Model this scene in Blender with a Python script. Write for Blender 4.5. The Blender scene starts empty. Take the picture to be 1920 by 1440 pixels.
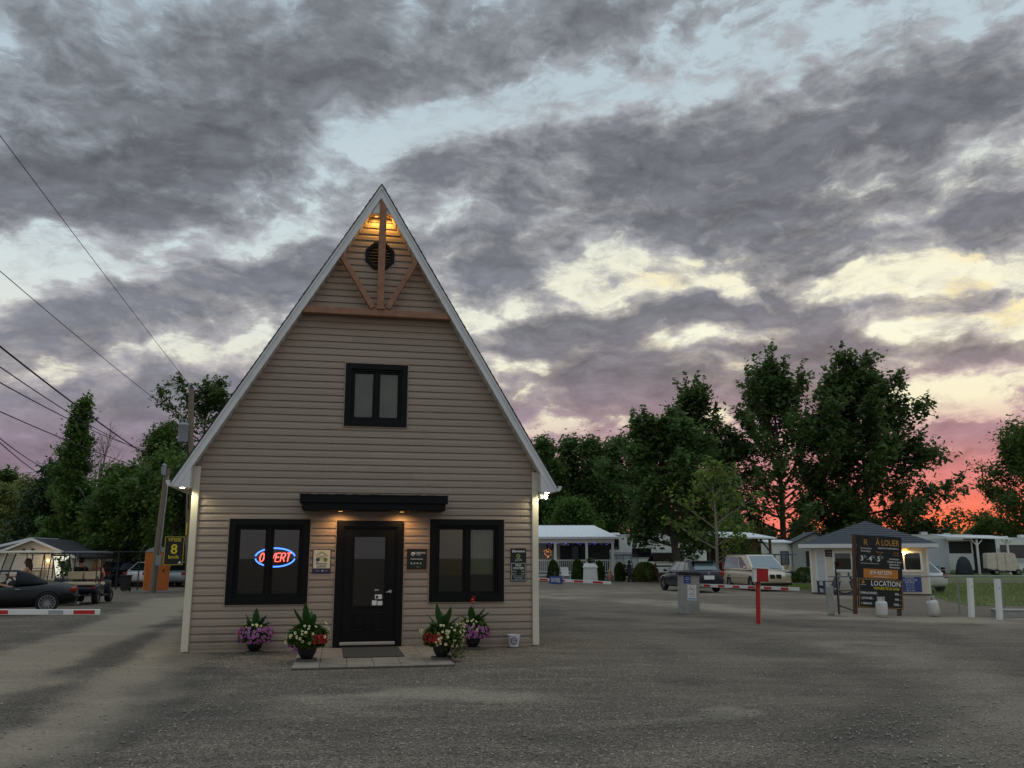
import bpy, bmesh, math, random
import numpy as np
from mathutils import Vector, Matrix, Euler
R = math.radians
random.seed(7)
rng = np.random.default_rng(11)
sc = bpy.context.scene
COL = sc.collection

# ------------------------------------------------------------------ camera
CH = 1.6
cd = bpy.data.cameras.new('camera')
cam = bpy.data.objects.new('camera', cd)
COL.objects.link(cam)
cd.sensor_width = 36.0
cd.lens = 30.0
cd.clip_end = 4000
cam.location = (0, 0, CH)
PITCH = 0.2012
cam.rotation_mode = 'XYZ'
cam.rotation_euler = (math.pi / 2 + PITCH, 0.0009, 0)
sc.camera = cam
sc.render.resolution_x, sc.render.resolution_y = 1024, 768

# ------------------------------------------------------------------ view
sc.view_settings.view_transform = 'Standard'
sc.view_settings.look = 'None'
sc.view_settings.exposure = 0.0
sc.view_settings.gamma = 1.0
sc.view_settings.use_curve_mapping = False
sc.render.engine = 'CYCLES'
sc.cycles.max_bounces = 6
sc.cycles.transparent_max_bounces = 12
sc.cycles.use_denoising = True
sc.cycles.sample_clamp_indirect = 3.0
sc.cycles.blur_glossy = 1.0


def lin(r, g, b):
    def f(c):
        c /= 255.0
        return c / 12.92 if c <= 0.04045 else ((c + 0.055) / 1.055) ** 2.4
    return (f(r), f(g), f(b), 1.0)


class NT:
    """small helper for wiring node trees"""
    def __init__(self, tree):
        self.t = tree
        self.n = tree.nodes
        self.l = tree.links

    def node(self, typ, **kw):
        nd = self.n.new(typ)
        for k, v in kw.items():
            setattr(nd, k, v)
        return nd

    def put(self, sock, v):
        if isinstance(v, bpy.types.NodeSocket):
            self.l.new(v, sock)
        elif v is not None:
            sock.default_value = v

    def math(self, op, a, b=None, c=None, clamp=False):
        nd = self.node('ShaderNodeMath', operation=op, use_clamp=clamp)
        for i, v in enumerate((a, b, c)):
            if v is not None:
                self.put(nd.inputs[i], v)
        return nd.outputs[0]

    def vmath(self, op, a, b=None, scale=None):
        nd = self.node('ShaderNodeVectorMath', operation=op)
        self.put(nd.inputs[0], a)
        if b is not None:
            self.put(nd.inputs[1], b)
        if scale is not None:
            self.put(nd.inputs['Scale'], scale)
        return nd.outputs[0]

    def mapr(self, v, a, b, c=0.0, d=1.0, smooth=False):
        nd = self.node('ShaderNodeMapRange')
        nd.interpolation_type = 'SMOOTHSTEP' if smooth else 'LINEAR'
        for i, x in enumerate((v, a, b, c, d)):
            self.put(nd.inputs[i], x)
        return nd.outputs[0]

    def mix(self, fac, a, b, blend='MIX'):
        nd = self.node('ShaderNodeMix', data_type='RGBA', blend_type=blend)
        self.put(nd.inputs[0], fac)
        self.put(nd.inputs[6], a)
        self.put(nd.inputs[7], b)
        return nd.outputs[2]

    def noise(self, vec, scale, detail=4.0, rough=0.5, dist=0.0, lac=2.0):
        nd = self.node('ShaderNodeTexNoise')
        if vec is not None:
            self.l.new(vec, nd.inputs['Vector'])
        nd.inputs['Scale'].default_value = scale
        nd.inputs['Detail'].default_value = detail
        nd.inputs['Roughness'].default_value = rough
        nd.inputs['Distortion'].default_value = dist
        nd.inputs['Lacunarity'].default_value = lac
        return nd

    def mapping(self, vec, loc=(0, 0, 0), rot=(0, 0, 0), scale=(1, 1, 1), typ='POINT'):
        nd = self.node('ShaderNodeMapping', vector_type=typ)
        self.l.new(vec, nd.inputs[0])
        nd.inputs[1].default_value = loc
        nd.inputs[2].default_value = rot
        nd.inputs[3].default_value = scale
        return nd.outputs[0]

    def ramp(self, fac, stops, interp='LINEAR'):
        nd = self.node('ShaderNodeValToRGB')
        nd.color_ramp.interpolation = interp
        el = nd.color_ramp.elements
        while len(el) < len(stops):
            el.new(0.5)
        for e, (p, c) in zip(el, stops):
            e.position = p
            e.color = c
        self.put(nd.inputs[0], fac)
        return nd.outputs[0]


# ------------------------------------------------------------------ sky (world)
SUN_AZ = R(26.5)          # the sun has just set behind the trees on the right
SUN_EL = R(1.2)


def azel(px, py):
    """direction of a spot in the sky as azimuth (from +Y towards +X) and elevation"""
    u, v = (px - 960) / 1600.0, (720 - py) / 1600.0
    c, s = math.cos(PITCH), math.sin(PITCH)
    d = Vector((u, c - v * s, s + v * c)).normalized()
    return math.atan2(d.x, d.y), math.asin(d.z)


#  clouds: (x, y, half length, half height, tilt deg, amount); negative = opening
CLOUDS = [
    (230, 210, 640, 260, 12, 0.75), (560, 200, 330, 190, 20, 0.45), (120, 330, 420, 130, 8, 0.45),
    (330, 370, 330, 90, 5, 0.35), (60, 40, 300, 120, 0, 0.10), (900, 40, 520, 130, 10, 0.60),
    (830, 225, 230, 80, 15, -0.68), (1060, 180, 300, 56, 8, -0.55), (1400, 105, 340, 42, 14, -0.30),
    (1780, 60, 260, 50, 22, -0.20), (1150, 50, 330, 60, 14, 0.42), (640, 60, 150, 70, 10, -0.22),
    (1480, 250, 640, 150, 9, 0.62), (1800, 190, 330, 140, 14, 0.55), (1080, 290, 300, 110, 12, 0.42),
    (1250, 370, 480, 150, 4, 0.55), (1480, 455, 460, 110, 3, 0.60), (1650, 330, 420, 120, 2, 0.30),
    (1310, 350, 110, 36, 20, -0.30), (1515, 335, 60, 36, 0, -0.28),
    (130, 465, 330, 60, -3, -0.85), (60, 545, 220, 60, -4, -0.60), (270, 525, 150, 34, -8, -0.60),
    (560, 420, 200, 44, 14, -0.55), (270, 440, 200, 60, 12, 0.22), (270, 490, 120, 26, 3, 0.38),
    (330, 590, 520, 95, 10, 0.72), (580, 500, 260, 100, 20, 0.55), (90, 640, 260, 60, 6, 0.45),
    (20, 545, 90, 28, 0, 0.30),
    (240, 672, 220, 24, 6, -0.55), (80, 705, 150, 22, 4, -0.50), (420, 668, 100, 28, 10, -0.40), (180, 780, 480, 120, 3, 0.55), (330, 720, 160, 30, 6, 0.35),
    (860, 325, 200, 90, 10, 0.50), (830, 410, 110, 46, 10, -0.50), (930, 490, 250, 110, 8, 0.62),
    (1130, 480, 150, 60, 10, -0.85), (1085, 525, 90, 40, 0, -0.60), (1230, 500, 140, 60, -8, -0.60),
    (900, 590, 140, 34, 6, -0.55), (1020, 635, 240, 36, 2, 0.42), (1000, 690, 130, 30, 0, -0.45),
    (1150, 600, 220, 50, 6, 0.42), (1310, 585, 200, 40, 4, 0.50), (1390, 555, 120, 32, -14, -0.75),
    (1120, 690, 190, 60, -4, 0.62), (1480, 585, 220, 44, 4, 0.45), (1280, 640, 130, 26, -6, -0.40),
    (1720, 525, 420, 46, 3, -0.75), (1830, 440, 190, 66, 8, 0.75), (1760, 400, 240, 28, 8, -0.60),
    (1690, 450, 60, 60, 0, -0.50), (1850, 618, 240, 56, 2, -0.90), (1600, 640, 300, 30, 3, 0.25),
    (1850, 560, 220, 30, 10, 0.45), (1640, 660, 260, 40, 2, 0.40), (1850, 680, 220, 34, 4, 0.40),
    (1300, 740, 520, 80, 4, 0.85), (1240, 690, 560, 110, 2, 0.30), (200, 810, 460, 110, 2, 0.70), (1010, 600, 90, 22, 4, 0.45), (1215, 660, 90, 22, 4, 0.40), (960, 660, 90, 20, 0, 0.45), (1560, 620, 160, 22, 5, 0.45), (1420, 660, 180, 26, 3, 0.45), (1760, 600, 140, 16, 4, 0.35), (1110, 650, 90, 18, -6, -0.35), (1060, 740, 110, 16, 4, -0.3), (1380, 690, 60, 14, 4, -0.35), (1500, 540, 150, 24, 4, 0.30), (1600, 480, 120, 22, 6, 0.3), (1180, 500, 60, 18, 10, 0.35), (1130, 520, 60, 14, 0, 0.35), (1850, 725, 220, 28, 8, -0.42), (1790, 768, 160, 14, 6, -0.45),
    (1800, 810, 330, 40, 2, 0.42),  (1680, 690, 90, 18, 0, -0.45),
]

world = bpy.data.worlds.new('World')
sc.world = world
world.use_nodes = True
w = NT(world.node_tree)
w.n.clear()
tc = w.node('ShaderNodeTexCoord').outputs['Generated']
sep = w.node('ShaderNodeSeparateXYZ')
w.l.new(tc, sep.inputs[0])
dx, dy, dz = sep.outputs
az = w.math('ARCTAN2', dx, dy)
el = w.math('ARCSINE', dz)
comb = w.node('ShaderNodeCombineXYZ')
w.put(comb.inputs[0], az)
w.put(comb.inputs[1], el)
P0 = comb.outputs[0]
# plane the clouds drift on: far clouds flatten towards the horizon
zc = w.math('ADD', w.math('MAXIMUM', dz, 0.0), 0.17)
comb2 = w.node('ShaderNodeCombineXYZ')
w.put(comb2.inputs[0], w.math('DIVIDE', dx, zc))
w.put(comb2.inputs[1], w.math('DIVIDE', dy, zc))
Q = w.mapping(comb2.outputs[0], rot=(0, 0, R(-28)), scale=(0.62, 1.25, 1))
nw = w.noise(P0, 5.5, 5, 0.55)
wv = w.vmath('SUBTRACT', nw.outputs['Color'], (0.5, 0.5, 0.5))
P1 = w.vmath('ADD', P0, w.vmath('MULTIPLY', wv, (0.20, 0.115, 0.0)))
acc = None
Pc = P1
for i_c, (px, py, rx, ry, tilt, amp) in enumerate(CLOUDS):
    if i_c % 10 == 9:      # keeps the long sum in order for the shader compiler
        nd = w.node('ShaderNodeVectorMath', operation='MULTIPLY_ADD')
        w.put(nd.inputs[0], acc)
        nd.inputs[1].default_value = (1e-6, 1e-6, 1e-6)
        w.put(nd.inputs[2], P1)
        Pc = nd.outputs[0]
    amp = amp * 0.86 if amp < 0 else amp * (1.35 if ry < 62 and py > 300 else 1.0)
    a0, e0 = azel(px, py)
    t = R(tilt)
    a1, e1 = azel(px + 40 * math.cos(t), py - 40 * math.sin(t))
    a2, e2 = azel(px - 40 * math.sin(t), py - 40 * math.cos(t))
    k1 = math.hypot(a1 - a0, e1 - e0) / 40 * rx * 1.25
    k2 = math.hypot(a2 - a0, e2 - e0) / 40 * ry * 1.25
    ang = math.atan2(e1 - e0, a1 - a0)
    g = w.node('ShaderNodeTexGradient', gradient_type='SPHERICAL')
    w.l.new(w.mapping(Pc, (a0, e0, 0), (0, 0, ang), (k1, k2, 1), 'TEXTURE'), g.inputs[0])
    sm = w.mapr(g.outputs[1], 0.0, 0.9, 0.0, amp, True)
    acc = sm if acc is None else w.math('ADD', acc, sm)
# outside the part the photograph shows the same clouds go on by themselves
n_big = w.noise(Q, 1.1, 5, 0.6, 0.3).outputs[0]
n_mid = w.noise(Q, 3.4, 6, 0.64, 0.5).outputs[0]
PA = w.vmath('ADD', P0, w.vmath('MULTIPLY', wv, (0.08, 0.05, 0.0)))
n_az = w.noise(w.mapping(PA, rot=(0, 0, R(-9)), scale=(1.0, 2.2, 1)), 8.0, 6, 0.64, 0.2).outputs[0]
n_fin = w.noise(w.mapping(PA, rot=(0, 0, R(-24)), scale=(1.0, 2.0, 1)), 26.0, 5, 0.68, 0.3).outputs[0]
c_ = lambda n: w.math('SUBTRACT', n, 0.5)
dens = w.math('MULTIPLY_ADD', acc, 0.80, 0.34)
dens = w.math('MULTIPLY_ADD', c_(n_big), 0.55, dens)
dens = w.math('MULTIPLY_ADD', c_(n_mid), 0.95, dens)
band2 = w.math('MULTIPLY', w.mapr(el, R(3), R(8), 0, 1.2, True), w.mapr(el, R(24), R(17), 0, 1, True))
dens = w.math('ADD', dens, w.math('MULTIPLY', c_(n_az), w.math('ADD', band2, 2.2)))
dens = w.math('MULTIPLY_ADD', c_(n_fin), 1.35, dens)
# rounded puffs
vp = w.node('ShaderNodeTexVoronoi', feature='F1')
w.l.new(w.mapping(PA, rot=(0, 0, R(-12)), scale=(1.0, 1.9, 1)), vp.inputs['Vector'])
vp.inputs['Scale'].default_value = 13.0
vp.inputs['Detail'].default_value = 2.0
vp.inputs['Roughness'].default_value = 0.62
puff = w.math('SUBTRACT', 0.86, vp.outputs['Distance'])
dens = w.math('MULTIPLY_ADD', puff, 0.62, dens)
# clouds thin out towards the zenith
dens = w.math('SUBTRACT', dens, w.mapr(el, R(36), R(75), 0.0, 0.5, True))
e40 = w.mapr(el, 0.0, R(40), 0.0, 1.0)
# how near the sunset
daz = w.math('ABSOLUTE', w.math('SUBTRACT', az, SUN_AZ + R(1)))
near = w.mapr(daz, R(56), R(8), 0.0, 1.0, True)
near2 = w.mapr(daz, R(26), R(0), 0.0, 1.0, True)
clear_l = w.ramp(e40, [(0.0, lin(176, 140, 160)), (0.10, lin(182, 158, 178)), (0.20, lin(206, 196, 198)),
                       (0.28, lin(234, 231, 212)), (0.40, lin(216, 224, 222)), (0.52, lin(198, 215, 222)), (0.8, lin(176, 194, 206)),
                       (1.0, lin(182, 200, 212))])
clear_r = w.ramp(e40, [(0.0, lin(222, 122, 128)), (0.05, lin(212, 130, 138)), (0.13, lin(206, 140, 150)),
                       (0.19, lin(216, 178, 172)), (0.235, lin(246, 238, 206)), (0.36, lin(249, 248, 224)), (0.46, lin(246, 242, 214)),
                       (0.60, lin(214, 221, 218)), (0.75, lin(188, 204, 212)), (1.0, lin(184, 201, 212))])
cloud_l = w.ramp(e40, [(0.0, lin(152, 116, 134)), (0.12, lin(144, 122, 140)), (0.25, lin(130, 129, 139)), (0.40, lin(122, 125, 134)),
                       (0.6, lin(107, 110, 117)), (1.0, lin(118, 122, 128))])
cloud_r = w.ramp(e40, [(0.0, lin(196, 104, 112)), (0.06, lin(178, 106, 118)), (0.13, lin(156, 110, 122)), (0.21, lin(146, 118, 130)),
                       (0.30, lin(130, 123, 130)), (0.42, lin(116, 118, 126)), (0.62, lin(111, 113, 121)), (1.0, lin(118, 122, 128))])
mid_l = w.ramp(e40, [(0.0, lin(164, 134, 154)), (0.15, lin(162, 150, 164)), (0.3, lin(182, 178, 180)), (0.6, lin(164, 171, 180)), (1.0, lin(150, 158, 166))])
mid_r = w.ramp(e40, [(0.0, lin(208, 116, 122)), (0.06, lin(192, 120, 130)), (0.14, lin(180, 128, 138)), (0.22, lin(174, 144, 154)), (0.32, lin(196, 188, 180)),
                     (0.5, lin(176, 176, 178)), (1.0, lin(150, 158, 166))])
clear = w.mix(near, clear_l, clear_r)
cloud = w.mix(near, cloud_l, cloud_r)
midc = w.mix(near, mid_l, mid_r)
# a few thin gilded veils in the openings towards the light
gild = w.mapr(w.noise(w.mapping(P0, rot=(0, 0, R(-8)), scale=(1, 2.6, 1)), 9.0, 4, 0.5).outputs[0], 0.52, 0.66, 0.0, 0.5, True)
band = w.math('MULTIPLY', w.mapr(el, R(10), R(14), 0, 1, True), w.mapr(el, R(21), R(16.5), 0, 1, True))
gild = w.math('MULTIPLY', w.math('MULTIPLY', gild, band), near)
clear = w.mix(gild, clear, lin(255, 226, 138))
veil = w.mapr(w.math('MULTIPLY_ADD', n_fin, 0.5, w.math('MULTIPLY', n_az, 0.5)), 0.44, 0.62, 0, 0.60, True)
clear = w.mix(veil, clear, midc)
f1 = w.mapr(dens, -0.10, 0.52, 0, 1, True)
f2 = w.mapr(dens, 0.22, 1.08, 0, 1, True)
skyc = w.mix(f2, w.mix(f1, clear, midc), cloud)
# soft relief in the cloud bases
rel = w.math('MULTIPLY_ADD', c_(n_mid), 0.55, 1.0)
rel = w.math('MULTIPLY_ADD', c_(n_az), 0.45, rel)
rel = w.math('MULTIPLY_ADD', c_(n_fin), 0.30, rel)
rel = w.math('MULTIPLY_ADD', puff, 0.22, rel)
PB = w.vmath('ADD', PA, (0.010, -0.012, 0.0))
n_az2 = w.noise(w.mapping(PB, rot=(0, 0, R(-9)), scale=(1.0, 2.2, 1)), 8.0, 6, 0.64, 0.2).outputs[0]
rel = w.math('MULTIPLY_ADD', w.math('SUBTRACT', n_az, n_az2), 1.6, rel)
relv = w.node('ShaderNodeCombineXYZ')
for i in range(3):
    w.put(relv.inputs[i], rel)
skyc = w.mix(f1, skyc, w.vmath('MULTIPLY', skyc, relv.outputs[0]))
# the red of the set sun low over the horizon
streak = w.mapr(w.noise(w.mapping(P0, scale=(1, 9, 1)), 5.0, 5, 0.5).outputs[0], 0.3, 0.7, 0.75, 1.0)
glow = w.math('MULTIPLY', w.math('MULTIPLY', near2, w.mapr(el, R(7.5), R(1.0), 0, 1, True)), streak)
skyc = w.mix(glow, skyc, w.ramp(w.mapr(el, 0.0, R(8)), [(0.0, lin(255, 108, 62)), (0.5, lin(255, 98, 72)), (1.0, lin(212, 112, 120))]))
# opposite the sunset the low sky is plain grey
back = w.math('MULTIPLY', w.mapr(daz, R(70), R(125), 0, 1, True), w.mapr(el, R(34), R(8), 0, 0.85, True))
skyc = w.mix(back, skyc, lin(150, 152, 152))
# below the horizon only the dark land
skyc = w.mix(w.mapr(el, R(-0.6), R(-3)), skyc, lin(60, 62, 58))
# the air itself: low sun scattering, behind everything
nish = w.node('ShaderNodeTexSky')
nish.sky_type = 'NISHITA'
nish.sun_disc = False
nish.sun_elevation = SUN_EL
nish.sun_rotation = SUN_AZ
bg1 = w.node('ShaderNodeBackground')
w.put(bg1.inputs[0], skyc)
SKY_GAIN = w.mapr(el, R(34), R(62), 1.0, 1.35, True)
w.put(bg1.inputs[1], SKY_GAIN)
bg2 = w.node('ShaderNodeBackground')
w.put(bg2.inputs[0], nish.outputs[0])
bg2.inputs[1].default_value = 0.006
add = w.node('ShaderNodeAddShader')
w.l.new(bg1.outputs[0], add.inputs[0])
w.l.new(bg2.outputs[0], add.inputs[1])
wo = w.node('ShaderNodeOutputWorld')
w.l.new(add.outputs[0], wo.inputs[0])
world.cycles.sampling_method = 'MANUAL'
world.cycles.sample_map_resolution = 512

# ------------------------------------------------------------------ sun, almost gone
sl = bpy.data.lights.new('sun', 'SUN')
sl.energy = 0.12
sl.angle = R(10)
sl.color = (1.0, 0.55, 0.38)
so = bpy.data.objects.new('sun', sl)
COL.objects.link(so)
so.rotation_euler = Vector((-math.sin(SUN_AZ) * math.cos(R(2.5)), -math.cos(SUN_AZ) * math.cos(R(2.5)), -math.sin(R(2.5)))).to_track_quat('-Z', 'Y').to_euler()
so.location = (60, 120, 20)

# ------------------------------------------------------------------ mesh helpers
class MB:
    """collects faces and links them as ONE mesh object"""
    def __init__(self):
        self.v, self.f, self.m = [], [], []
        self.mi = 0
        self.T = Matrix.Identity(4)

    def add(self, verts, faces):
        o = len(self.v)
        T = self.T
        for p in verts:
            q = T @ Vector(p)
            self.v.append((q.x, q.y, q.z))
        for f in faces:
            self.f.append(tuple(i + o for i in f))
            self.m.append(self.mi)
        return self

    def box(self, x0, x1, y0, y1, z0, z1):
        v = [(x0, y0, z0), (x1, y0, z0), (x1, y1, z0), (x0, y1, z0), (x0, y0, z1), (x1, y0, z1), (x1, y1, z1), (x0, y1, z1)]
        return self.add(v, [(0, 3, 2, 1), (4, 5, 6, 7), (0, 1, 5, 4), (1, 2, 6, 5), (2, 3, 7, 6), (3, 0, 4, 7)])

    def cbox(self, c, s):
        return self.box(c[0] - s[0] / 2, c[0] + s[0] / 2, c[1] - s[1] / 2, c[1] + s[1] / 2, c[2] - s[2] / 2, c[2] + s[2] / 2)

    def bbox(self, x0, x1, y0, y1, z0, z1, b):
        """box with chamfered edges on all sides"""
        bm = bmesh.new()
        bmesh.ops.create_cube(bm, size=1.0)
        for v in bm.verts:
            v.co = Vector(((x0 + x1) / 2 + v.co.x * (x1 - x0), (y0 + y1) / 2 + v.co.y * (y1 - y0), (z0 + z1) / 2 + v.co.z * (z1 - z0)))
        bmesh.ops.bevel(bm, geom=list(bm.edges), offset=b, segments=2, profile=0.5, affect='EDGES')
        bm.verts.index_update()
        self.add([v.co.copy() for v in bm.verts], [[v.index for v in f.verts] for f in bm.faces])
        bm.free()
        return self

    def prism(self, a, b):
        """a, b: two matching rings of points"""
        n = len(a)
        return self.add(list(a) + list(b), [tuple(range(n - 1, -1, -1)), tuple(range(n, 2 * n))] +
                        [(i, (i + 1) % n, n + (i + 1) % n, n + i) for i in range(n)])

    def xz(self, pts, y0, y1):
        """polygon in x,z (counter-clockwise seen from the front) extruded y0..y1"""
        return self.prism([(x, y0, z) for x, z in pts], [(x, y1, z) for x, z in pts])

    def tube(self, pts, r, n=8, caps=True):
        pts = [Vector(p) for p in pts]
        rs = r if hasattr(r, '__len__') else [r] * len(pts)
        ring, faces, verts = [], [], []
        up = None
        for i, p in enumerate(pts):
            t = (pts[min(i + 1, len(pts) - 1)] - pts[max(i - 1, 0)]).normalized()
            if up is None:
                up = Vector((0, 0, 1)) if abs(t.z) < 0.9 else Vector((1, 0, 0))
            a = t.cross(up).normalized()
            b = a.cross(t).normalized()
            up = b
            for k in range(n):
                th = 2 * math.pi * k / n
                verts.append(p + (a * math.cos(th) + b * math.sin(th)) * rs[i])
        for i in range(len(pts) - 1):
            for k in range(n):
                faces.append((i * n + k, i * n + (k + 1) % n, (i + 1) * n + (k + 1) % n, (i + 1) * n + k))
        if caps:
            faces.append(tuple(range(n - 1, -1, -1)))
            faces.append(tuple((len(pts) - 1) * n + k for k in range(n)))
        return self.add(verts, faces)

    def bar(self, a, b, w, h, up=(0, 0, 1)):
        """rectangular bar from a to b"""
        a, b = Vector(a), Vector(b)
        t = (b - a).normalized()
        u = Vector(up)
        s = t.cross(u).normalized() * (w / 2)
        q = s.normalized().cross(t).normalized() * (h / 2)
        r0 = [a - s - q, a + s - q, a + s + q, a - s + q]
        r1 = [b - s - q, b + s - q, b + s + q, b - s + q]
        return self.prism(r0, r1)

    def lathe(self, prof, n=20, c=(0, 0, 0), axis='z', caps=True):
        verts, faces = [], []
        for r, z in prof:
            for k in range(n):
                th = 2 * math.pi * k / n
                x, y = r * math.cos(th), r * math.sin(th)
                p = (x, y, z) if axis == 'z' else ((x, z, y) if axis == 'y' else (z, x, y))
                verts.append((p[0] + c[0], p[1] + c[1], p[2] + c[2]))
        m = len(prof)
        for i in range(m - 1):
            for k in range(n):
                faces.append((i * n + k, i * n + (k + 1) % n, (i + 1) * n + (k + 1) % n, (i + 1) * n + k))
        if caps:
            faces.append(tuple(range(n - 1, -1, -1)))
            faces.append(tuple((m - 1) * n + k for k in range(n)))
        return self.add(verts, faces)

    def ball(self, c, r, n=10, m=7, sc=(1, 1, 1)):
        prof = [(r * math.sin(math.pi * i / m) + 1e-4, -r * math.cos(math.pi * i / m)) for i in range(m + 1)]
        T = self.T
        self.T = T @ Matrix.Translation(Vector(c)) @ Matrix.Diagonal((*sc, 1))
        self.lathe(prof, n)
        self.T = T
        return self

    def frame(self, x0, x1, z0, z1, w, y0, y1):
        """rectangular frame in the x,z plane, mitred, w = width or (l, r, b, t)"""
        l, r, b, t = (w, w, w, w) if not hasattr(w, '__len__') else w
        o = [(x0, z0), (x1, z0), (x1, z1), (x0, z1)]
        i = [(x0 + l, z0 + b), (x1 - r, z0 + b), (x1 - r, z1 - t), (x0 + l, z1 - t)]
        for k in range(4):
            q = [o[k], o[(k + 1) % 4], i[(k + 1) % 4], i[k]]
            self.prism([(p[0], y0, p[1]) for p in q], [(p[0], y1, p[1]) for p in q])
        return self

    def build(self, name, mats, parent=None, smooth=False, kind=None, bevel=0.0, auto=None):
        me = bpy.data.meshes.new(name)
        me.from_pydata(self.v, [], self.f)
        if not isinstance(mats, (list, tuple)):
            mats = [mats]
        for m in mats:
            me.materials.append(m)
        if len(mats) > 1:
            me.polygons.foreach_set('material_index', self.m)
        bm = bmesh.new()
        bm.from_mesh(me)
        bmesh.ops.recalc_face_normals(bm, faces=list(bm.faces))
        if bevel:
            bmesh.ops.remove_doubles(bm, verts=list(bm.verts), dist=1e-5)
            ed = [e for e in bm.edges if len(e.link_faces) == 2 and e.calc_face_angle(0) > 0.6]
            bmesh.ops.bevel(bm, geom=ed, offset=bevel, segments=1, affect='EDGES', clamp_overlap=True)
        bm.to_mesh(me)
        bm.free()
        if smooth:
            me.polygons.foreach_set('use_smooth', [True] * len(me.polygons))
            if auto is not None:
                me.set_sharp_from_angle(angle=R(auto))
        me.update()
        return link(name, me, parent, kind)


def link(name, data, parent=None, kind=None):
    o = bpy.data.objects.new(name, data)
    COL.objects.link(o)
    if parent is not None:
        o.parent = parent
    if kind:
        o['kind'] = kind
    return o


def raw_mesh(name, v, f, mats, parent=None, kind=None, smooth=False, mi=None):
    """numpy verts (n,3), faces (m,3 or 4)"""
    v = np.asarray(v, dtype=np.float32)
    f = np.asarray(f, dtype=np.int32)
    me = bpy.data.meshes.new(name)
    k = f.shape[1]
    me.vertices.add(len(v))
    me.vertices.foreach_set('co', v.ravel())
    me.loops.add(f.size)
    me.loops.foreach_set('vertex_index', f.ravel())
    me.polygons.add(len(f))
    me.polygons.foreach_set('loop_start', np.arange(len(f), dtype=np.int32) * k)
    me.polygons.foreach_set('loop_total', np.full(len(f), k, dtype=np.int32))
    for m in (mats if isinstance(mats, (list, tuple)) else [mats]):
        me.materials.append(m)
    if mi is not None:
        me.polygons.foreach_set('material_index', np.asarray(mi, dtype=np.int32))
    if smooth:
        me.polygons.foreach_set('use_smooth', np.ones(len(f), dtype=bool))
    me.update(calc_edges=True)
    me.validate()
    return link(name, me, parent, kind)


def tag(o, label=None, cat=None, group=None, kind=None):
    for k, v in (('label', label), ('category', cat), ('group', group), ('kind', kind)):
        if v:
            o[k] = v
    return o


def thing(name, label, cat, loc=(0, 0, 0), rz=0.0, group=None):
    o = bpy.data.objects.new(name, None)
    COL.objects.link(o)
    o.empty_display_size = 0.2
    o.location = loc
    o.rotation_euler = (0, 0, rz)
    return tag(o, label, cat, group)


KIDS = {}


def copy_tree(o, parent=None):
    c = o.copy()
    COL.objects.link(c)
    if parent is not None:
        c.parent = parent
    for ch in [x for x in o.children]:
        copy_tree(ch, c)
    return c


def struct(o):
    o['kind'] = 'structure'
    return o


# ------------------------------------------------------------------ text
def lettering(txt, size, x, z, y, m, parent, name='lettering', align='CENTER', sx=1.0, bold=0.0, depth=0.002, rot=None, shear=0.0):
    """flat printed or cut-out words facing -y, baseline at z"""
    cu = bpy.data.curves.new('text', 'FONT')
    cu.body = txt
    cu.size = size
    cu.align_x = align
    cu.extrude = depth
    cu.offset = bold
    cu.shear = shear
    cu.resolution_u = 2
    to = bpy.data.objects.new('text', cu)
    COL.objects.link(to)
    dg = bpy.context.evaluated_depsgraph_get()
    me = bpy.data.meshes.new_from_object(to.evaluated_get(dg))
    bpy.data.objects.remove(to)
    bpy.data.curves.remove(cu)
    M = Matrix.Translation((x, y, z)) @ Matrix.Rotation(math.pi / 2, 4, 'X') @ Matrix.Diagonal((sx, 1, 1, 1))
    me.transform(M)
    me.materials.clear()
    me.materials.append(m)
    return link(name, me, parent)


# ------------------------------------------------------------------ materials
MATS = {}


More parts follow.
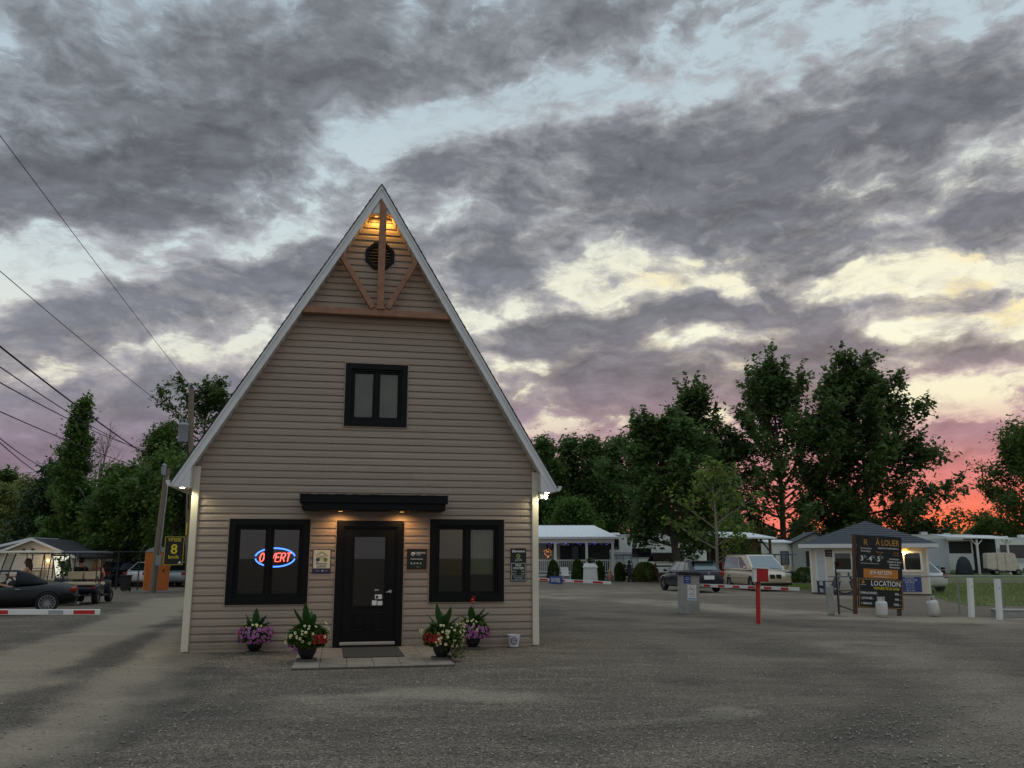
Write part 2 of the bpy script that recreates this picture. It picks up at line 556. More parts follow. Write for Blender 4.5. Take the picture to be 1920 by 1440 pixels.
def mat(name, col, rough=0.6, metal=0.0, var=0.0, vscale=5.0, stretch=(1, 1, 1), bump=0.0, bscale=30.0, spec=0.5, coat=0.0,
        tint=None, tvar=0.5, rnd=0.0, emit=None, estr=0.0, dirt=None, dscale=1.5, damt=0.5):
    """plain surface with a little uneven colour, grain and relief; col in sRGB 0-255"""
    m = bpy.data.materials.new(name)
    m.use_nodes = True
    t = NT(m.node_tree)
    b = t.n['Principled BSDF']
    c = lin(*col)
    b.inputs['Roughness'].default_value = rough
    b.inputs['Metallic'].default_value = metal
    b.inputs['Specular IOR Level'].default_value = spec
    if coat:
        b.inputs['Coat Weight'].default_value = coat
        b.inputs['Coat Roughness'].default_value = 0.06
    colsock = None
    if var or tint or dirt or bump:
        pos = t.node('ShaderNodeTexCoord').outputs['Object']
        vec = t.mapping(pos, scale=stretch)
    if var or tint:
        n = t.noise(vec, vscale, 5, 0.6)
        c2 = lin(*tint) if tint else tuple(min(1, x * (1 - var)) for x in c[:3]) + (1,)
        c1 = c if tint else tuple(min(1, x * (1 + var)) for x in c[:3]) + (1,)
        colsock = t.mix(t.mapr(n.outputs[0], 0.5 - tvar / 2, 0.5 + tvar / 2), c1, c2)
    if dirt:
        n = t.noise(pos, dscale, 6, 0.65)
        colsock = t.mix(t.mapr(n.outputs[0], 0.45, 0.75, 0, damt), colsock if colsock else c, lin(*dirt))
    if rnd:
        oi = t.node('ShaderNodeObjectInfo').outputs['Random']
        k = t.mapr(oi, 0, 1, 1 - rnd, 1 + rnd)
        cv = t.node('ShaderNodeCombineXYZ')
        for i in range(3):
            t.put(cv.inputs[i], k)
        colsock = t.vmath('MULTIPLY', colsock if colsock else t.mix(0.0, c, c), cv.outputs[0])
    if colsock:
        t.put(b.inputs['Base Color'], colsock)
    else:
        b.inputs['Base Color'].default_value = c
    if bump:
        nb = t.noise(vec, bscale, 5, 0.65)
        bp = t.node('ShaderNodeBump')
        bp.inputs['Strength'].default_value = bump
        bp.inputs['Distance'].default_value = 0.02
        t.put(bp.inputs['Height'], nb.outputs[0])
        t.put(b.inputs['Normal'], bp.outputs[0])
    if emit:
        b.inputs['Emission Color'].default_value = lin(*emit)
        b.inputs['Emission Strength'].default_value = estr
    MATS[name] = m
    return m


def glass_mat(name, tint=(235, 240, 240), refl=1.0, rough=0.0):
    m = bpy.data.materials.new(name)
    m.use_nodes = True
    t = NT(m.node_tree)
    t.n.clear()
    tr = t.node('ShaderNodeBsdfTransparent')
    tr.inputs[0].default_value = lin(*tint)
    gl = t.node('ShaderNodeBsdfGlossy')
    gl.inputs['Roughness'].default_value = rough
    gl.inputs['Color'].default_value = (refl, refl, refl, 1)
    fr = t.node('ShaderNodeFresnel')
    fr.inputs[0].default_value = 1.62
    mx = t.node('ShaderNodeMixShader')
    t.put(mx.inputs[0], t.math('ADD', fr.outputs[0], 0.008))
    t.l.new(tr.outputs[0], mx.inputs[1])
    t.l.new(gl.outputs[0], mx.inputs[2])
    o = t.node('ShaderNodeOutputMaterial')
    t.l.new(mx.outputs[0], o.inputs[0])
    return m


def leaf_mat(name, c1, c2, c3=None, scale=0.9, rough=0.55, trans=0.35):
    m = bpy.data.materials.new(name)
    m.use_nodes = True
    t = NT(m.node_tree)
    b = t.n['Principled BSDF']
    pos = t.node('ShaderNodeTexCoord').outputs['Object']
    n = t.noise(pos, scale, 3, 0.6)
    col = t.mix(t.mapr(n.outputs[0], 0.35, 0.65), lin(*c1), lin(*c2))
    n2 = t.noise(pos, scale * 9, 2, 0.5)
    col = t.mix(t.mapr(n2.outputs[0], 0.4, 0.7, 0, 0.6), col, lin(*(c3 or c2)))
    oi = t.node('ShaderNodeObjectInfo').outputs['Random']
    hv = t.node('ShaderNodeHueSaturation')
    t.put(hv.inputs['Value'], t.mapr(oi, 0, 1, 0.85, 1.15))
    t.put(hv.inputs['Hue'], t.mapr(oi, 0, 1, 0.49, 0.51))
    t.put(hv.inputs['Color'], col)
    t.put(b.inputs['Base Color'], hv.outputs[0])
    b.inputs['Roughness'].default_value = rough
    b.inputs['Specular IOR Level'].default_value = 0.25
    tl = t.node('ShaderNodeBsdfTranslucent')
    t.put(tl.inputs[0], hv.outputs[0])
    mx = t.node('ShaderNodeMixShader')
    mx.inputs[0].default_value = trans
    o = t.n['Material Output']
    t.l.new(b.outputs[0], mx.inputs[1])
    t.l.new(tl.outputs[0], mx.inputs[2])
    t.l.new(mx.outputs[0], o.inputs[0])
    return m


def glow_mat(name, col, strength):
    m = bpy.data.materials.new(name)
    m.use_nodes = True
    t = NT(m.node_tree)
    t.n.clear()
    e = t.node('ShaderNodeEmission')
    e.inputs[0].default_value = lin(*col)
    e.inputs[1].default_value = strength
    o = t.node('ShaderNodeOutputMaterial')
    t.l.new(e.outputs[0], o.inputs[0])
    return m


def lamp(name, kind, energy, col, M, size=0.1, spot=120, blend=0.6):
    l = bpy.data.lights.new(name, kind)
    l.energy = energy
    l.color = col
    if kind == 'SPOT':
        l.spot_size = R(spot)
        l.spot_blend = blend
        l.shadow_soft_size = size
    elif kind == 'POINT':
        l.shadow_soft_size = size
    else:
        l.size = size
    o = bpy.data.objects.new(name, l)
    COL.objects.link(o)
    o.matrix_world = M
    return o

# ------------------------------------------------------------------ palette
m_siding = mat('vinyl_siding', (164, 147, 132), 0.55, var=0.10, vscale=9, stretch=(0.25, 1, 6), bump=0.12, bscale=24, rnd=0.05, spec=0.35)
# dirt splashed up from the yard, fading out half a metre above the ground
_t = NT(m_siding.node_tree)
_b = _t.n['Principled BSDF']
_src = _b.inputs['Base Color'].links[0].from_socket
_pos = _t.node('ShaderNodeTexCoord').outputs['Object']
_sx = _t.node('ShaderNodeSeparateXYZ')
_t.l.new(_pos, _sx.inputs[0])
_n = _t.noise(_t.mapping(_pos, scale=(1.0, 1.0, 0.35)), 3.2, 6, 0.65).outputs[0]
_h = _t.math('MULTIPLY_ADD', _t.math('SUBTRACT', _n, 0.5), -0.9, _sx.outputs[2])
_t.put(_b.inputs['Base Color'], _t.mix(_t.mapr(_h, 0.48, -0.05, 0, 0.42, True), _src, lin(112, 98, 84)))
m_trim = mat('beige_trim', (167, 150, 135), 0.55, var=0.05)
m_corner = mat('cream_corner', (222, 214, 192), 0.5, var=0.05, vscale=3, dirt=(150, 140, 118), dscale=2.2, damt=0.25)
m_white = mat('white_aluminium', (226, 226, 226), 0.45, var=0.04, vscale=3, dirt=(170, 168, 160), dscale=1.2, damt=0.25)
m_soffit = mat('soffit_vinyl', (205, 200, 190), 0.5, var=0.05)
m_black = mat('black_frame', (9, 10, 12), 0.5, var=0.15, vscale=4, spec=0.22)
m_black2 = mat('black_door', (8, 8, 9), 0.42, var=0.12, vscale=4, spec=0.25)
m_wood = mat('cedar_beam', (176, 128, 100), 0.7, var=0.0, tint=(130, 92, 72), vscale=5, stretch=(1.5, 6, 1.5), tvar=0.6, bump=0.25, bscale=18)
m_shingle = mat('dark_shingle', (46, 45, 48), 0.9, var=0.35, vscale=14, bump=0.5, bscale=60)
m_dark = mat('dark_room', (70, 58, 46), 0.9, var=0.1)
m_roomwall = mat('room_wall', (128, 112, 86), 0.85, var=0.06)
m_blind = mat('olive_wall', (176, 152, 84), 0.9, var=0.05)
m_curtain = mat('curtain', (214, 208, 170), 0.9, var=0.2, vscale=16, stretch=(3, 1, 0.2))
m_sheer = mat('sheer_curtain', (150, 156, 150), 0.9, var=0.10, vscale=2)
m_glass = glass_mat('window_glass', (225, 230, 228), 1.0)
m_steel = mat('brushed_steel', (190, 190, 188), 0.3, metal=0.9)
m_paper = mat('white_paper', (232, 232, 228), 0.7)
m_neon_red = glow_mat('neon_red', (255, 84, 74), 6.0)
m_neon_blue = glow_mat('neon_blue', (70, 120, 255), 5.5)
m_lamp_warm = glow_mat('lamp_warm', (255, 190, 100), 1.6)
m_lamp_white = glow_mat('lamp_white', (255, 250, 225), 22.0)
m_pchalk = mat('print_white', (226, 226, 222), 0.6)
m_pblack = mat('sign_black', (24, 25, 26), 0.45, var=0.1)
m_pgreen = mat('sign_green', (20, 34, 30), 0.4, var=0.1)
m_pblue = mat('sign_blue', (34, 66, 140), 0.5, var=0.05)
m_pgold = mat('print_gold', (196, 140, 56), 0.5)
m_pyellow = mat('print_yellow', (226, 206, 40), 0.5)
m_pcream = mat('sign_cream', (228, 218, 190), 0.6, var=0.03)
m_porange = mat('print_orange', (200, 128, 50), 0.55, var=0.05)
m_pnavy = mat('sign_navy', (44, 40, 78), 0.5)
m_red = mat('red_paint', (182, 30, 34), 0.45, var=0.12, vscale=5)

# ------------------------------------------------------------------ office building
HYAW = 0.1954
HORG = Vector((-5.7537, 15.4831, 0))
HM = Matrix.Translation(HORG) @ Matrix.Rotation(HYAW, 4, 'Z')
AX, AZ, SL = 3.18, 8.88, 1.69          # ridge, slope of the roof line


def HW(x, y, z=0.0):
    return HM @ Vector((x, y, z))


house = thing('office_building', 'tall steep gabled camp office clad in taupe siding with white rakes', 'office building', HORG, HYAW)
HWD = 6.36
OPEN = [(0.67, 2.09, 0.79, 2.30), (2.57, 3.80, 0.0, 2.28), (4.285, 5.70, 0.80, 2.32), (2.62, 3.80, 4.05, 5.27)]


def gable_l(z, off=0.16):
    return max(0.0, AX - (AZ - z) / SL + off)


def segments(z0, z1, lo, hi, gap=0.012, off=0.16):
    """pieces of one course between the openings: (xl at z0, xl at z1, xr at z0, xr at z1)"""
    l0, l1 = max(lo, gable_l(z0, off)), max(lo, gable_l(z1, off))
    r0, r1 = min(hi, 2 * AX - gable_l(z0, off)), min(hi, 2 * AX - gable_l(z1, off))
    cuts = sorted((a - gap, b + gap) for a, b, c, d in OPEN if c - gap < z1 and d + gap > z0 and not (z0 > d or z1 < c))
    out, cl0, cl1 = [], l0, l1
    for a, b in cuts:
        out.append((cl0, cl1, a, a))
        cl0 = cl1 = b
    out.append((cl0, cl1, r0, r1))
    return [s for s in out if s[2] - s[0] > 0.02]


# backing wall with real openings
mb = MB()
zs = sorted({0.0, 0.79, 0.80, 2.28, 2.30, 2.32, 3.3, 4.05, 5.27, 8.5})
for z0, z1 in zip(zs[:-1], zs[1:]):
    zc = (z0 + z1) / 2
    n = 1 if z1 < 3.4 else 6
    l0, l1 = max(0.0, gable_l(z0)), max(0.0, gable_l(z1))
    r0, r1 = min(HWD, 2 * AX - gable_l(z0)), min(HWD, 2 * AX - gable_l(z1))
    cuts = sorted((a, b) for a, b, c, d in OPEN if c <= zc <= d)
    a0, a1 = l0, l1
    for a, b in cuts + [(None, None)]:
        e0, e1 = (a, a) if a is not None else (r0, r1)
        mb.xz([(a0, z0), (e0, z0), (e1, z1), (a1, z1)], 0.0, 0.14)
        a0 = a1 = b
wall = mb.build('wall', m_siding, house)

# siding, one course after another
PITCH_S = 0.1313
prof = [(0.06, 0.003), (0.04, 0.023), (0.08, 0.026), (0.62, 0.022), (0.80, 0.011), (1.0, 0.006), (1.0, 0.001)]       # (height, how far proud)
z = 0.035
while z < 8.36:
    z1 = z + PITCH_S
    pieces = []
    for (a0, a1, b0, b1) in segments(z, z1, 0.118, 6.247):
        if b0 - a0 > 3.0:      # long runs are lapped end over end
            c_ = a0 + (b0 - a0) * random.uniform(0.3, 0.7)
            pieces += [(a0, a1, c_ + 0.012, c_ + 0.012, 0.0), (c_, c_, b0, b1, 0.0016)]
        else:
            pieces.append((a0, a1, b0, b1, random.choice((0.0, 0.0008))))
    for (a0, a1, b0, b1, lift) in pieces:
        mb = MB()
        la, lb = [], []
        for h, d in prof:
            k = h
            la.append((a0 + (a1 - a0) * k, -d - lift, z + h * PITCH_S))
            lb.append((b0 + (b1 - b0) * k, -d - lift, z + h * PITCH_S))
        mb.prism(la, lb)
        mb.build('siding_board', m_siding, wall)
    # the strip of this course left over above or below an opening
    for (oa, ob_, oc, od) in OPEN:
        for h0, h1 in ((0.0, (oc - 0.014 - z) / PITCH_S), ((od + 0.014 - z) / PITCH_S, 1.0)):
            h0, h1 = max(0.0, h0), min(1.0, h1)
            if not (h1 - h0 > 0.05 and h1 - h0 < 0.999) or oc > z1 or od < z:
                continue
            hs = [0.04, 0.08, 0.62, 0.80, 1.0]
            ds = [0.023, 0.026, 0.022, 0.011, 0.006]
            ks = sorted({h0, h1} | {h for h in hs if h0 < h < h1})
            pf = [(k, float(np.interp(k, hs, ds))) for k in ks]
            pf = [(h0, 0.002)] + pf + [(h1, 0.002)]
            mb = MB()
            mb.prism([(oa - 0.0115, -d, z + h * PITCH_S) for h, d in pf], [(ob_ + 0.0115, -d, z + h * PITCH_S) for h, d in pf])
            mb.build('siding_board', m_siding, wall)
    z = z1

# corner boards, starter strip
for x0, x1 in ((-0.012, 0.108), (6.256, 6.376)):
    MB().bbox(x0, x1, -0.05, 0.10, 0.0, 3.24, 0.006).build('corner_board', m_corner, house)
for xx in (0.1085, 6.2445):
    MB().box(xx, xx + 0.011, -0.042, 0.0, 0.0, 3.24).build('corner_trim', m_trim, house)
for xx, xz in ((0.12, 2.53), (3.84, 6.244)):
    MB().box(xx, xz, -0.020, 0.0, -0.02, 0.039).build('starter_strip', m_trim, house)

# side and rear walls, floors, so that the rooms are closed
mb = MB()
mb.box(0.0, 0.14, 0.14, 8.0, 0.0, 3.3).box(6.22, 6.36, 0.14, 8.0, 0.0, 3.3).box(0.14, 6.22, 7.86, 8.0, 0.0, 3.3)
mb.xz([(0.0, 3.3), (6.36, 3.3), (3.18, 8.5)], 7.86, 8.0)
mb.build('outer_wall', m_siding, house)
mb = MB()
mb.box(0.15, 6.21, 0.15, 7.85, -0.02, 0.03).box(0.15, 6.21, 0.15, 7.85, 2.62, 2.7)
mb.build('room_floor', m_dark, house)
MB().box(0.15, 3.95, 4.2, 4.3, 0.03, 2.62).build('partition', m_roomwall, house)
MB().box(3.95, 4.02, 0.15, 4.2, 0.03, 2.62).build('partition', m_roomwall, house)
MB().box(4.021, 6.21, 1.7, 1.8, 1.26, 2.62).build('partition', m_blind, house)
MB().box(4.021, 6.21, 1.66, 1.8, 0.03, 1.26).build('wainscot', m_dark, house)
for lx_, ly_, pw in ((1.4, 1.9, 2.5), (5.1, 0.95, 1.6)):  # unseen ceiling lamps, added to brighten the rooms behind the panes
    cl_ = MB().lathe([(0.12, 2.56), (0.14, 2.60), (0.14, 2.619)], 16, (lx_, ly_, 0)).build('added_ceiling_lamp', glow_mat('added_lamp_glass', (255, 214, 150), 0.6), house)
    lamp('room_fill_lamp', 'POINT', pw, (1.0, 0.80, 0.52), HM @ Matrix.Translation((lx_, ly_, 2.40)), 0.1)
MB().box(0.6, 2.4, 1.6, 2.2, 0.03, 0.95).box(0.55, 2.45, 1.55, 2.25, 0.95, 1.0).build('counter', m_dark, house)
MB().box(4.4, 5.8, 1.3, 1.9, 0.03, 0.9).build('desk', m_dark, house)


def roof_pt(side, x_out, inset):
    """point on the rake line: x_out = distance from ridge, inset = vertical distance below outer line"""
    return (AX + side * x_out, AZ - SL * x_out - inset)


# roof slabs with lapped courses
EXT = 3.515
for side in (-1, 1):
    mb = MB()
    a, b = roof_pt(side, 0, 0.02), roof_pt(side, EXT, 0.02)
    c, d = roof_pt(side, 3.41, 0.26), roof_pt(side, 0, 0.26)
    ring = (a, b, (b[0], 2.873), (roof_pt(side, 3.40, 0)[0], 2.873), d)
    mb.prism([(p[0], -0.25, p[1]) for p in ring], [(p[0], 8.25, p[1]) for p in ring])
    roof = mb.build('roof', m_shingle, house)
    n = 48
    L = EXT * math.hypot(1, SL)
    t = Vector((side / math.hypot(1, SL), 0, -SL / math.hypot(1, SL)))
    nrm = Vector((side * SL / math.hypot(1, SL), 0, 1 / math.hypot(1, SL)))
    O = Vector((AX, 0, AZ))
    for i in range(n):
        u0, u1 = i * L / n, (i + 1) * L / n + 0.03
        y0 = -0.300 - random.uniform(0, 0.008)
        h0, h1 = 0.006, 0.013 + random.uniform(0, 0.004)
        mb = MB()
        p0, p1 = O + t * max(0.0, u0), O + t * min(u1, L + 0.02)
        q = [p0 - nrm * 0.01, p1 - nrm * 0.01, p1 + nrm * h1, p0 + nrm * h0]
        mb.prism([(v.x, y0, v.z) for v in q], [(v.x, 8.28, v.z) for v in q])
        mb.build('shingle_course', m_shingle, roof)
    # rake fascia: broad board and a thinner strip on top of it, a little proud
    zt = 2.846
    xe = EXT - 0.02

    def clip_z(poly, zmin):
        out = []
        for i in range(len(poly)):
            p, q = poly[i], poly[(i + 1) % len(poly)]
            if p[1] >= zmin:
                out.append(p)
            if (p[1] >= zmin) != (q[1] >= zmin):
                k = (zmin - p[1]) / (q[1] - p[1])
                out.append((p[0] + k * (q[0] - p[0]), zmin))
        return out
    pl = clip_z([roof_pt(side, 0, 0.09), roof_pt(side, xe, 0.09), roof_pt(side, xe, 0.285), roof_pt(side, 0, 0.285)], zt)
    fa = MB().prism([(x, -0.278, zz) for x, zz in pl], [(x, -0.252, zz) for x, zz in pl]).build('rake_fascia', m_white, house)
    pl = clip_z([roof_pt(side, 0, 0.0), roof_pt(side, xe + 0.012, 0.0), roof_pt(side, xe + 0.012, 0.092), roof_pt(side, 0, 0.092)], zt)
    MB().prism([(x, -0.296, zz) for x, zz in pl], [(x, -0.254, zz) for x, zz in pl]).build('drip_strip', m_white, fa)
    # boxed eave: front panel, underside, inner cheek, gutter
    xo = AX + side * xe
    xi = AX + side * 3.20
    zi = AZ - SL * 3.20 - 0.26
    pl = clip_z([roof_pt(side, 3.20, 0.2), roof_pt(side, xe, 0.2), (xo, 2.84), (xi, 2.84)], 2.84)
    ev = MB().prism([(x, -0.270, zz) for x, zz in pl], [(x, -0.240, zz) for x, zz in pl]).build('eave_panel', m_white, house)
    xa, xb = sorted((xo, AX + side * 3.19))
    mb = MB().box(xa, xb, -0.262, 8.2, 2.846, 2.862)
    k = -0.2
    while k < 8.1:
        mb.box(xa + 0.01, xb - 0.01, k, k + 0.06, 2.842, 2.847)
        k += 0.1
    mb.build('eave_soffit', m_soffit, house)
    xa, xb = sorted((xi, xi - side * 0.012))
    mb = MB().box(xa, xb, -0.238, -0.042, 2.862, zi + 0.02)
    for k in range(4):
        mb.box(xi - side * 0.016 - 0.004, xi - side * 0.016 + 0.004, -0.225 + k * 0.05, -0.205 + k * 0.05, 2.862, zi)
    mb.build('eave_cheek', m_soffit, house)
    gx = xo + side * 0.004
    g = [(gx, 2.862), (gx + side * 0.075, 2.862), (gx + side * 0.10, 2.90), (gx + side * 0.12, 2.955), (gx, 2.965)]
    MB().prism([(x, -0.262, zz) for x, zz in g], [(x, 8.2, zz) for x, zz in g]).build('gutter', m_white, house)
    # ribbed soffit under the rake
    mb = MB()
    n = 62
    for i in range(n):
        x0, x1 = 0.16 + i * (3.02 / n), 0.16 + (i + 1) * (3.02 / n)
        dz = 0.0 if i % 2 else 0.016
        q = [roof_pt(side, x0, 0.262), roof_pt(side, x1, 0.262), roof_pt(side, x1, 0.276 + dz), roof_pt(side, x0, 0.276 + dz)]
        mb.prism([(p[0], -0.247, p[1]) for p in q], [(p[0], -0.004, p[1]) for p in q])
    mb.build('rake_soffit', m_soffit, house)
    # recessed eave light
    lx = AX + side * 3.345
    rl = MB().lathe([(0.058, 2.838), (0.058, 2.845), (0.044, 2.845), (0.044, 2.838)], 20, (lx, -0.16, 0), caps=False).build('eave_light', m_white, house, True)
    MB().lathe([(0.001, 2.834), (0.043, 2.834), (0.043, 2.8415), (0.001, 2.8415)], 20, (lx, -0.16, 0), caps=False).build('lens', m_lamp_white, rl)
    lamp('eave_lamp', 'SPOT', 26.0, (1.0, 0.95, 0.60), HM @ Matrix.Translation((lx, -0.16, 2.825)), 0.04, 165, 0.5)
MB().lathe([(0.03, 0), (0.05, 0.03), (0.055, 0.10), (0.02, 0.11)], 12, (6.44, -0.02, 2.72)).lathe([(0.03, 0), (0.05, 0.03), (0.055, 0.10), (0.02, 0.11)], 12, (6.52, -0.05, 2.70)).box(6.376, 6.53, -0.03, 0.02, 2.79, 2.82).build('twin_flood_light', m_white, house, True)

# small triangular ceiling of the peak with its warm light
pz = 8.27
hw = (AZ - 0.28 - pz) / SL
MB().box(AX - hw + 0.01, AX + hw - 0.01, -0.244, -0.004, pz, pz + 0.012).build('peak_soffit', m_soffit, house)
MB().xz([(AX - hw + 0.02, pz + 0.013), (AX + hw - 0.02, pz + 0.013), (AX, AZ - 0.30)], -0.246, -0.232).build('peak_panel', m_white, house)
pk = MB().lathe([(0.045, pz - 0.006), (0.045, pz - 0.001), (0.035, pz - 0.001)], 16, (3.10, -0.10, 0), caps=False).build('peak_light', m_white, house)
MB().lathe([(0.001, pz - 0.008), (0.034, pz - 0.008), (0.034, pz - 0.003), (0.001, pz - 0.003)], 16, (3.10, -0.10, 0), caps=False).build('lens', m_lamp_warm, pk)
for xx in (3.08, 3.34):
    lamp('peak_lamp', 'SPOT', 9.0, (1.0, 0.52, 0.10), HM @ Matrix.Translation((xx, -0.15, pz - 0.03)) @ Matrix.Rotation(R(14), 4, 'X'), 0.03, 150, 0.9)

# timber truss in the gable
tr = MB()
MB().bbox(3.158, 3.292, -0.272, -0.14, 6.315, 8.60, 0.006).build('king_post', m_wood, house)
for (xa, za, xb, zb) in ((2.40, 7.46, 3.085, 6.335), (3.96, 7.46, 3.365, 6.335)):
    mb = MB().bar((xa, -0.19, za), (xb, -0.19, zb), 0.10, 0.125, (0, 1, 0))
    o = mb.build('truss_brace', m_wood, house, bevel=0.005)
    MB().box(min(xb, 3.225), max(xb, 3.225), -0.235, -0.145, 6.314, 6.40).build('brace_foot', m_wood, o)
MB().bbox(1.66, 4.72, -0.235, -0.10, 6.185, 6.313, 0.006).build('tie_beam', m_wood, house)

# octagonal louvre
cx, cz = 3.195, 7.465


def octa(r):
    return [(cx + r * math.cos(R(22.5 + 45 * k)), cz + r * math.sin(R(22.5 + 45 * k))) for k in range(8)]


vent = MB()
o8, i8 = octa(0.305), octa(0.235)
for k in range(8):
    q = [o8[k], o8[(k + 1) % 8], i8[(k + 1) % 8], i8[k]]
    vent.prism([(p[0], -0.055, p[1]) for p in q], [(p[0], -0.01, p[1]) for p in q])
vent = vent.build('gable_vent', m_black, house, bevel=0.004)
MB().xz(octa(0.24), -0.024, -0.018).build('vent_back', m_pblack, vent)
for k in range(7):
    zz = cz - 0.19 + k * 0.062
    hwid = min(0.215, 0.215 + 0.09 - abs(zz - cz) * 1.0)
    MB().prism([(cx - hwid, -0.052, zz), (cx - hwid, -0.030, zz + 0.045), (cx - hwid, -0.026, zz + 0.040), (cx - hwid, -0.048, zz - 0.006)],
               [(cx + hwid, -0.052, zz), (cx + hwid, -0.030, zz + 0.045), (cx + hwid, -0.026, zz + 0.040), (cx + hwid, -0.048, zz - 0.006)]).build('louvre_slat', m_black, vent)


# windows
def window(x0, x1, z0, z1, tw, sash, mull, name='window'):
    """thick stepped black surround, two sashes, glass"""
    wf = MB().frame(x0, x1, z0, z1, tw, -0.060, 0.06).build(name, m_black, house, bevel=0.004)
    MB().frame(x0 - 0.016, x1 + 0.016, z0 - 0.016, z1 + 0.016, 0.015, -0.046, -0.002).build('window_trim', m_trim, wf)
    a0, a1, b0, b1 = x0 + tw, x1 - tw, z0 + tw, z1 - tw
    MB().frame(a0 + 0.001, a1 - 0.001, b0 + 0.001, b1 - 0.001, 0.035, -0.03, 0.07).build('window_stop', m_black, wf, bevel=0.003)
    a0 += 0.036; a1 -= 0.036; b0 += 0.036; b1 -= 0.036
    xm = (a0 + a1) / 2
    MB().box(xm - mull / 2, xm + mull / 2, -0.02, 0.07, b0, b1).build('mullion', m_black, wf, bevel=0.003)
    for p, q in ((a0, xm - mull / 2), (xm + mull / 2, a1)):
        s = MB().frame(p + 0.001, q - 0.001, b0 + 0.001, b1 - 0.001, sash, -0.004, 0.06).build('sash', m_black, wf, bevel=0.003)
        MB().box(p + sash - 0.004, q - sash + 0.004, 0.026, 0.032, b0 + sash - 0.004, b1 - sash + 0.004).build('pane', m_glass, wf)
    return wf


wl = window(0.67, 2.09, 0.79, 2.30, 0.115, 0.040, 0.070)
wr = window(4.285, 5.70, 0.80, 2.32, 0.115, 0.040, 0.070)
wu = window(2.62, 3.80, 4.05, 5.27, 0.110, 0.038, 0.060)
# what is seen behind the panes
mb = MB()
for k in range(22):
    xx = 5.03 + k * 0.0255
    mb.add([(xx, 0.13 + 0.025 * (k % 2), 1.3), (xx + 0.0255, 0.13 + 0.025 * ((k + 1) % 2), 1.3), (xx + 0.0255, 0.13 + 0.025 * ((k + 1) % 2), 2.2), (xx, 0.13 + 0.025 * (k % 2), 2.2)], [(0, 1, 2, 3)])
mb.build('curtain', m_curtain, wr)
for p, q in ((2.74, 3.19), (3.23, 3.70)):
    mb = MB()
    n = 16
    for k in range(n):
        x0_, x1_ = p + (q - p) * k / n, p + (q - p) * (k + 1) / n
        f0, f1 = 0.10 + 0.02 * (k % 2), 0.10 + 0.02 * ((k + 1) % 2)
        mb.add([(x0_, f0, 4.1), (x1_, f1, 4.1), (x1_, f1, 5.25), (x0_, f0, 5.25)], [(0, 1, 2, 3)])
    mb.build('curtain', m_sheer, wu)

# entrance door
df = MB().frame(2.57, 3.80, 0.03, 2.28, (0.115, 0.115, 0.0, 0.105), -0.06, 0.08).build('door_frame', m_black2, house, bevel=0.005)
MB().box(2.552, 2.566, -0.046, -0.002, 0.03, 2.30).box(3.804, 3.818, -0.046, -0.002, 0.03, 2.30).box(2.566, 3.804, -0.046, -0.002, 2.284, 2.298).build('door_trim', m_trim, df)
MB().frame(2.686, 3.684, 0.125, 2.174, (0.028, 0.028, 0.0, 0.028), -0.03, 0.08).build('door_stop', m_black2, df, bevel=0.003)
dx0, dx1, dz0, dz1 = 2.716, 3.654, 0.125, 2.144
gx0, gx1, gz0, gz1 = 2.90, 3.465, 0.745, 1.99
mb = MB()
mb.box(dx0, gx0, 0.0, 0.05, dz0, dz1).box(gx1, dx1, 0.0, 0.05, dz0, dz1).box(gx0, gx1, 0.0, 0.05, dz0, gz0).box(gx0, gx1, 0.0, 0.05, gz1, dz1)
door = mb.build('door', m_black2, house)
MB().frame(gx0 - 0.03, gx1 + 0.03, gz0 - 0.03, gz1 + 0.03, 0.034, -0.016, -0.001).build('glass_bead', m_black2, door, bevel=0.004)
MB().box(gx0, gx1, 0.018, 0.024, gz0, gz1).build('pane', m_glass, door)
for xx in (2.90, 3.235):
    MB().frame(xx, xx + 0.23, 0.30, 0.63, 0.03, -0.012, -0.001).build('door_panel', m_black2, door, bevel=0.006)
    MB().bbox(xx + 0.06, xx + 0.17, -0.012, -0.001, 0.36, 0.57, 0.006).build('door_panel', m_black2, door)
hd = MB().lathe([(0.030, -0.014), (0.030, -0.001)], 16, (3.575, 0, 1.00), 'y').tube([(3.575, -0.014, 1.00), (3.575, -0.05, 1.00), (3.50, -0.055, 0.985)], 0.011, 10).build('door_handle', m_steel, door, True, auto=40)
MB().lathe([(0.026, -0.012), (0.026, -0.001)], 16, (3.575, 0, 1.12), 'y').build('lock', m_black, door, True, auto=40)
for (a, b, c_, d_) in ((3.30, 3.43, 0.865, 0.945), (3.25, 3.335, 0.755, 0.84), (3.35, 3.44, 0.755, 0.83)):
    MB().box(a, b, 0.0135, 0.0165, c_, d_).build('sticker', m_paper, door)
MB().box(3.315, 3.36, 0.012, 0.0132, 0.875, 0.925).build('sticker_print', m_pblack, door)
lettering('oo', 0.07, 3.33, 1.01, 0.0165, m_paper, door, 'sticker', depth=0.0008)
m_sill = mat('worn_aluminium', (168, 160, 148), 0.5, var=0.12, vscale=8)
MB().box(2.69, 3.68, -0.085, 0.08, 0.062, 0.118).build('threshold', m_sill, house, bevel=0.01)
MB().box(2.63, 3.74, -0.10, -0.02, 0.028, 0.0615).build('sill_plate', m_black2, house)

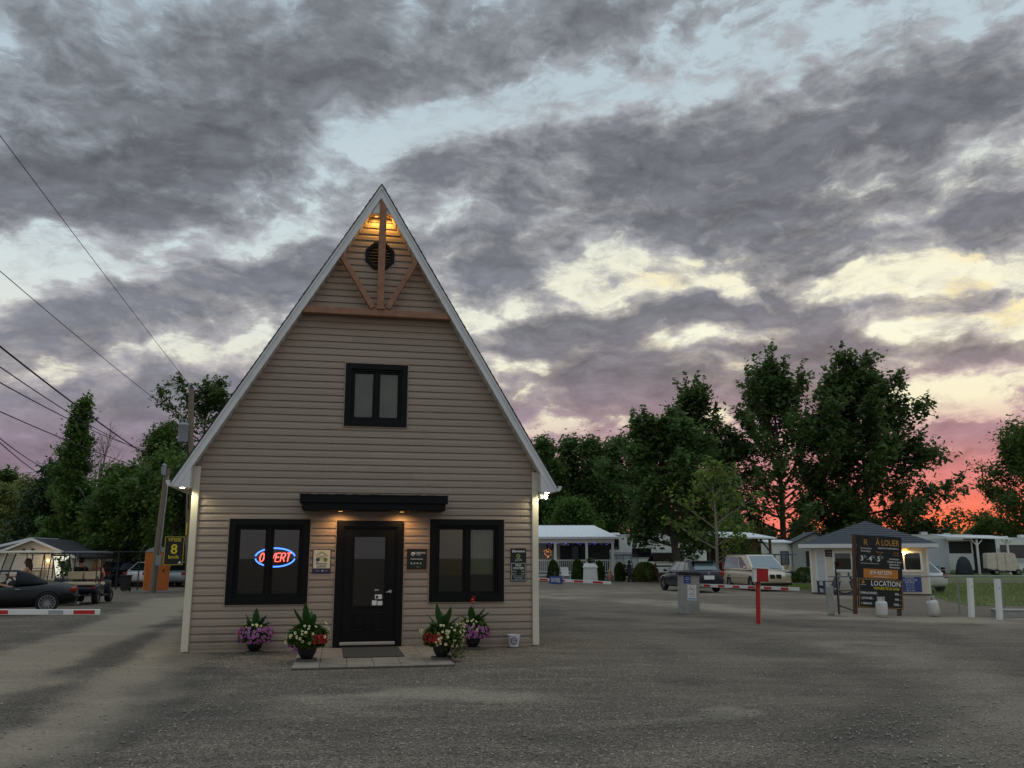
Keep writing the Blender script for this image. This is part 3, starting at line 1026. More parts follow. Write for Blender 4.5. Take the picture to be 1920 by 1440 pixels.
# canopy over the door, hung on two thin chains
aw = MB().bbox(1.90, 4.555, -0.56, -0.022, 2.575, 2.715, 0.008).build('door_canopy', m_black, house)
MB().bbox(1.945, 4.515, -0.525, -0.022, 2.455, 2.574, 0.006).build('canopy_fascia', m_black, aw)
MB().box(1.96, 4.50, -0.51, -0.03, 2.448, 2.4555).build('canopy_underside', m_black, aw)
mb = MB()
for k in range(26):
    x0_ = 1.89 + k * 0.1032
    mb.box(x0_ + 0.002, x0_ + 0.100, -0.575, -0.03, 2.716, 2.724 + random.uniform(0, 0.012))
mb.build('canopy_shingles', m_shingle, aw)
for xx in (2.62, 3.74):
    lg = MB().lathe([(0.05, 2.440), (0.05, 2.447), (0.038, 2.447)], 16, (xx, -0.20, 0), caps=False).build('canopy_light', m_black, aw)
    MB().lathe([(0.001, 2.437), (0.037, 2.437), (0.037, 2.446), (0.001, 2.446)], 16, (xx, -0.20, 0), caps=False).build('lens', m_lamp_warm, lg)
    lamp('canopy_lamp', 'SPOT', 13.0, (1.0, 0.54, 0.20), HM @ Matrix.Translation((xx, -0.30, 2.43)) @ Matrix.Rotation(R(14), 4, 'X'), 0.03, 150, 0.9)
for xx in (2.36, 4.16):
    mb = MB()
    a, b = Vector((xx, -0.03, 4.02)), Vector((xx - 0.02, -0.42, 2.73))
    n = 42
    for k in range(n):
        p, q = a.lerp(b, k / n), a.lerp(b, (k + 0.8) / n)
        off = Vector((0.006 if k % 2 else -0.006, 0, 0))
        mb.tube([p + off, q - off], 0.0035, 4)
    mb.build('canopy_chain', m_trim, aw)
    MB().box(xx - 0.03, xx + 0.03, -0.035, -0.019, 4.0, 4.05).build('chain_anchor', m_trim, aw)

# ------------------------------------------------------------------ things on and at the office
def wall_thing(name, label, cat, x, z, y=-0.024):
    return thing(name, label, cat, HW(x, y, z), HYAW)


# neon sign hung inside the left window: an oval and the word in glass tubes
ns = wall_thing('neon_sign', 'glowing red and blue neon oval sign reading OUVERT inside window', 'neon sign', 1.485, 1.615, 0.10)
mb = MB()
seg = [(8, 172), (188, 352)]
for a0, a1 in seg:
    mb.tube([(0.35 * math.cos(R(a)), 0, 0.165 * math.sin(R(a))) for a in np.linspace(a0, a1, 26)], 0.013, 8)
mb.build('neon_oval', m_neon_blue, ns, True)
STROKES = {
    'O': [[(0.5 + 0.5 * math.cos(t), 0.5 + 0.5 * math.sin(t)) for t in np.linspace(0.3, 6.5, 16)]],
    'U': [[(0, 1), (0, 0.25), (0.2, 0), (0.8, 0), (1, 0.25), (1, 1)]],
    'V': [[(0, 1), (0.5, 0), (1, 1)]],
    'E': [[(1, 1), (0, 1), (0, 0), (1, 0)], [(0, 0.52), (0.8, 0.52)]],
    'R': [[(0, 0), (0, 1), (0.8, 1), (1, 0.8), (0.8, 0.5), (0, 0.5)], [(0.5, 0.5), (1, 0)]],
    'T': [[(0, 1), (1, 1)], [(0.5, 1), (0.5, 0)]],
}
xs = -0.265
for ch in 'OUVERT':
    mb = MB()
    for st in STROKES[ch]:
        for dd in (0.0,):
            mb.tube([(xs + p[0] * 0.07 + (p[1] - 0.5) * 0.028, -0.006, -0.075 + p[1] * 0.15) for p in st], 0.0115, 6)
    mb.build('neon_letter', m_neon_red, ns, True)
    xs += 0.0925
MB().box(-0.30, 0.30, 0.02, 0.03, -0.01, 0.01).box(-0.01, 0.01, 0.02, 0.03, -0.15, 0.15).build('backing_bar', m_pblack, ns)
lamp('neon_lamp', 'POINT', 1.2, (1.0, 0.18, 0.16), HM @ Matrix.Translation((1.5, 0.18, 1.6)), 0.12)

# cyclists welcome sign
s1 = wall_thing('wall_sign', 'cream sign with house outline and bicycle left of the black door', 'sign', 2.32, 1.548)
MB().bbox(-0.165, 0.165, -0.012, 0, -0.215, 0.215, 0.003).build('board', m_pnavy, s1)
MB().box(-0.15, 0.15, -0.0135, -0.0125, -0.128, 0.20).build('face', m_pcream, s1)
mb = MB()
mb.bar((-0.105, -0.0155, 0.098), (0, -0.0155, 0.172), 0.003, 0.011, (0, 1, 0)).bar((0.105, -0.0155, 0.098), (0, -0.0155, 0.172), 0.003, 0.011, (0, 1, 0))
mb.build('house_outline', m_pblack, s1)
m_sgreen = mat('print_green', (104, 140, 40), 0.6)
m_steal = mat('print_slate', (52, 84, 92), 0.6)
for xx, mm in ((-0.07, m_steal), (0.065, m_sgreen)):
    MB().lathe([(0.037, -0.0165), (0.037, -0.0145)], 20, (xx, 0, 0.028), 'y').build('bicycle_wheel', mm, s1)
mb = MB()
for a, b in (((-0.07, 0.028), (-0.035, 0.085)), ((-0.035, 0.085), (0.035, 0.08)), ((0.035, 0.08), (0.065, 0.028)), ((-0.035, 0.085), (0.0, 0.028)), ((0.0, 0.028), (0.035, 0.08)), ((0.035, 0.08), (0.03, 0.104)), ((0.03, 0.104), (0.058, 0.106)), ((-0.04, 0.098), (-0.02, 0.098))):
    mb.bar((a[0], -0.0175, a[1]), (b[0], -0.0175, b[1]), 0.002, 0.006, (0, 1, 0))
mb.build('bicycle_frame', m_porange, s1)
lettering('Bienvenue', 0.052, 0, -0.058, -0.0145, m_pblack, s1, sx=0.92, depth=0.0006, bold=0.0006)
lettering('cyclistes!', 0.052, 0, -0.103, -0.0145, m_pblack, s1, sx=0.92, depth=0.0006, bold=0.0006)
MB().box(-0.10, 0.10, -0.0145, -0.0137, -0.119, -0.116).build('rule', m_pblack, s1)
MB().lathe([(0.014, -0.0145), (0.014, -0.0122)], 12, (0.02, 0, -0.172), 'y').build('emblem', m_pchalk, s1)
lettering('Québec', 0.024, -0.07, -0.178, -0.0125, m_pchalk, s1, depth=0.0006)
lettering('vélo', 0.022, 0.085, -0.178, -0.0125, m_pchalk, s1, depth=0.0006)

# four star sign
s2 = wall_thing('wall_sign', 'square dark green sign with four stars right of the black door', 'sign', 4.05, 1.58)
MB().bbox(-0.194, 0.194, -0.012, 0, -0.195, 0.195, 0.003).build('board', m_pgreen, s2)
MB().frame(-0.194, 0.194, -0.195, 0.195, 0.006, -0.0145, -0.0122).build('rim', m_porange, s2)
MB().lathe([(0.034, -0.0145), (0.034, -0.0122)], 20, (-0.075, 0, 0.098), 'y').build('emblem', m_pchalk, s2)
MB().xz([(-0.098, 0.082), (-0.052, 0.082), (-0.075, 0.112)], -0.0165, -0.0146).build('emblem_hill', m_pgreen, s2)
lettering('CAMPING', 0.046, 0.055, 0.100, -0.0125, m_pchalk, s2, bold=0.0008, depth=0.0006)
lettering('QUÉBEC', 0.026, 0.025, 0.072, -0.0125, m_pchalk, s2, depth=0.0006)
lettering('CAMPING BEAU-LIEU', 0.024, 0, -0.005, -0.0125, m_pchalk, s2, depth=0.0006, bold=0.0008)
for k in range(4):
    cx_, cz_ = -0.098 + k * 0.056, -0.076
    pts = [(cx_ + (0.021 if i % 2 == 0 else 0.009) * math.sin(i * math.pi / 5), cz_ + (0.021 if i % 2 == 0 else 0.009) * math.cos(i * math.pi / 5)) for i in range(10)][::-1]
    MB().xz(pts, -0.0145, -0.0124).build('star', m_pchalk, s2)
lettering('2024', 0.03, 0.02, -0.15, -0.0125, m_steel, s2, depth=0.0006)

# entrance price sign
s3 = wall_thing('wall_sign', 'tall narrow black entry price sign near the right corner board', 'sign', 5.982, 1.476)
MB().bbox(-0.152, 0.152, -0.012, 0, -0.308, 0.308, 0.003).build('board', m_pblack, s3)
lettering('Bienvenue', 0.068, 0, 0.232, -0.0125, m_pchalk, s3, sx=0.88, depth=0.0006, bold=0.0012, shear=0.25)
MB().lathe([(0.036, -0.0145), (0.036, -0.0122)], 20, (0, 0, 0.165), 'y').build('emblem', mat('print_lime', (168, 172, 84), 0.6), s3)
MB().xz([(-0.014, 0.15), (0.014, 0.15), (0.022, 0.178), (0, 0.188), (-0.022, 0.178)], -0.0160, -0.0146).build('emblem_leaf', m_pgreen, s3)
lettering('CAMPING', 0.026, 0, 0.098, -0.0125, m_pchalk, s3, depth=0.0006)
lettering('WELCOME', 0.03, 0, 0.070, -0.0125, m_pchalk, s3, depth=0.0006)
MB().frame(-0.135, 0.135, -0.29, 0.03, 0.006, -0.0145, -0.0122).build('price_border', m_pchalk, s3)
lettering('PRIX', 0.058, 0, -0.032, -0.0125, m_pchalk, s3, depth=0.0006, bold=0.001)
lettering("D'ENTRÉE", 0.052, 0, -0.082, -0.0125, m_pchalk, s3, depth=0.0006, bold=0.001, sx=0.92)
lettering('Adulte:', 0.028, -0.115, -0.130, -0.0125, m_pchalk, s3, depth=0.0006, align='LEFT')
lettering('8,00$', 0.028, 0.115, -0.130, -0.0125, m_pchalk, s3, depth=0.0006, align='RIGHT')
lettering('Enfant:', 0.028, -0.115, -0.180, -0.0125, m_pchalk, s3, depth=0.0006, align='LEFT')
lettering('5,00$', 0.028, 0.115, -0.180, -0.0125, m_pchalk, s3, depth=0.0006, align='RIGHT')
MB().box(-0.115, 0.115, -0.0145, -0.0124, -0.212, -0.208).build('rule', m_pchalk, s3)
lettering('Taxes et stationnement', 0.020, 0, -0.240, -0.0125, m_pchalk, s3, depth=0.0006)
lettering('Journée: 3,00$', 0.025, 0, -0.270, -0.0125, m_pchalk, s3, depth=0.0006)

# ------------------------------------------------------------------ ground
def ground_mat():
    m = bpy.data.materials.new('gravel_ground')
    m.use_nodes = True
    t = NT(m.node_tree)
    b = t.n['Principled BSDF']
    pos = t.node('ShaderNodeTexCoord').outputs['Object']
    big = t.noise(pos, 0.22, 6, 0.6, 0.6).outputs[0]
    med = t.noise(t.mapping(pos, rot=(0, 0, R(-14)), scale=(0.55, 1.7, 1)), 0.8, 7, 0.65, 0.8).outputs[0]
    fin = t.noise(pos, 38, 4, 0.7).outputs[0]
    vor = t.node('ShaderNodeTexVoronoi')
    t.l.new(pos, vor.inputs['Vector'])
    vor.inputs['Scale'].default_value = 55
    vor2 = t.node('ShaderNodeTexVoronoi')
    t.l.new(pos, vor2.inputs['Vector'])
    vor2.inputs['Scale'].default_value = 130
    grey = t.mix(t.mapr(big, 0.35, 0.65), lin(116, 105, 93), lin(132, 119, 104))
    grey = t.mix(t.mapr(med, 0.38, 0.62), grey, lin(88, 80, 71))
    # dust
    grey = t.mix(t.mapr(med, 0.55, 0.72, 0, 0.55), grey, lin(150, 138, 121))
    # stones of their own colour
    sepc = t.node('ShaderNodeSeparateColor')
    t.l.new(vor.outputs['Color'], sepc.inputs[0])
    st = t.math('ADD', t.mapr(sepc.outputs[0], 0.0, 1.0, 0.42, 1.60), t.mapr(sepc.outputs[1], 0.92, 0.96, 0, 1.0))
    sepd = t.node('ShaderNodeSeparateColor')
    t.l.new(vor2.outputs['Color'], sepd.inputs[0])
    st2 = t.mapr(sepd.outputs[0], 0.0, 1.0, 0.60, 1.44)
    k = t.math('MULTIPLY', st, st2)
    k = t.math('MULTIPLY', k, t.mapr(fin, 0.25, 0.75, 0.62, 1.4))
    cv = t.node('ShaderNodeCombineXYZ')
    for i in range(3):
        t.put(cv.inputs[i], k)
    stone = t.vmath('MULTIPLY', grey, cv.outputs[0])
    # worn sandy tracks, damp ruts and dusty strips, each where the wheels run
    att = lambda nm: t.node('ShaderNodeAttribute', attribute_name=nm).outputs['Fac']
    blot = t.noise(pos, 5.5, 6, 0.7, 0.4).outputs[0]
    edge = t.math('MULTIPLY_ADD', t.math('SUBTRACT', blot, 0.5), 0.8, t.math('MULTIPLY', t.math('SUBTRACT', fin, 0.5), 0.5))
    sp = t.node('ShaderNodeSeparateXYZ')
    t.l.new(pos, sp.inputs[0])
    X, Y = sp.outputs[0], sp.outputs[1]

    def times(c, k):
        v = t.node('ShaderNodeCombineXYZ')
        for i in range(3):
            t.put(v.inputs[i], k)
        return t.vmath('MULTIPLY', c, v.outputs[0])
    # the driveway on the right is packed and browner, with long tyre streaks
    str_ = t.noise(t.mapping(pos, rot=(0, 0, R(50)), scale=(0.30, 1.3, 1)), 1.0, 8, 0.68, 1.1).outputs[0]
    rgt = t.math('MULTIPLY', t.mapr(X, 0.5, 4.0, 0, 1, True), t.mapr(Y, 6.0, 12.0, 0.3, 1, True))
    brown = t.mix(t.mapr(str_, 0.36, 0.64), lin(138, 124, 107), lin(104, 94, 82))
    col = t.mix(t.math('MULTIPLY', rgt, 0.70), stone, times(brown, t.mapr(k, 0.4, 1.8, 0.72, 1.28)))
    sandc = t.mix(t.mapr(med, 0.35, 0.7), lin(139, 126, 109), lin(166, 151, 131))
    sandy = t.mapr(t.math('MULTIPLY', att('sand'), t.math('ADD', edge, 1.0)), 0.0, 1.0, 0, 1, True)
    col = t.mix(t.math('MULTIPLY', sandy, 0.85), col, times(sandc, t.mapr(k, 0.4, 1.8, 0.84, 1.16)))
    col = t.mix(t.math('MULTIPLY', t.mapr(t.math('MULTIPLY', att('light'), t.math('ADD', edge, 1.0)), 0.0, 1.0, 0, 1, True), 0.75), col, times(t.mix(0.0, lin(168, 155, 136), lin(168, 155, 136)), t.mapr(k, 0.4, 1.8, 0.75, 1.25)))
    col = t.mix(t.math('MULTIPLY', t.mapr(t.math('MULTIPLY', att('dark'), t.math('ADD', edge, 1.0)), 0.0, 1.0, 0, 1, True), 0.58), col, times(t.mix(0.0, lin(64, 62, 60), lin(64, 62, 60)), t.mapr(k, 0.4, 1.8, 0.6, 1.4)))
    # far off it is scrub and turf
    col = t.mix(t.mapr(Y, 92, 110), col, lin(62, 70, 44))
    t.put(b.inputs['Base Color'], col)
    b.inputs['Roughness'].default_value = 0.92
    b.inputs['Specular IOR Level'].default_value = 0.25
    h = t.math('ADD', t.math('MULTIPLY', vor.outputs['Distance'], -1.0), t.math('MULTIPLY', vor2.outputs['Distance'], -0.5))
    h = t.math('ADD', h, t.math('MULTIPLY', fin, 0.5))
    bp = t.node('ShaderNodeBump')
    t.put(bp.inputs['Strength'], t.math('SUBTRACT', 0.75, t.math('MULTIPLY', sandy, 0.5)))
    bp.inputs['Distance'].default_value = 0.012
    t.put(bp.inputs['Height'], h)
    t.put(b.inputs['Normal'], bp.outputs[0])
    return m


def vnoise(x, y, seed=0):
    """smooth value noise"""
    g = np.random.default_rng(seed).random((256, 256))
    xi, yi = np.floor(x).astype(int), np.floor(y).astype(int)
    fx, fy = x - xi, y - yi
    fx, fy = fx * fx * (3 - 2 * fx), fy * fy * (3 - 2 * fy)
    q = lambda i, j: g[i % 256, j % 256]
    return (q(xi, yi) * (1 - fx) + q(xi + 1, yi) * fx) * (1 - fy) + (q(xi, yi + 1) * (1 - fx) + q(xi + 1, yi + 1) * fx) * fy


def fbm(x, y, seed=0, octv=4):
    r, a, t = 0.0, 1.0, 0.0
    for k in range(octv):
        r = r + a * vnoise(x * 2 ** k + 17.3 * k, y * 2 ** k + 9.1 * k, seed + k)
        t += a
        a *= 0.55
    return r / t


def undulate(x, y):
    return 0.050 * (fbm(x * 0.35, y * 0.35, 3, 4) - 0.5) + 0.016 * (fbm(x * 2.1, y * 2.1, 8, 2) - 0.5)


def along(x, y, pts):
    """distance to a drawn line on the ground"""
    d = np.full(x.shape, 1e9)
    for (x0, y0), (x1, y1) in zip(pts[:-1], pts[1:]):
        vx, vy = x1 - x0, y1 - y0
        t = np.clip(((x - x0) * vx + (y - y0) * vy) / (vx * vx + vy * vy), 0, 1)
        d = np.minimum(d, np.hypot(x - x0 - t * vx, y - y0 - t * vy))
    return d


def soft(d, w0, w1):
    t = np.clip((w1 - d) / (w1 - w0), 0, 1)
    return t * t * (3 - 2 * t)


m_ground = ground_mat()
xsn = np.concatenate([-np.geomspace(2500, 24, 12), np.linspace(-22, 22, 300), np.geomspace(24, 2500, 12)])
ysn = np.concatenate([[-2500, -600, -150, -40, -10], np.linspace(-4, 44, 300), np.geomspace(46, 2500, 16)])
XX, YY = np.meshgrid(xsn, ysn)
TRACK_A = [(-4.1, 3.0), (-4.05, 6.0), (-4.14, 7.85), (-4.38, 9.38), (-5.21, 12.49), (-6.56, 17.07), (-8.42, 22.69), (-10.5, 29)]
TRACK_B = [(-6.6, 6.0), (-6.94, 11.23), (-7.75, 14.4), (-8.82, 18.8), (-10.33, 25.9), (-13.5, 36)]
RUT_A = [(-4.9, 5.0), (-5.25, 9.08), (-5.98, 11.95), (-7.24, 16.75), (-8.7, 23.07), (-10.6, 30)]
RUT_B = [(-8.4, 8.0), (-8.7, 12.0), (-9.6, 17), (-11.5, 24), (-14.5, 33)]
wx = (fbm(XX * 0.8, YY * 0.8, 20) - 0.5) * 1.4
dA, dB = along(XX, YY, TRACK_A) + wx, along(XX, YY, TRACK_B) + wx
sand = np.maximum(soft(dA, 0.35, 1.05), soft(dB, 0.8, 1.7) * 0.9)
rut = np.maximum(soft(along(XX, YY, RUT_A) + wx * 0.5, 0.10, 0.62), soft(along(XX, YY, RUT_B) + wx * 0.5, 0.1, 0.7) * 0.7) * np.clip(fbm(XX * 0.5, YY * 0.5, 31) * 2.6 - 0.5, 0, 1)
DARKS = [([(-3.6, 7.4), (-3.9, 9.6), (-4.5, 12.4), (-5.7, 16.4), (-7.4, 21)], 0.25, 0.8, 0.8),
         ([(0.6, 30), (0.79, 26.06), (3.31, 22.84), (4.75, 17.18), (4.64, 11.3), (3.2, 7)], 0.3, 1.5, 0.75), ([(5.2, 26), (7.16, 21.97), (9.03, 18.98), (8.58, 14.91), (7.0, 10)], 0.3, 1.2, 0.7),
         ([(1.59, 51.98), (6.28, 54.2), (9.19, 50.27)], 1.0, 3.5, 0.5), ([(-3.1, 9.71), (-1.27, 8.31), (0.6, 8.4), (2.2, 9.4)], 0.2, 1.0, 0.7),
         ([(-3.0, 6.4), (-1.0, 6.2), (1.2, 6.6)], 0.2, 0.8, 0.6), ([(2.2, 28), (5.6, 24.3), (9.4, 22.3), (13, 21.5)], 0.2, 0.8, 0.6), ([(1.0, 22), (2.6, 17), (2.4, 12)], 0.15, 0.6, 0.6)]
LIGHTS = [([(1.15, 37.56), (5.69, 32.3), (8.5, 26), (12, 22.6)], 0.5, 2.2, 0.9), ([(-2.8, 10.3), (-1.28, 10.83), (0.2, 10.7)], 0.15, 0.7, 0.7), ([(2.3, 9.6), (1.86, 9.26), (0.73, 8.83)], 0.1, 0.4, 0.8),
          ([(3.3, 6.6), (5.0, 8.6), (6.0, 12), (6.4, 17)], 0.4, 1.3, 0.5), ([(9, 24.2), (12, 24.0), (16, 23.4)], 0.2, 1.0, 0.9), ([(-1.0, 40), (6, 44), (14, 38)], 1.5, 5, 0.6)]
dark, light = np.zeros_like(XX), np.zeros_like(XX)
for k, (pts, w0, w1, am) in enumerate(DARKS):
    dark = np.maximum(dark, soft(along(XX, YY, pts) + wx * 0.6, w0, w1) * am * np.clip(fbm(XX * 0.9, YY * 0.9, 40 + k) * 2.4 - 0.45, 0, 1))
for k, (pts, w0, w1, am) in enumerate(LIGHTS):
    light = np.maximum(light, soft(along(XX, YY, pts) + wx * 0.6, w0, w1) * am * np.clip(fbm(XX * 0.9, YY * 0.9, 60 + k) * 2.4 - 0.35, 0, 1))
flat = (np.abs(XX) < 22) * (YY > -4)
ZZ = (undulate(XX, YY) - 0.022 * rut - 0.012 * dark) * flat * np.clip((44 - YY) / 10, 0, 1) - 0.012
# flat where the office stands
lx = (XX - HORG.x) * math.cos(HYAW) + (YY - HORG.y) * math.sin(HYAW)
ly = -(XX - HORG.x) * math.sin(HYAW) + (YY - HORG.y) * math.cos(HYAW)
near = np.maximum(np.maximum(-0.6 - lx, lx - 7.0), np.maximum(-3.2 - ly, ly - 9))
ZZ = np.where(near < 0, -0.012, -0.012 + (ZZ + 0.012) * np.clip(near / 1.5, 0, 1))
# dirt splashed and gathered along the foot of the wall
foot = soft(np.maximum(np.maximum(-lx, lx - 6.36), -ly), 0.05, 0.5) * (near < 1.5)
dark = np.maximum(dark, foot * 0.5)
nv, nu = XX.shape
idx = np.arange(nv * nu).reshape(nv, nu)
quads = np.stack([idx[:-1, :-1], idx[:-1, 1:], idx[1:, 1:], idx[1:, :-1]], -1).reshape(-1, 4)
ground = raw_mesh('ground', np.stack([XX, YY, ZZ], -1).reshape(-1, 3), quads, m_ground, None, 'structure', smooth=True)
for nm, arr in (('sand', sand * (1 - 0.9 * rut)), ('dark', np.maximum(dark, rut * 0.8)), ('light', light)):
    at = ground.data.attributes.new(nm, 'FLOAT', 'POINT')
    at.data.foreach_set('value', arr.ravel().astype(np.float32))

# loose stones on the gravel near the viewer
def pebbles(name, n, xr, yr, smin, smax, m, seed, dens=None):
    g = np.random.default_rng(seed)
    ico = np.array([(0, 0, 1), (1, 0, 0), (0, 1, 0), (-1, 0, 0), (0, -1, 0), (0, 0, -1)], dtype=float)
    fc = np.array([(0, 1, 2), (0, 2, 3), (0, 3, 4), (0, 4, 1), (5, 2, 1), (5, 3, 2), (5, 4, 3), (5, 1, 4)])
    y = yr[0] + (yr[1] - yr[0]) * g.random(n) ** 1.7
    half = np.minimum(1.0, 1.0) * (0.66 * y + 0.6)
    x = (g.random(n) * 2 - 1) * half
    x = np.clip(x, xr[0], xr[1])
    s = smin + (smax - smin) * g.random(n) ** 3
    base = ico[None] * (0.6 + 0.8 * g.random((n, 6, 1))) * s[:, None, None]
    base[:, :, 2] *= 0.55
    th = g.random(n) * 6.283
    c, q = np.cos(th), np.sin(th)
    bx = base[:, :, 0] * c[:, None] - base[:, :, 1] * q[:, None]
    by = base[:, :, 0] * q[:, None] + base[:, :, 1] * c[:, None]
    lx = (x - HORG.x) * math.cos(HYAW) + (y - HORG.y) * math.sin(HYAW)
    ly = -(x - HORG.x) * math.sin(HYAW) + (y - HORG.y) * math.cos(HYAW)
    inside = (lx > -0.05) & (lx < 6.4) & (ly > -0.06)
    inside |= (lx > 1.95) & (lx < 4.45) & (ly > -2.9)
    keep = ~inside
    # fewer on the sandy tracks
    dd = np.minimum(along(x, y, TRACK_A) - 0.9, along(x, y, TRACK_B) - 1.5)
    keep &= (dd > 0) | (g.random(n) < 0.18)
    v = np.stack([x[:, None] + bx, y[:, None] + by, undulate(x, y)[:, None] - 0.010 + base[:, :, 2]], -1)[keep]
    k = len(v)
    f = (fc[None] + 6 * np.arange(k)[:, None, None]).reshape(-1, 3)
    return raw_mesh(name, v.reshape(-1, 3), f, m, None, 'stuff', mi=None)


m_peb = mat('pebble_grey', (150, 142, 132), 0.85, var=0.35, vscale=40)
m_peb2 = mat('pebble_pale', (200, 193, 182), 0.85, var=0.25, vscale=40)
pb = pebbles('gravel', 42000, (-14, 16), (4.2, 20), 0.004, 0.020, m_peb, 3)
tag(pb, 'loose grey gravel strewn over the yard in front', 'gravel')
pb2 = pebbles('gravel', 7000, (-14, 16), (4.2, 18), 0.004, 0.014, m_peb2, 4)
tag(pb2, 'pale loose stones among the darker gravel of yard', 'gravel')

# paved landing of stone slabs
m_slab = mat('stone_slab', (148, 135, 121), 0.8, var=0.14, vscale=5, bump=0.25, bscale=50, rnd=0.07, dirt=(96, 88, 78), dscale=2.5, damt=0.5)
m_joint = mat('slab_joint', (86, 80, 72), 0.95, var=0.2)
pav = MB().box(2.0, 4.42, -2.84, -0.03, -0.05, 0.012)
pav = struct(pav.build('landing', m_joint))
pav.location = HORG
pav.rotation_euler = (0, 0, HYAW)
for i in range(6):
    for j in range(4):
        x0 = 2.0 + i * 0.4035
        y0 = -2.84 + j * 0.702
        o = MB().bbox(x0 + 0.003, x0 + 0.399, y0 + 0.003, y0 + 0.698, -0.01, 0.026 + random.uniform(-0.003, 0.003), 0.004).build('paving_slab', m_slab, pav)

mt = MB().bbox(-0.49, 0.49, -0.78, 0.78, 0.0, 0.016, 0.005).build('door_mat', mat('mat_rubber', (74, 70, 64), 0.95, var=0.25, vscale=60, bump=0.6, bscale=220))
mt.location = HW(3.24, -0.98, 0.029)
mt.rotation_euler = (0, 0, HYAW + 0.01)
tag(mt, 'dark grey ribbed doormat on the paving before the door', 'doormat')

# ------------------------------------------------------------------ trees
m_bark = mat('bark', (92, 82, 72), 0.95, var=0.35, vscale=8, stretch=(3, 3, 0.6), bump=0.7, bscale=14)
m_bark_pale = mat('bark_pale', (140, 132, 122), 0.95, var=0.25, vscale=8, stretch=(3, 3, 0.6), bump=0.5, bscale=14)
m_leaf_dark = leaf_mat('leaf_dark', (88, 112, 64), (112, 134, 75), (71, 93, 57), trans=0.45)
m_leaf_mid = leaf_mat('leaf_mid', (92, 118, 58), (118, 140, 70), (72, 98, 54), trans=0.42)
m_leaf_light = leaf_mat('leaf_light', (112, 134, 60), (138, 154, 74), (94, 114, 54))
m_leaf_olive = leaf_mat('leaf_olive', (120, 128, 70), (138, 140, 80), (96, 108, 62))
m_leaf_pine = leaf_mat('leaf_pine', (58, 76, 50), (74, 94, 58), (52, 68, 48), trans=0.15)


def tube_np(path, radii, n=6):
    """tapered tube for a limb; returns verts, quads"""
    path = np.asarray(path, dtype=float)
    t = np.gradient(path, axis=0)
    t /= np.linalg.norm(t, axis=1, keepdims=True) + 1e-9
    up = np.array([0.3, 0.2, 0.93])
    a = np.cross(t, up)
    a /= np.linalg.norm(a, axis=1, keepdims=True) + 1e-9
    b = np.cross(t, a)
    th = np.arange(n) * 2 * np.pi / n
    v = path[:, None, :] + (a[:, None, :] * np.cos(th)[None, :, None] + b[:, None, :] * np.sin(th)[None, :, None]) * np.asarray(radii)[:, None, None]
    m = len(path)
    i, k = np.meshgrid(np.arange(m - 1), np.arange(n), indexing='ij')
    f = np.stack([i * n + k, i * n + (k + 1) % n, (i + 1) * n + (k + 1) % n, (i + 1) * n + k], -1).reshape(-1, 4)
    return v.reshape(-1, 3), f


def leaf_quads(centres, size, g, flat=0.35, aspect=0.62, svar=0.65):
    """one small leaf-shaped quad at every centre"""
    n = len(centres)
    d = g.normal(size=(n, 3))
    d[:, 2] = d[:, 2] * 0.6 - 0.25
    d /= np.linalg.norm(d, axis=1, keepdims=True)
    u = g.normal(size=(n, 3)) * flat
    u[:, 2] += 1
    s = np.cross(d, u)
    s /= np.linalg.norm(s, axis=1, keepdims=True) + 1e-9
    sz = size * (1 - svar + 2 * svar * g.random(n))[:, None]
    v = np.stack([centres - d * sz * 0.5, centres + s * sz * aspect * 0.5 - d * sz * 0.05, centres + d * sz * 0.5, centres - s * sz * aspect * 0.5 - d * sz * 0.05], 1)
    return v.reshape(-1, 3), np.arange(4 * n).reshape(-1, 4)


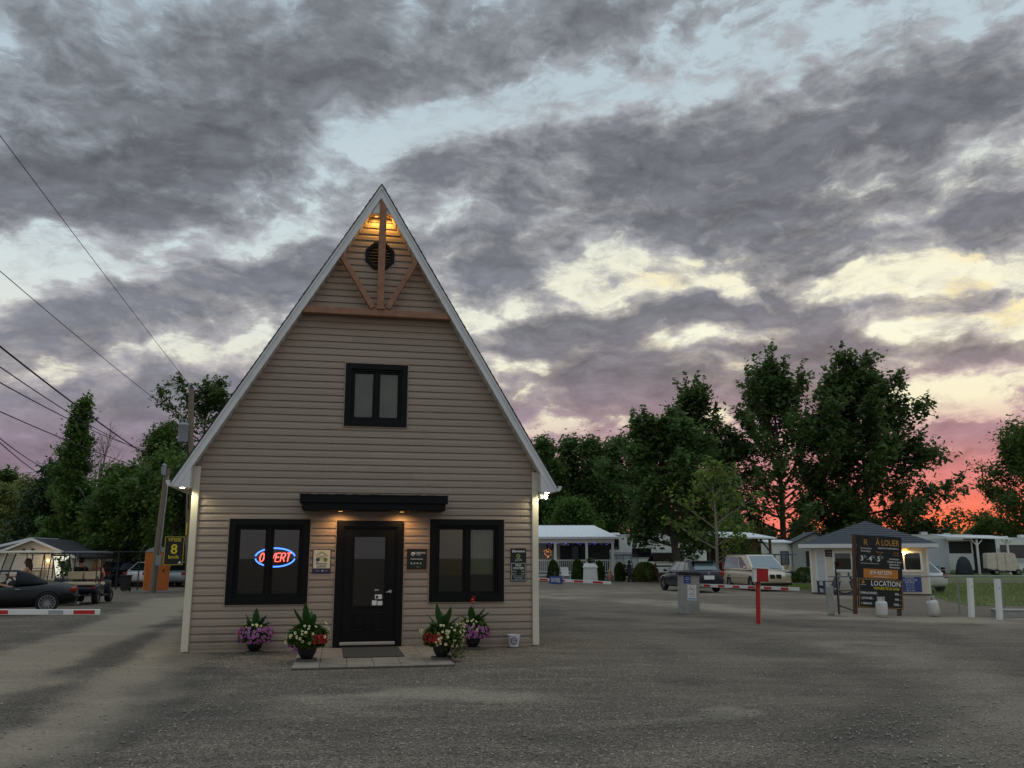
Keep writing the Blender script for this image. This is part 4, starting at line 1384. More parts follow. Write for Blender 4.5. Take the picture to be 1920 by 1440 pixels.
def grow(seed, h, crown0, rad, n_limb=16, up=0.55, sub=6, clumps=3, per=34, leaf=0.2, spread=0.42, trunk_r=0.22, shape=None, lean=(0, 0), wob=0.35, fork=0, cl_z=0.8, spray=0.0):
    """a tree: trunk path, limbs, twigs, leaf clumps round the twigs.
    crown0 = height where the crown starts, rad = crown radius, shape(t) = relative radius at relative crown height"""
    g = np.random.default_rng(seed)
    shape = shape or (lambda t: math.sin(math.pi * min(1, 0.12 + 0.88 * t) ** 0.8) ** 0.7)
    V, F, C = [], [], []
    nv = 0

    def add(path, r):
        nonlocal nv
        v, f = tube_np(path, r)
        V.append(v); F.append(f + nv)
        nv += len(v)
    m = 14
    ts = np.linspace(0, 1, m)
    wx, wy = g.normal(size=2) * wob
    trunk = np.stack([lean[0] * ts + wx * np.sin(ts * 4) * ts, lean[1] * ts + wy * np.sin(ts * 3 + 1) * ts, ts * h * 0.96], 1)
    add(trunk, trunk_r * (1 - ts) ** 0.8 + 0.015 + 0.5 * trunk_r * np.exp(-ts * 30))
    for i in range(n_limb):
        k = (i + g.random()) / n_limb
        z0 = crown0 * 0.75 + (h * 0.97 - crown0 * 0.75) * k ** 0.95
        zr = z0 / h
        o = np.array([np.interp(zr, ts * 0.96, trunk[:, j]) for j in range(3)])
        az_ = i * 2.399 + g.normal() * 0.4
        tc = max(0.0, min(1, (z0 - crown0 * 0.75) / (h - crown0 * 0.75)))
        ln = rad * max(0.22, shape(min(1, tc + 0.12))) * (0.8 + 0.4 * g.random())
        el_ = up + (0.75 * tc) + g.normal() * 0.12
        d = np.array([math.cos(az_) * math.cos(el_), math.sin(az_) * math.cos(el_), math.sin(el_)])
        q = np.linspace(0, 1, 7)
        bend = g.normal(size=3) * 0.12 * ln
        path = o + d[None] * (ln * q)[:, None] + (bend[None] * (q ** 2)[:, None]) + np.array([0, 0, 0.12 * ln])[None] * (q ** 2)[:, None]
        r0 = max(0.02, trunk_r * 0.42 * (1 - zr * 0.8))
        add(path, r0 * (1 - q) ** 0.9 + 0.01)
        for j in range(sub):
            kk = 0.28 + 0.72 * (j + g.random()) / sub
            p = np.array([np.interp(kk, q, path[:, c]) for c in range(3)])
            dd = d * 0.7 + g.normal(size=3) * 0.55 + np.array([0, 0, 0.28])
            dd /= np.linalg.norm(dd)
            l2 = ln * (0.22 + 0.24 * g.random()) * (1.15 - 0.5 * kk) + 0.25
            tw = np.stack([p, p + dd * l2 * 0.5 + g.normal(size=3) * 0.05, p + dd * l2])
            add(tw, [r0 * 0.3 + 0.008, r0 * 0.18 + 0.006, 0.004])
            for c in range(clumps):
                s = (c + 0.6) / clumps
                cc = p + dd * l2 * s + g.normal(size=3) * 0.12
                nn = int(per * (0.6 + 0.8 * g.random()))
                pts = cc + g.normal(size=(nn, 3)) * np.array([spread, spread, spread * cl_z]) * (0.7 + 0.5 * g.random())
                C.append(pts)
        tip = path[-1] + g.normal(size=(int(per * 1.2), 3)) * spread * 0.7
        C.append(tip)
        # feathery shoots standing out of the crown
        for _ in range(3 if spray else 0):
            sd = d * 0.8 + np.array([0, 0, 0.35 + 0.8 * tc]) + g.normal(size=3) * 0.30
            sd /= np.linalg.norm(sd)
            o3 = path[-1 - int(g.integers(0, 3))]
            sl = spray * (0.6 + 0.8 * g.random())
            nn = int(26 + 22 * g.random())
            k3 = g.random(nn)
            C.append(o3 + sd * (sl * k3)[:, None] + g.normal(size=(nn, 3)) * (0.20 - 0.11 * k3)[:, None])
            add(np.stack([o3, o3 + sd * sl * 0.5, o3 + sd * sl]), [0.018, 0.012, 0.004])
    # leader
    C.append(trunk[-1] + g.normal(size=(per * 2, 3)) * np.array([spread * 0.6, spread * 0.6, spread * 1.1]))
    pts = np.concatenate(C)
    lv, lf = leaf_quads(pts, leaf, g)
    return np.concatenate(V), np.concatenate(F), lv, lf


def tree(kind, label, x, y, leaf_m, bark_m=None, group=None, rz=0.0, **kw):
    o = thing(kind, label, 'tree', (x, y, -0.05), rz, group)
    tv, tf, lv, lf = grow(**kw)
    raw_mesh('trunk', tv, tf, bark_m or m_bark, o, smooth=True)
    raw_mesh('crown', lv, lf, leaf_m, o)
    return o


upright = lambda t: (0.75 + 0.45 * math.sin(math.pi * t)) * (1 - t ** 3 * 0.55)
column = lambda t: 0.5 + 0.6 * math.sin(math.pi * min(1, t + 0.1))
oval = lambda t: math.sin(math.pi * (0.12 + 0.82 * t)) ** 0.65

# right-hand group, dark against the sunset
tree('maple_tree', 'dense low dark maple standing behind the navy hatchback', 11.0, 57, m_leaf_dark, seed=21, h=9.6, crown0=2.7, rad=4.0, n_limb=34, up=0.12, sub=8, clumps=3, per=30, leaf=0.31, spread=0.34, spray=1.0, trunk_r=0.26, shape=oval, lean=(-1.3, 0))
tree('maple_tree', 'tall dark tree with ragged upright top, first of the three tall ones from the office', 20.55, 96, m_leaf_dark, seed=22, h=13.2, crown0=1.2, rad=3.5, n_limb=38, up=0.30, sub=7, clumps=3, per=22, leaf=0.32, spread=0.32, trunk_r=0.24, shape=upright, spray=1.5).scale = (1.500,) * 3
tree('maple_tree', 'tall dark tree with feathery upright shoots, middle of the three tall ones', 30.35, 97, m_leaf_dark, seed=23, h=13.5, crown0=1.2, rad=4.9, n_limb=42, up=0.34, sub=7, clumps=3, per=22, leaf=0.31, spread=0.31, trunk_r=0.26, shape=upright, spray=2.0).scale = (1.565,) * 3
tree('maple_tree', 'tallest broad dark tree with loose boughs reaching towards the orange sunset gap', 40.59, 99, m_leaf_dark, seed=24, h=13.4, crown0=1.0, rad=5.0, n_limb=56, up=0.12, sub=8, clumps=3, per=26, leaf=0.32, spread=0.36, trunk_r=0.24, shape=oval, spray=1.2).scale = (1.650,) * 3
tree('young_tree', 'slender young tree with pale trunk and light green leaves beside beige minivan', 11.75, 50, m_leaf_light, m_bark_pale, seed=25, h=6.6, crown0=1.6, rad=2.5, n_limb=12, up=0.30, sub=4, clumps=2, per=13, leaf=0.26, spread=0.24, trunk_r=0.10, shape=oval)
tree('maple_tree', 'rounded dark tree at the far right edge beyond the trailers', 65.5, 105, m_leaf_mid, seed=26, h=15.2, crown0=1.5, rad=8.4, n_limb=44, up=0.12, sub=9, clumps=3, per=40, leaf=0.40, spread=0.62, trunk_r=0.36, shape=oval)
# left-hand group
tree('maple_tree', 'narrow tall leafy tree left of the utility poles', -28.7, 56, m_leaf_mid, seed=31, h=11.3, crown0=2.0, rad=1.45, n_limb=32, up=0.55, sub=6, clumps=3, per=24, spray=0.8, leaf=0.22, spread=0.26, trunk_r=0.20, shape=column)
tree('maple_tree', 'broad leafy tree overhanging the parked carts', -24.2, 54, m_leaf_mid, seed=32, h=6.5, crown0=1.6, rad=2.8, n_limb=32, up=0.2, sub=8, clumps=3, per=34, leaf=0.23, spread=0.32, trunk_r=0.24, shape=oval)
tree('maple_tree', 'low spreading leafy tree beside the orange portable toilet', -20.4, 52, m_leaf_mid, seed=33, h=6.6, crown0=1.8, rad=3.2, n_limb=28, up=0.15, sub=8, clumps=3, per=34, leaf=0.23, spread=0.32, trunk_r=0.20, shape=oval)
tree('locust_tree', 'sparse dark tree with layered boughs behind the utility pole with the transformer', -22.6, 62, m_leaf_dark, seed=34, h=13.6, crown0=3.5, rad=4.6, n_limb=30, up=0.12, sub=8, clumps=3, per=20, leaf=0.24, spread=0.32, trunk_r=0.22, shape=oval, cl_z=0.35, spray=0.9)
tree('maple_tree', 'dark leafy tree behind the office beside the left eave', -17.2, 60, m_leaf_mid, seed=35, h=9.4, crown0=1.6, rad=3.6, n_limb=30, up=0.2, sub=8, clumps=3, per=36, leaf=0.22, spread=0.44, trunk_r=0.22, shape=oval)
tree('maple_tree', 'middle sized leafy tree between the broad tree and the locust', -23.8, 58, m_leaf_mid, seed=38, h=9.9, crown0=1.6, rad=1.9, n_limb=28, up=0.35, sub=7, clumps=3, per=24, spray=0.9, leaf=0.22, spread=0.40, trunk_r=0.22, shape=upright)
tree('pine_tree', 'low dark pine standing left of the narrow tall tree', -35.2, 66, m_leaf_pine, seed=36, h=8.2, crown0=1.0, rad=2.9, n_limb=32, up=0.1, sub=7, clumps=3, per=36, leaf=0.24, spread=0.40, trunk_r=0.2, shape=lambda t: 1.05 - 0.7 * t)
tree('small_tree', 'small pale tree rising over the wood at the left edge', -43.0, 73, m_leaf_olive, seed=37, h=7.2, crown0=4.2, rad=1.7, n_limb=18, up=0.3, sub=5, clumps=2, per=22, leaf=0.24, spread=0.34, trunk_r=0.14, shape=oval)
# bare snag
sn = thing('dead_tree', 'leafless grey tree between the narrow tree and the broad one', 'tree', (-26.15, 54.5, -0.05))
tv, tf, lv, lf = grow(seed=41, h=9.8, crown0=3.5, rad=2.0, n_limb=20, up=0.8, sub=6, clumps=1, per=2, leaf=0.1, spread=0.2, trunk_r=0.16, shape=oval)
raw_mesh('trunk', tv, tf, m_bark_pale, sn, smooth=True)

# a row of upright trees behind the porch, each a copy of one of two
tv, tf, lv, lf = grow(seed=52, h=11.5, crown0=1.0, rad=2.3, n_limb=34, up=0.7, sub=7, clumps=3, per=26, leaf=0.30, spread=0.46, trunk_r=0.18, shape=column)
po = thing('poplar_tree', 'x', 'tree', (0, 0, 0))
raw_mesh('trunk', tv, tf, m_bark, po, smooth=True)
raw_mesh('crown', lv, lf, m_leaf_dark, po)
ROW = [(1.0, 92, 1.02, 'first upright dark tree right of the office eave'), (3.5, 90, 1.12, 'second upright dark tree from the office eave, behind the porch roof'),
       (6.2, 93, 1.15, 'tallest upright dark tree of the row behind the white porch roof'), (8.7, 91, 1.16, 'upright dark tree behind the right end of the porch roof'),
       (11.2, 94, 1.08, 'upright dark tree just left of the dense low maple'), (13.6, 92, 1.0, 'upright dark tree mostly hidden behind the dense low maple')]
g = np.random.default_rng(5)
for k, (x, y, s_, lab) in enumerate(ROW):
    o = po if k == 0 else copy_tree(po)
    o.location = (x, y, -0.1)
    o.rotation_euler = (0, 0, g.random() * 6.28)
    o.scale = (s_ * 1.05, s_ * 1.05, s_ * (0.98 + 0.1 * g.random()))
    tag(o, lab, 'tree', 'row of upright trees behind the porch')
# mid-distance trees with names of their own
MID = [(-39, 77, 0.80, 0, 'bushy green tree in the wood left of the dark pine'), (-45, 80, 0.82, 1, 'olive tree in the wood at the left edge'), (-32, 74, 0.85, 0, 'bushy green tree right behind the beige shed'),
       (-28.5, 72, 0.85, 1, 'olive tree behind the shed roof, under the narrow tall tree'), (-13.5, 70, 0.95, 0, 'bushy green tree hidden behind the office left corner'), (30, 110, 0.60, 1, 'low olive tree behind the ticket booth roof'),
       (37.5, 96, 0.66, 0, 'bushy green tree behind the motorhome roof'), (47, 101, 0.50, 1, 'olive tree behind the veranda roof'), (55, 102, 0.56, 0, 'bushy green tree behind the dark sided trailer'),
       (26, 92, 0.50, 1, 'low olive tree under the tallest broad tree'), (6, 84, 0.72, 0, 'bushy green tree behind the porch cottage roof'), (21.5, 84, 0.58, 0, 'low bushy tree behind the grey cabin')]
mids = []
for sd, hh, rr, mm in ((51, 9.5, 3.4, m_leaf_mid), (53, 9.0, 3.6, m_leaf_olive)):
    tv, tf, lv, lf = grow(seed=sd, h=hh, crown0=0.8, rad=rr, n_limb=32, up=0.2, sub=7, clumps=3, per=28, leaf=0.30, spread=0.52, trunk_r=0.18, shape=oval)
    o = thing('wood_tree', 'x', 'tree', (0, 0, 0))
    raw_mesh('trunk', tv, tf, m_bark, o, smooth=True)
    raw_mesh('crown', lv, lf, mm, o)
    mids.append(o)
first = [True, True]
for (x, y, s_, k, lab) in MID:
    o = mids[k] if first[k] else copy_tree(mids[k])
    first[k] = False
    o.location = (x, y, -0.1)
    o.rotation_euler = (0, 0, g.random() * 6.28)
    o.scale = (s_, s_, s_ * (0.92 + 0.16 * g.random()))
    tag(o, lab, 'tree', 'trees of the wood around the camp')
# the far wood, one mass along the horizon
LV, LF, LM, o_ = [], [], [], 0
kinds = []
for sd, hh, rr, sh, upp in ((61, 9.5, 3.4, oval, 0.25), (62, 11.0, 2.3, column, 0.6), (63, 9.0, 2.5, lambda t: 1.05 - 0.75 * t, 0.1)):
    _, _, lv, lf = grow(seed=sd, h=hh, crown0=0.6, rad=rr, n_limb=26, up=upp, sub=6, clumps=2, per=14, leaf=0.55, spread=0.55, trunk_r=0.2, shape=sh)
    kinds.append((lv, lf))


def far_tree(k, x, y, s_):
    global o_
    lv, lf = kinds[k]
    a = g.random() * 6.28
    R_ = np.array([[math.cos(a), -math.sin(a), 0], [math.sin(a), math.cos(a), 0], [0, 0, 1]])
    v = (lv @ R_.T) * np.array([s_, s_, s_ * (0.9 + 0.2 * g.random())]) + np.array([x, y, -0.2])
    LV.append(v); LF.append(lf + o_); LM.append(np.full(len(lf), int(g.integers(0, 3))))
    o_ += len(v)


for x in np.arange(14, 100, 4.6):
    far_tree(0 if g.random() < 0.7 else 2, x + g.normal(), 112 + g.random() * 16, 0.52 + 0.16 * g.random())
for x in np.arange(-10, 14, 5.0):
    far_tree(int(g.integers(0, 3)), x + g.normal(), 110 + g.random() * 10, 0.9 + 0.2 * g.random())
for x in np.arange(-95, -12, 4.4):
    far_tree(int(g.integers(0, 3)), x + g.normal(), 98 + g.random() * 16, 0.80 + 0.25 * g.random())
fw = raw_mesh('far_wood', np.concatenate(LV), np.concatenate(LF), [m_leaf_mid, m_leaf_olive, m_leaf_pine], None, 'stuff', mi=np.concatenate(LM))
tag(fw, 'dark far wood running along the whole horizon', 'wood')
# a solid low screen of undergrowth far behind, closing the gaps
n = 26000
gx = g.random(n) * 260 - 130
gy = 128 + g.random(n) * 16
gz = g.random(n) ** 0.7 * (4.6 + 1.0 * np.sin(gx * 0.21) + 0.8 * np.sin(gx * 0.53 + 1))
lv, lf = leaf_quads(np.stack([gx, gy, gz], 1), 0.95, g)
tl = raw_mesh('undergrowth', lv, lf, m_leaf_olive, None, 'stuff')
tag(tl, 'dark green undergrowth of the far wood along the horizon', 'undergrowth')

# ------------------------------------------------------------------ vehicles
def paint(name, col, metal=0.25, rough=0.32):
    return mat(name, col, rough, metal=metal, coat=0.7, var=0.04, vscale=3, dirt=tuple(min(255, c * 0.8 + 14) for c in col), dscale=2.5, damt=0.4)


m_navy = mat('navy_paint', (16, 22, 42), 0.3, coat=0.4, spec=0.4, var=0.05)
m_beige = paint('beige_paint', (206, 192, 166), 0.25)
m_blackp = mat('black_paint', (7, 9, 12), 0.38, coat=0.22, spec=0.3, var=0.05)
m_silver = paint('silver_paint', (150, 156, 164), 0.4)
m_whitep = paint('white_paint', (214, 214, 212), 0.0)
m_redp = paint('maroon_paint', (96, 34, 36), 0.1)
m_tyre = mat('tyre_rubber', (26, 26, 27), 0.85, var=0.2)
m_well = mat('wheel_well', (8, 8, 9), 0.95)
m_alloy = mat('alloy', (170, 172, 174), 0.35, metal=0.8)
m_carglass = mat('car_glass', (20, 25, 28), 0.06, spec=0.9, coat=0.5)
m_carglass2 = mat('pale_car_glass', (92, 108, 112), 0.08, spec=0.9, coat=0.5)
m_plastic = mat('black_plastic', (28, 28, 30), 0.55)
m_lightred = mat('tail_red', (130, 20, 20), 0.2, coat=0.6, emit=(255, 40, 24), estr=0.02)
m_lightclear = mat('lamp_clear', (206, 204, 190), 0.12, coat=0.6)
m_softtop = mat('soft_top_cloth', (24, 26, 32), 0.85, var=0.2, vscale=8, bump=0.3, bscale=18)
m_cream = mat('cream_plastic', (230, 220, 198), 0.5, var=0.06)
m_seat = mat('cream_vinyl', (218, 200, 168), 0.55, var=0.10)
m_darkroof = mat('dark_plastic', (58, 62, 72), 0.4, var=0.12)
m_canvas = mat('beige_canvas', (214, 200, 186), 0.8, var=0.14, vscale=4, bump=0.35, bscale=7)
m_pole = mat('dark_metal', (34, 35, 38), 0.5)


def bake(o, level=1, cutters=()):
    """apply smoothing and wheel-arch cuts, then drop the cutters"""
    if level:
        s = o.modifiers.new('s', 'SUBSURF')
        s.levels = s.render_levels = level
    for c in cutters:
        b = o.modifiers.new('b', 'BOOLEAN')
        b.operation = 'DIFFERENCE'
        b.object = c
        b.solver = 'EXACT'
    dg = bpy.context.evaluated_depsgraph_get()
    dg.update()
    me = bpy.data.meshes.new_from_object(o.evaluated_get(dg))
    o.modifiers.clear()
    old = o.data
    o.data = me
    me.name = old.name
    bpy.data.meshes.remove(old)
    for c in cutters:
        d = c.data
        bpy.data.objects.remove(c)
        bpy.data.meshes.remove(d)
    me.polygons.foreach_set('use_smooth', [True] * len(me.polygons))
    me.set_sharp_from_angle(angle=R(38))
    return o


def hull(name, secs, m, parent, arches=(), ar=0.36, aw=0.30, half=0.85):
    rings = []
    for (x, zb, wb, zw, ww, zs, ws, zt) in secs:
        h = [(0, zb), (wb, zb), (ww * 0.985, zb + 0.13), (ww, zw), (ws, zs), (ws * 0.62, zt), (0, zt + 0.012)]
        rings.append([(x, y, z) for y, z in h] + [(x, -y, z) for y, z in h[-2:0:-1]])
    n = len(rings[0])
    v = [p for r in rings for p in r]
    f = []
    for i in range(len(rings) - 1):
        for k in range(n):
            f.append((i * n + k, i * n + (k + 1) % n, (i + 1) * n + (k + 1) % n, (i + 1) * n + k))
    f.append(tuple(range(n)))
    f.append(tuple((len(rings) - 1) * n + k for k in range(n - 1, -1, -1)))
    mb = MB()
    mb.add(v, f)
    o = mb.build(name, m, None)
    cut = []
    for x in arches:
        for s in (-1, 1):
            ya, yb = sorted((s * (half - aw), s * (half + 0.2)))
            c = MB().lathe([(ar, ya), (ar, yb)], 28, (x, 0, ar * 0.90), 'y').build('cut', m_well)
            cut.append(c)
    bake(o, 2, cut)
    o.parent = parent
    return o


def wheel(parent, x, y, r, w, rim_r, spokes=5, spoke_w=0.05, mesh=False, side=1):
    wq = MB().lathe([(rim_r, -w / 2), (r - 0.02, -w / 2), (r, -w / 2 + 0.03), (r, w / 2 - 0.03), (r - 0.02, w / 2), (rim_r, w / 2)], 28, (x, y, r), 'y', caps=False).build('wheel', m_tyre, parent, True, auto=40)
    f = y + side * (w / 2 - 0.015)
    b = y + side * (w / 2 - 0.07)
    mb = MB().lathe([(rim_r - 0.018, b), (rim_r + 0.004, b), (rim_r + 0.004, f), (rim_r - 0.018, f), (rim_r - 0.018, b)], 28, (x, 0, r), 'y', caps=False)
    mb.lathe([(rim_r * 0.22, b), (rim_r * 0.2, f)], 12, (x, 0, r), 'y')
    for k in range(spokes):
        a = 2 * math.pi * k / spokes
        if mesh:
            for da in (-0.16, 0.16):
                mb.bar((x + rim_r * 0.12 * math.cos(a), f - side * 0.02, r + rim_r * 0.12 * math.sin(a)), (x + (rim_r - 0.01) * math.cos(a + da), f - side * 0.006, r + (rim_r - 0.01) * math.sin(a + da)), spoke_w, 0.02, (0, 1, 0))
        else:
            mb.bar((x, f - side * 0.012, r), (x + (rim_r - 0.01) * math.cos(a), f - side * 0.012, r + (rim_r - 0.01) * math.sin(a)), spoke_w, 0.025, (0, 1, 0))
    mb.build('rim', m_alloy, wq)
    MB().lathe([(rim_r, b - side * 0.004), (rim_r, b - side * 0.010)], 20, (x, 0, r), 'y').build('well_shade_disc', m_well, wq)  # near-black disc, standing in for the shaded wheel well behind the spokes
    return wq


def cabin(parent, xf0, xr0, w0, z0, xf1, xr1, w1, z1, m, crown=0.03, name='cabin'):
    """glasshouse of a car with rounded edges; returns corner function for the glass"""
    B = [(xf0, w0, z0), (xr0, w0, z0), (xr0, -w0, z0), (xf0, -w0, z0)]
    T = [(xf1, w1, z1), (xr1, w1, z1), (xr1, -w1, z1), (xf1, -w1, z1)]
    bm = bmesh.new()
    vb = [bm.verts.new(p) for p in B]
    vt = [bm.verts.new(p) for p in T]
    for k in range(4):
        bm.faces.new((vb[k], vb[(k + 1) % 4], vt[(k + 1) % 4], vt[k]))
    bm.faces.new(vt[::-1])
    bm.faces.new(vb)
    bmesh.ops.recalc_face_normals(bm, faces=list(bm.faces))
    ed = [e for e in bm.edges if any(v in vt for v in e.verts)]
    bmesh.ops.bevel(bm, geom=ed, offset=0.06, segments=3, profile=0.6, affect='EDGES')
    me = bpy.data.meshes.new(name)
    bm.to_mesh(me)
    bm.free()
    me.materials.append(m)
    me.polygons.foreach_set('use_smooth', [True] * len(me.polygons))
    me.set_sharp_from_angle(angle=R(45))
    o = link(name, me, parent)
    c = Vector(((xf0 + xr0) / 2, 0, (z0 + z1) / 2))

    def face(side):
        i, j = {'left': (0, 1), 'rear': (1, 2), 'right': (3, 2), 'front': (0, 3)}[side]
        return Vector(B[i]), Vector(B[j]), Vector(T[j]), Vector(T[i])

    def glass(side, u0, u1, v0, v1, gm, nm='window', su=0.0, eu=0.0):
        a, b, d, e = face(side)
        P = lambda u, v: (a.lerp(b, u)).lerp(e.lerp(d, u), v)
        q = [P(u0, v0), P(u1, v0), P(u1 - eu, v1), P(u0 + su, v1)]
        n = (q[1] - q[0]).cross(q[3] - q[0]).normalized()
        if n.dot(q[0] - c) < 0:
            n = -n
        return MB().prism([p - n * 0.01 for p in q], [p + n * 0.007 for p in q]).build(nm, gm, parent, bevel=0.003)
    return glass


def mirror(parent, x, y, z, m):
    MB().ball((x, y, z), 0.1, 10, 6, (0.6, 1.0, 0.7)).build('wing_mirror', m, parent, True)


# navy hatchback seen from behind
hb = thing('parked_car', 'navy blue hatchback parked with its rear to the yard', 'car', (8.80, 43.35, 0), R(103))
S_ = lambda *a: a
hull('body', [
    S_(2.20, 0.34, 0.55, 0.50, 0.66, 0.58, 0.60, 0.62), S_(2.08, 0.22, 0.70, 0.50, 0.80, 0.66, 0.74, 0.70), S_(1.60, 0.20, 0.76, 0.55, 0.87, 0.78, 0.80, 0.84),
    S_(0.95, 0.20, 0.78, 0.58, 0.87, 0.90, 0.82, 0.96), S_(0.2, 0.20, 0.78, 0.58, 0.87, 0.92, 0.84, 0.98), S_(-0.8, 0.20, 0.78, 0.60, 0.87, 0.95, 0.85, 1.0),
    S_(-1.6, 0.20, 0.78, 0.62, 0.87, 0.98, 0.83, 1.02), S_(-1.98, 0.24, 0.74, 0.62, 0.84, 0.98, 0.78, 1.03), S_(-2.14, 0.30, 0.68, 0.58, 0.78, 0.90, 0.70, 0.96), S_(-2.18, 0.36, 0.62, 0.56, 0.72, 0.72, 0.64, 0.80)],
    m_navy, hb, (1.35, -1.30), 0.37)
gl = cabin(hb, 1.15, -2.02, 0.79, 0.92, 0.30, -1.50, 0.60, 1.46, m_navy)
gl('front', 0.06, 0.94, 0.08, 0.92, m_carglass, 'windscreen')
gl('rear', 0.10, 0.90, 0.22, 0.90, m_carglass2, 'rear_window', 0.04, 0.04)
for sd in ('left', 'right'):
    gl(sd, 0.12, 0.40, 0.14, 0.88, m_carglass2, 'window', 0.10)
    gl(sd, 0.43, 0.68, 0.14, 0.88, m_carglass2, 'window')
    gl(sd, 0.71, 0.90, 0.20, 0.86, m_carglass, 'window', 0.0, 0.08)
MB().bbox(-1.76, -1.40, -0.58, 0.58, 1.425, 1.455, 0.01).build('roof_spoiler', m_navy, hb)
for s in (-1, 1):
    MB().bbox(-2.17, -1.93, s * 0.70 - 0.11, s * 0.70 + 0.11, 0.76, 0.97, 0.04).build('tail_light', m_lightred, hb)
    mirror(hb, 0.85, s * 0.93, 1.0, m_navy)
    for x in (1.35, -1.30):
        wheel(hb, x, s * 0.76, 0.32, 0.20, 0.22, 5, 0.06, side=s)
MB().bbox(-2.215, -2.16, -0.26, 0.26, 0.60, 0.78, 0.005).build('number_plate', m_paper, hb)
MB().lathe([(0.055, -0.01), (0.055, 0.01)], 14, (-2.165, 0, 0.90), 'x').build('badge', m_alloy, hb)
MB().bbox(-2.23, -2.0, -0.70, 0.70, 0.27, 0.42, 0.03).build('rear_bumper', m_plastic, hb)

# beige minivan seen from the front
mv = thing('parked_car', 'beige minivan with split dark grille parked facing the yard', 'minivan', (12.62, 45.25, 0), R(-84))
hull('body', [
    S_(2.55, 0.36, 0.60, 0.52, 0.72, 0.62, 0.66, 0.66), S_(2.44, 0.24, 0.76, 0.54, 0.88, 0.76, 0.82, 0.82), S_(2.0, 0.20, 0.80, 0.58, 0.92, 0.90, 0.86, 0.97),
    S_(1.45, 0.20, 0.82, 0.60, 0.925, 1.00, 0.87, 1.06), S_(0.6, 0.20, 0.82, 0.60, 0.925, 1.02, 0.88, 1.08), S_(-0.8, 0.20, 0.82, 0.62, 0.925, 1.04, 0.88, 1.08),
    S_(-2.0, 0.20, 0.82, 0.62, 0.925, 1.05, 0.88, 1.09), S_(-2.44, 0.26, 0.80, 0.62, 0.90, 1.05, 0.85, 1.08), S_(-2.54, 0.32, 0.74, 0.60, 0.84, 0.92, 0.80, 0.98)],
    m_beige, mv, (1.52, -1.50), 0.38, 0.30, 0.90)
gl = cabin(mv, 1.80, -2.50, 0.86, 1.00, 0.62, -2.30, 0.70, 1.76, m_beige)
gl('front', 0.05, 0.95, 0.06, 0.92, m_carglass2, 'windscreen', 0.02, 0.02)
gl('rear', 0.08, 0.92, 0.18, 0.90, m_carglass, 'rear_window')
for sd in ('left', 'right'):
    gl(sd, 0.14, 0.40, 0.10, 0.84, m_carglass, 'window', 0.12)
    gl(sd, 0.43, 0.68, 0.12, 0.84, m_carglass2, 'window')
    gl(sd, 0.69, 0.95, 0.12, 0.84, m_carglass2, 'window', 0.0, 0.02)
for s in (-1, 1):
    MB().bbox(2.30, 2.50, s * 0.68 - 0.16, s * 0.68 + 0.16, 0.66, 0.86, 0.06).build('headlight', m_lightclear, mv)
    MB().bbox(2.43, 2.565, s * 0.16 - 0.125, s * 0.16 + 0.125, 0.60, 0.80, 0.03).build('grille', m_plastic, mv)
    MB().bbox(2.40, 2.545, s * 0.64 - 0.10, s * 0.64 + 0.10, 0.40, 0.48, 0.02).build('fog_light', m_lightclear, mv)
    mirror(mv, 1.15, s * 1.02, 1.12, m_beige)
    MB().bbox(-2.54, -2.40, s * 0.80 - 0.09, s * 0.80 + 0.09, 0.85, 1.35, 0.03).build('tail_light', m_lightred, mv)
    MB().bbox(0.2, 0.36, s * 0.928 - 0.012, s * 0.928 + 0.012, 0.93, 0.96, 0.005).build('door_handle', m_beige, mv)
    MB().bbox(-1.9, 1.1, s * 0.928 - 0.01, s * 0.928 + 0.012, 0.60, 0.66, 0.006).build('side_strip', m_beige, mv)
    MB().bar((0.4, s * 0.60, 1.80), (-2.0, s * 0.60, 1.80), 0.03, 0.03).build('roof_rail', m_plastic, mv)
    for x in (1.52, -1.50):
        wheel(mv, x, s * 0.81, 0.335, 0.20, 0.21, 5, 0.09, side=s)
MB().bbox(2.42, 2.60, -0.78, 0.78, 0.30, 0.40, 0.03).build('front_bumper', m_plastic, mv)
for y_ in (0.62, -0.02):
    MB().bar((1.80, y_, 1.03), (1.72, y_ - 0.56, 1.12), 0.02, 0.02).build('wiper', m_plastic, mv)

# black roadster seen from its side
rd = thing('roadster', 'black two seat roadster with dark soft top behind the striped barrier arm', 'sports car', (-15.2, 26.17, 0), R(207))
hull('body', [
    S_(2.00, 0.30, 0.50, 0.44, 0.62, 0.52, 0.55, 0.56), S_(1.86, 0.20, 0.66, 0.46, 0.78, 0.62, 0.70, 0.66), S_(1.2, 0.17, 0.72, 0.52, 0.86, 0.76, 0.76, 0.82),
    S_(0.55, 0.17, 0.74, 0.50, 0.84, 0.80, 0.76, 0.86), S_(-0.1, 0.17, 0.74, 0.50, 0.83, 0.80, 0.77, 0.84), S_(-0.75, 0.17, 0.75, 0.54, 0.85, 0.82, 0.78, 0.86),
    S_(-1.25, 0.18, 0.75, 0.58, 0.88, 0.84, 0.78, 0.90), S_(-1.7, 0.24, 0.72, 0.58, 0.85, 0.80, 0.72, 0.87), S_(-1.98, 0.28, 0.64, 0.54, 0.76, 0.70, 0.62, 0.76), S_(-2.04, 0.36, 0.56, 0.52, 0.66, 0.60, 0.54, 0.64)],
    m_blackp, rd, (1.22, -1.22), 0.345, 0.26, 0.85)
mb = MB()
prof2 = [(0.42, 0.70, 0.84, 1.20), (0.05, 0.71, 0.84, 1.265), (-0.35, 0.71, 0.84, 1.26), (-0.70, 0.70, 0.84, 1.16), (-1.02, 0.66, 0.86, 0.98), (-1.22, 0.60, 0.86, 0.88)]
rings = []
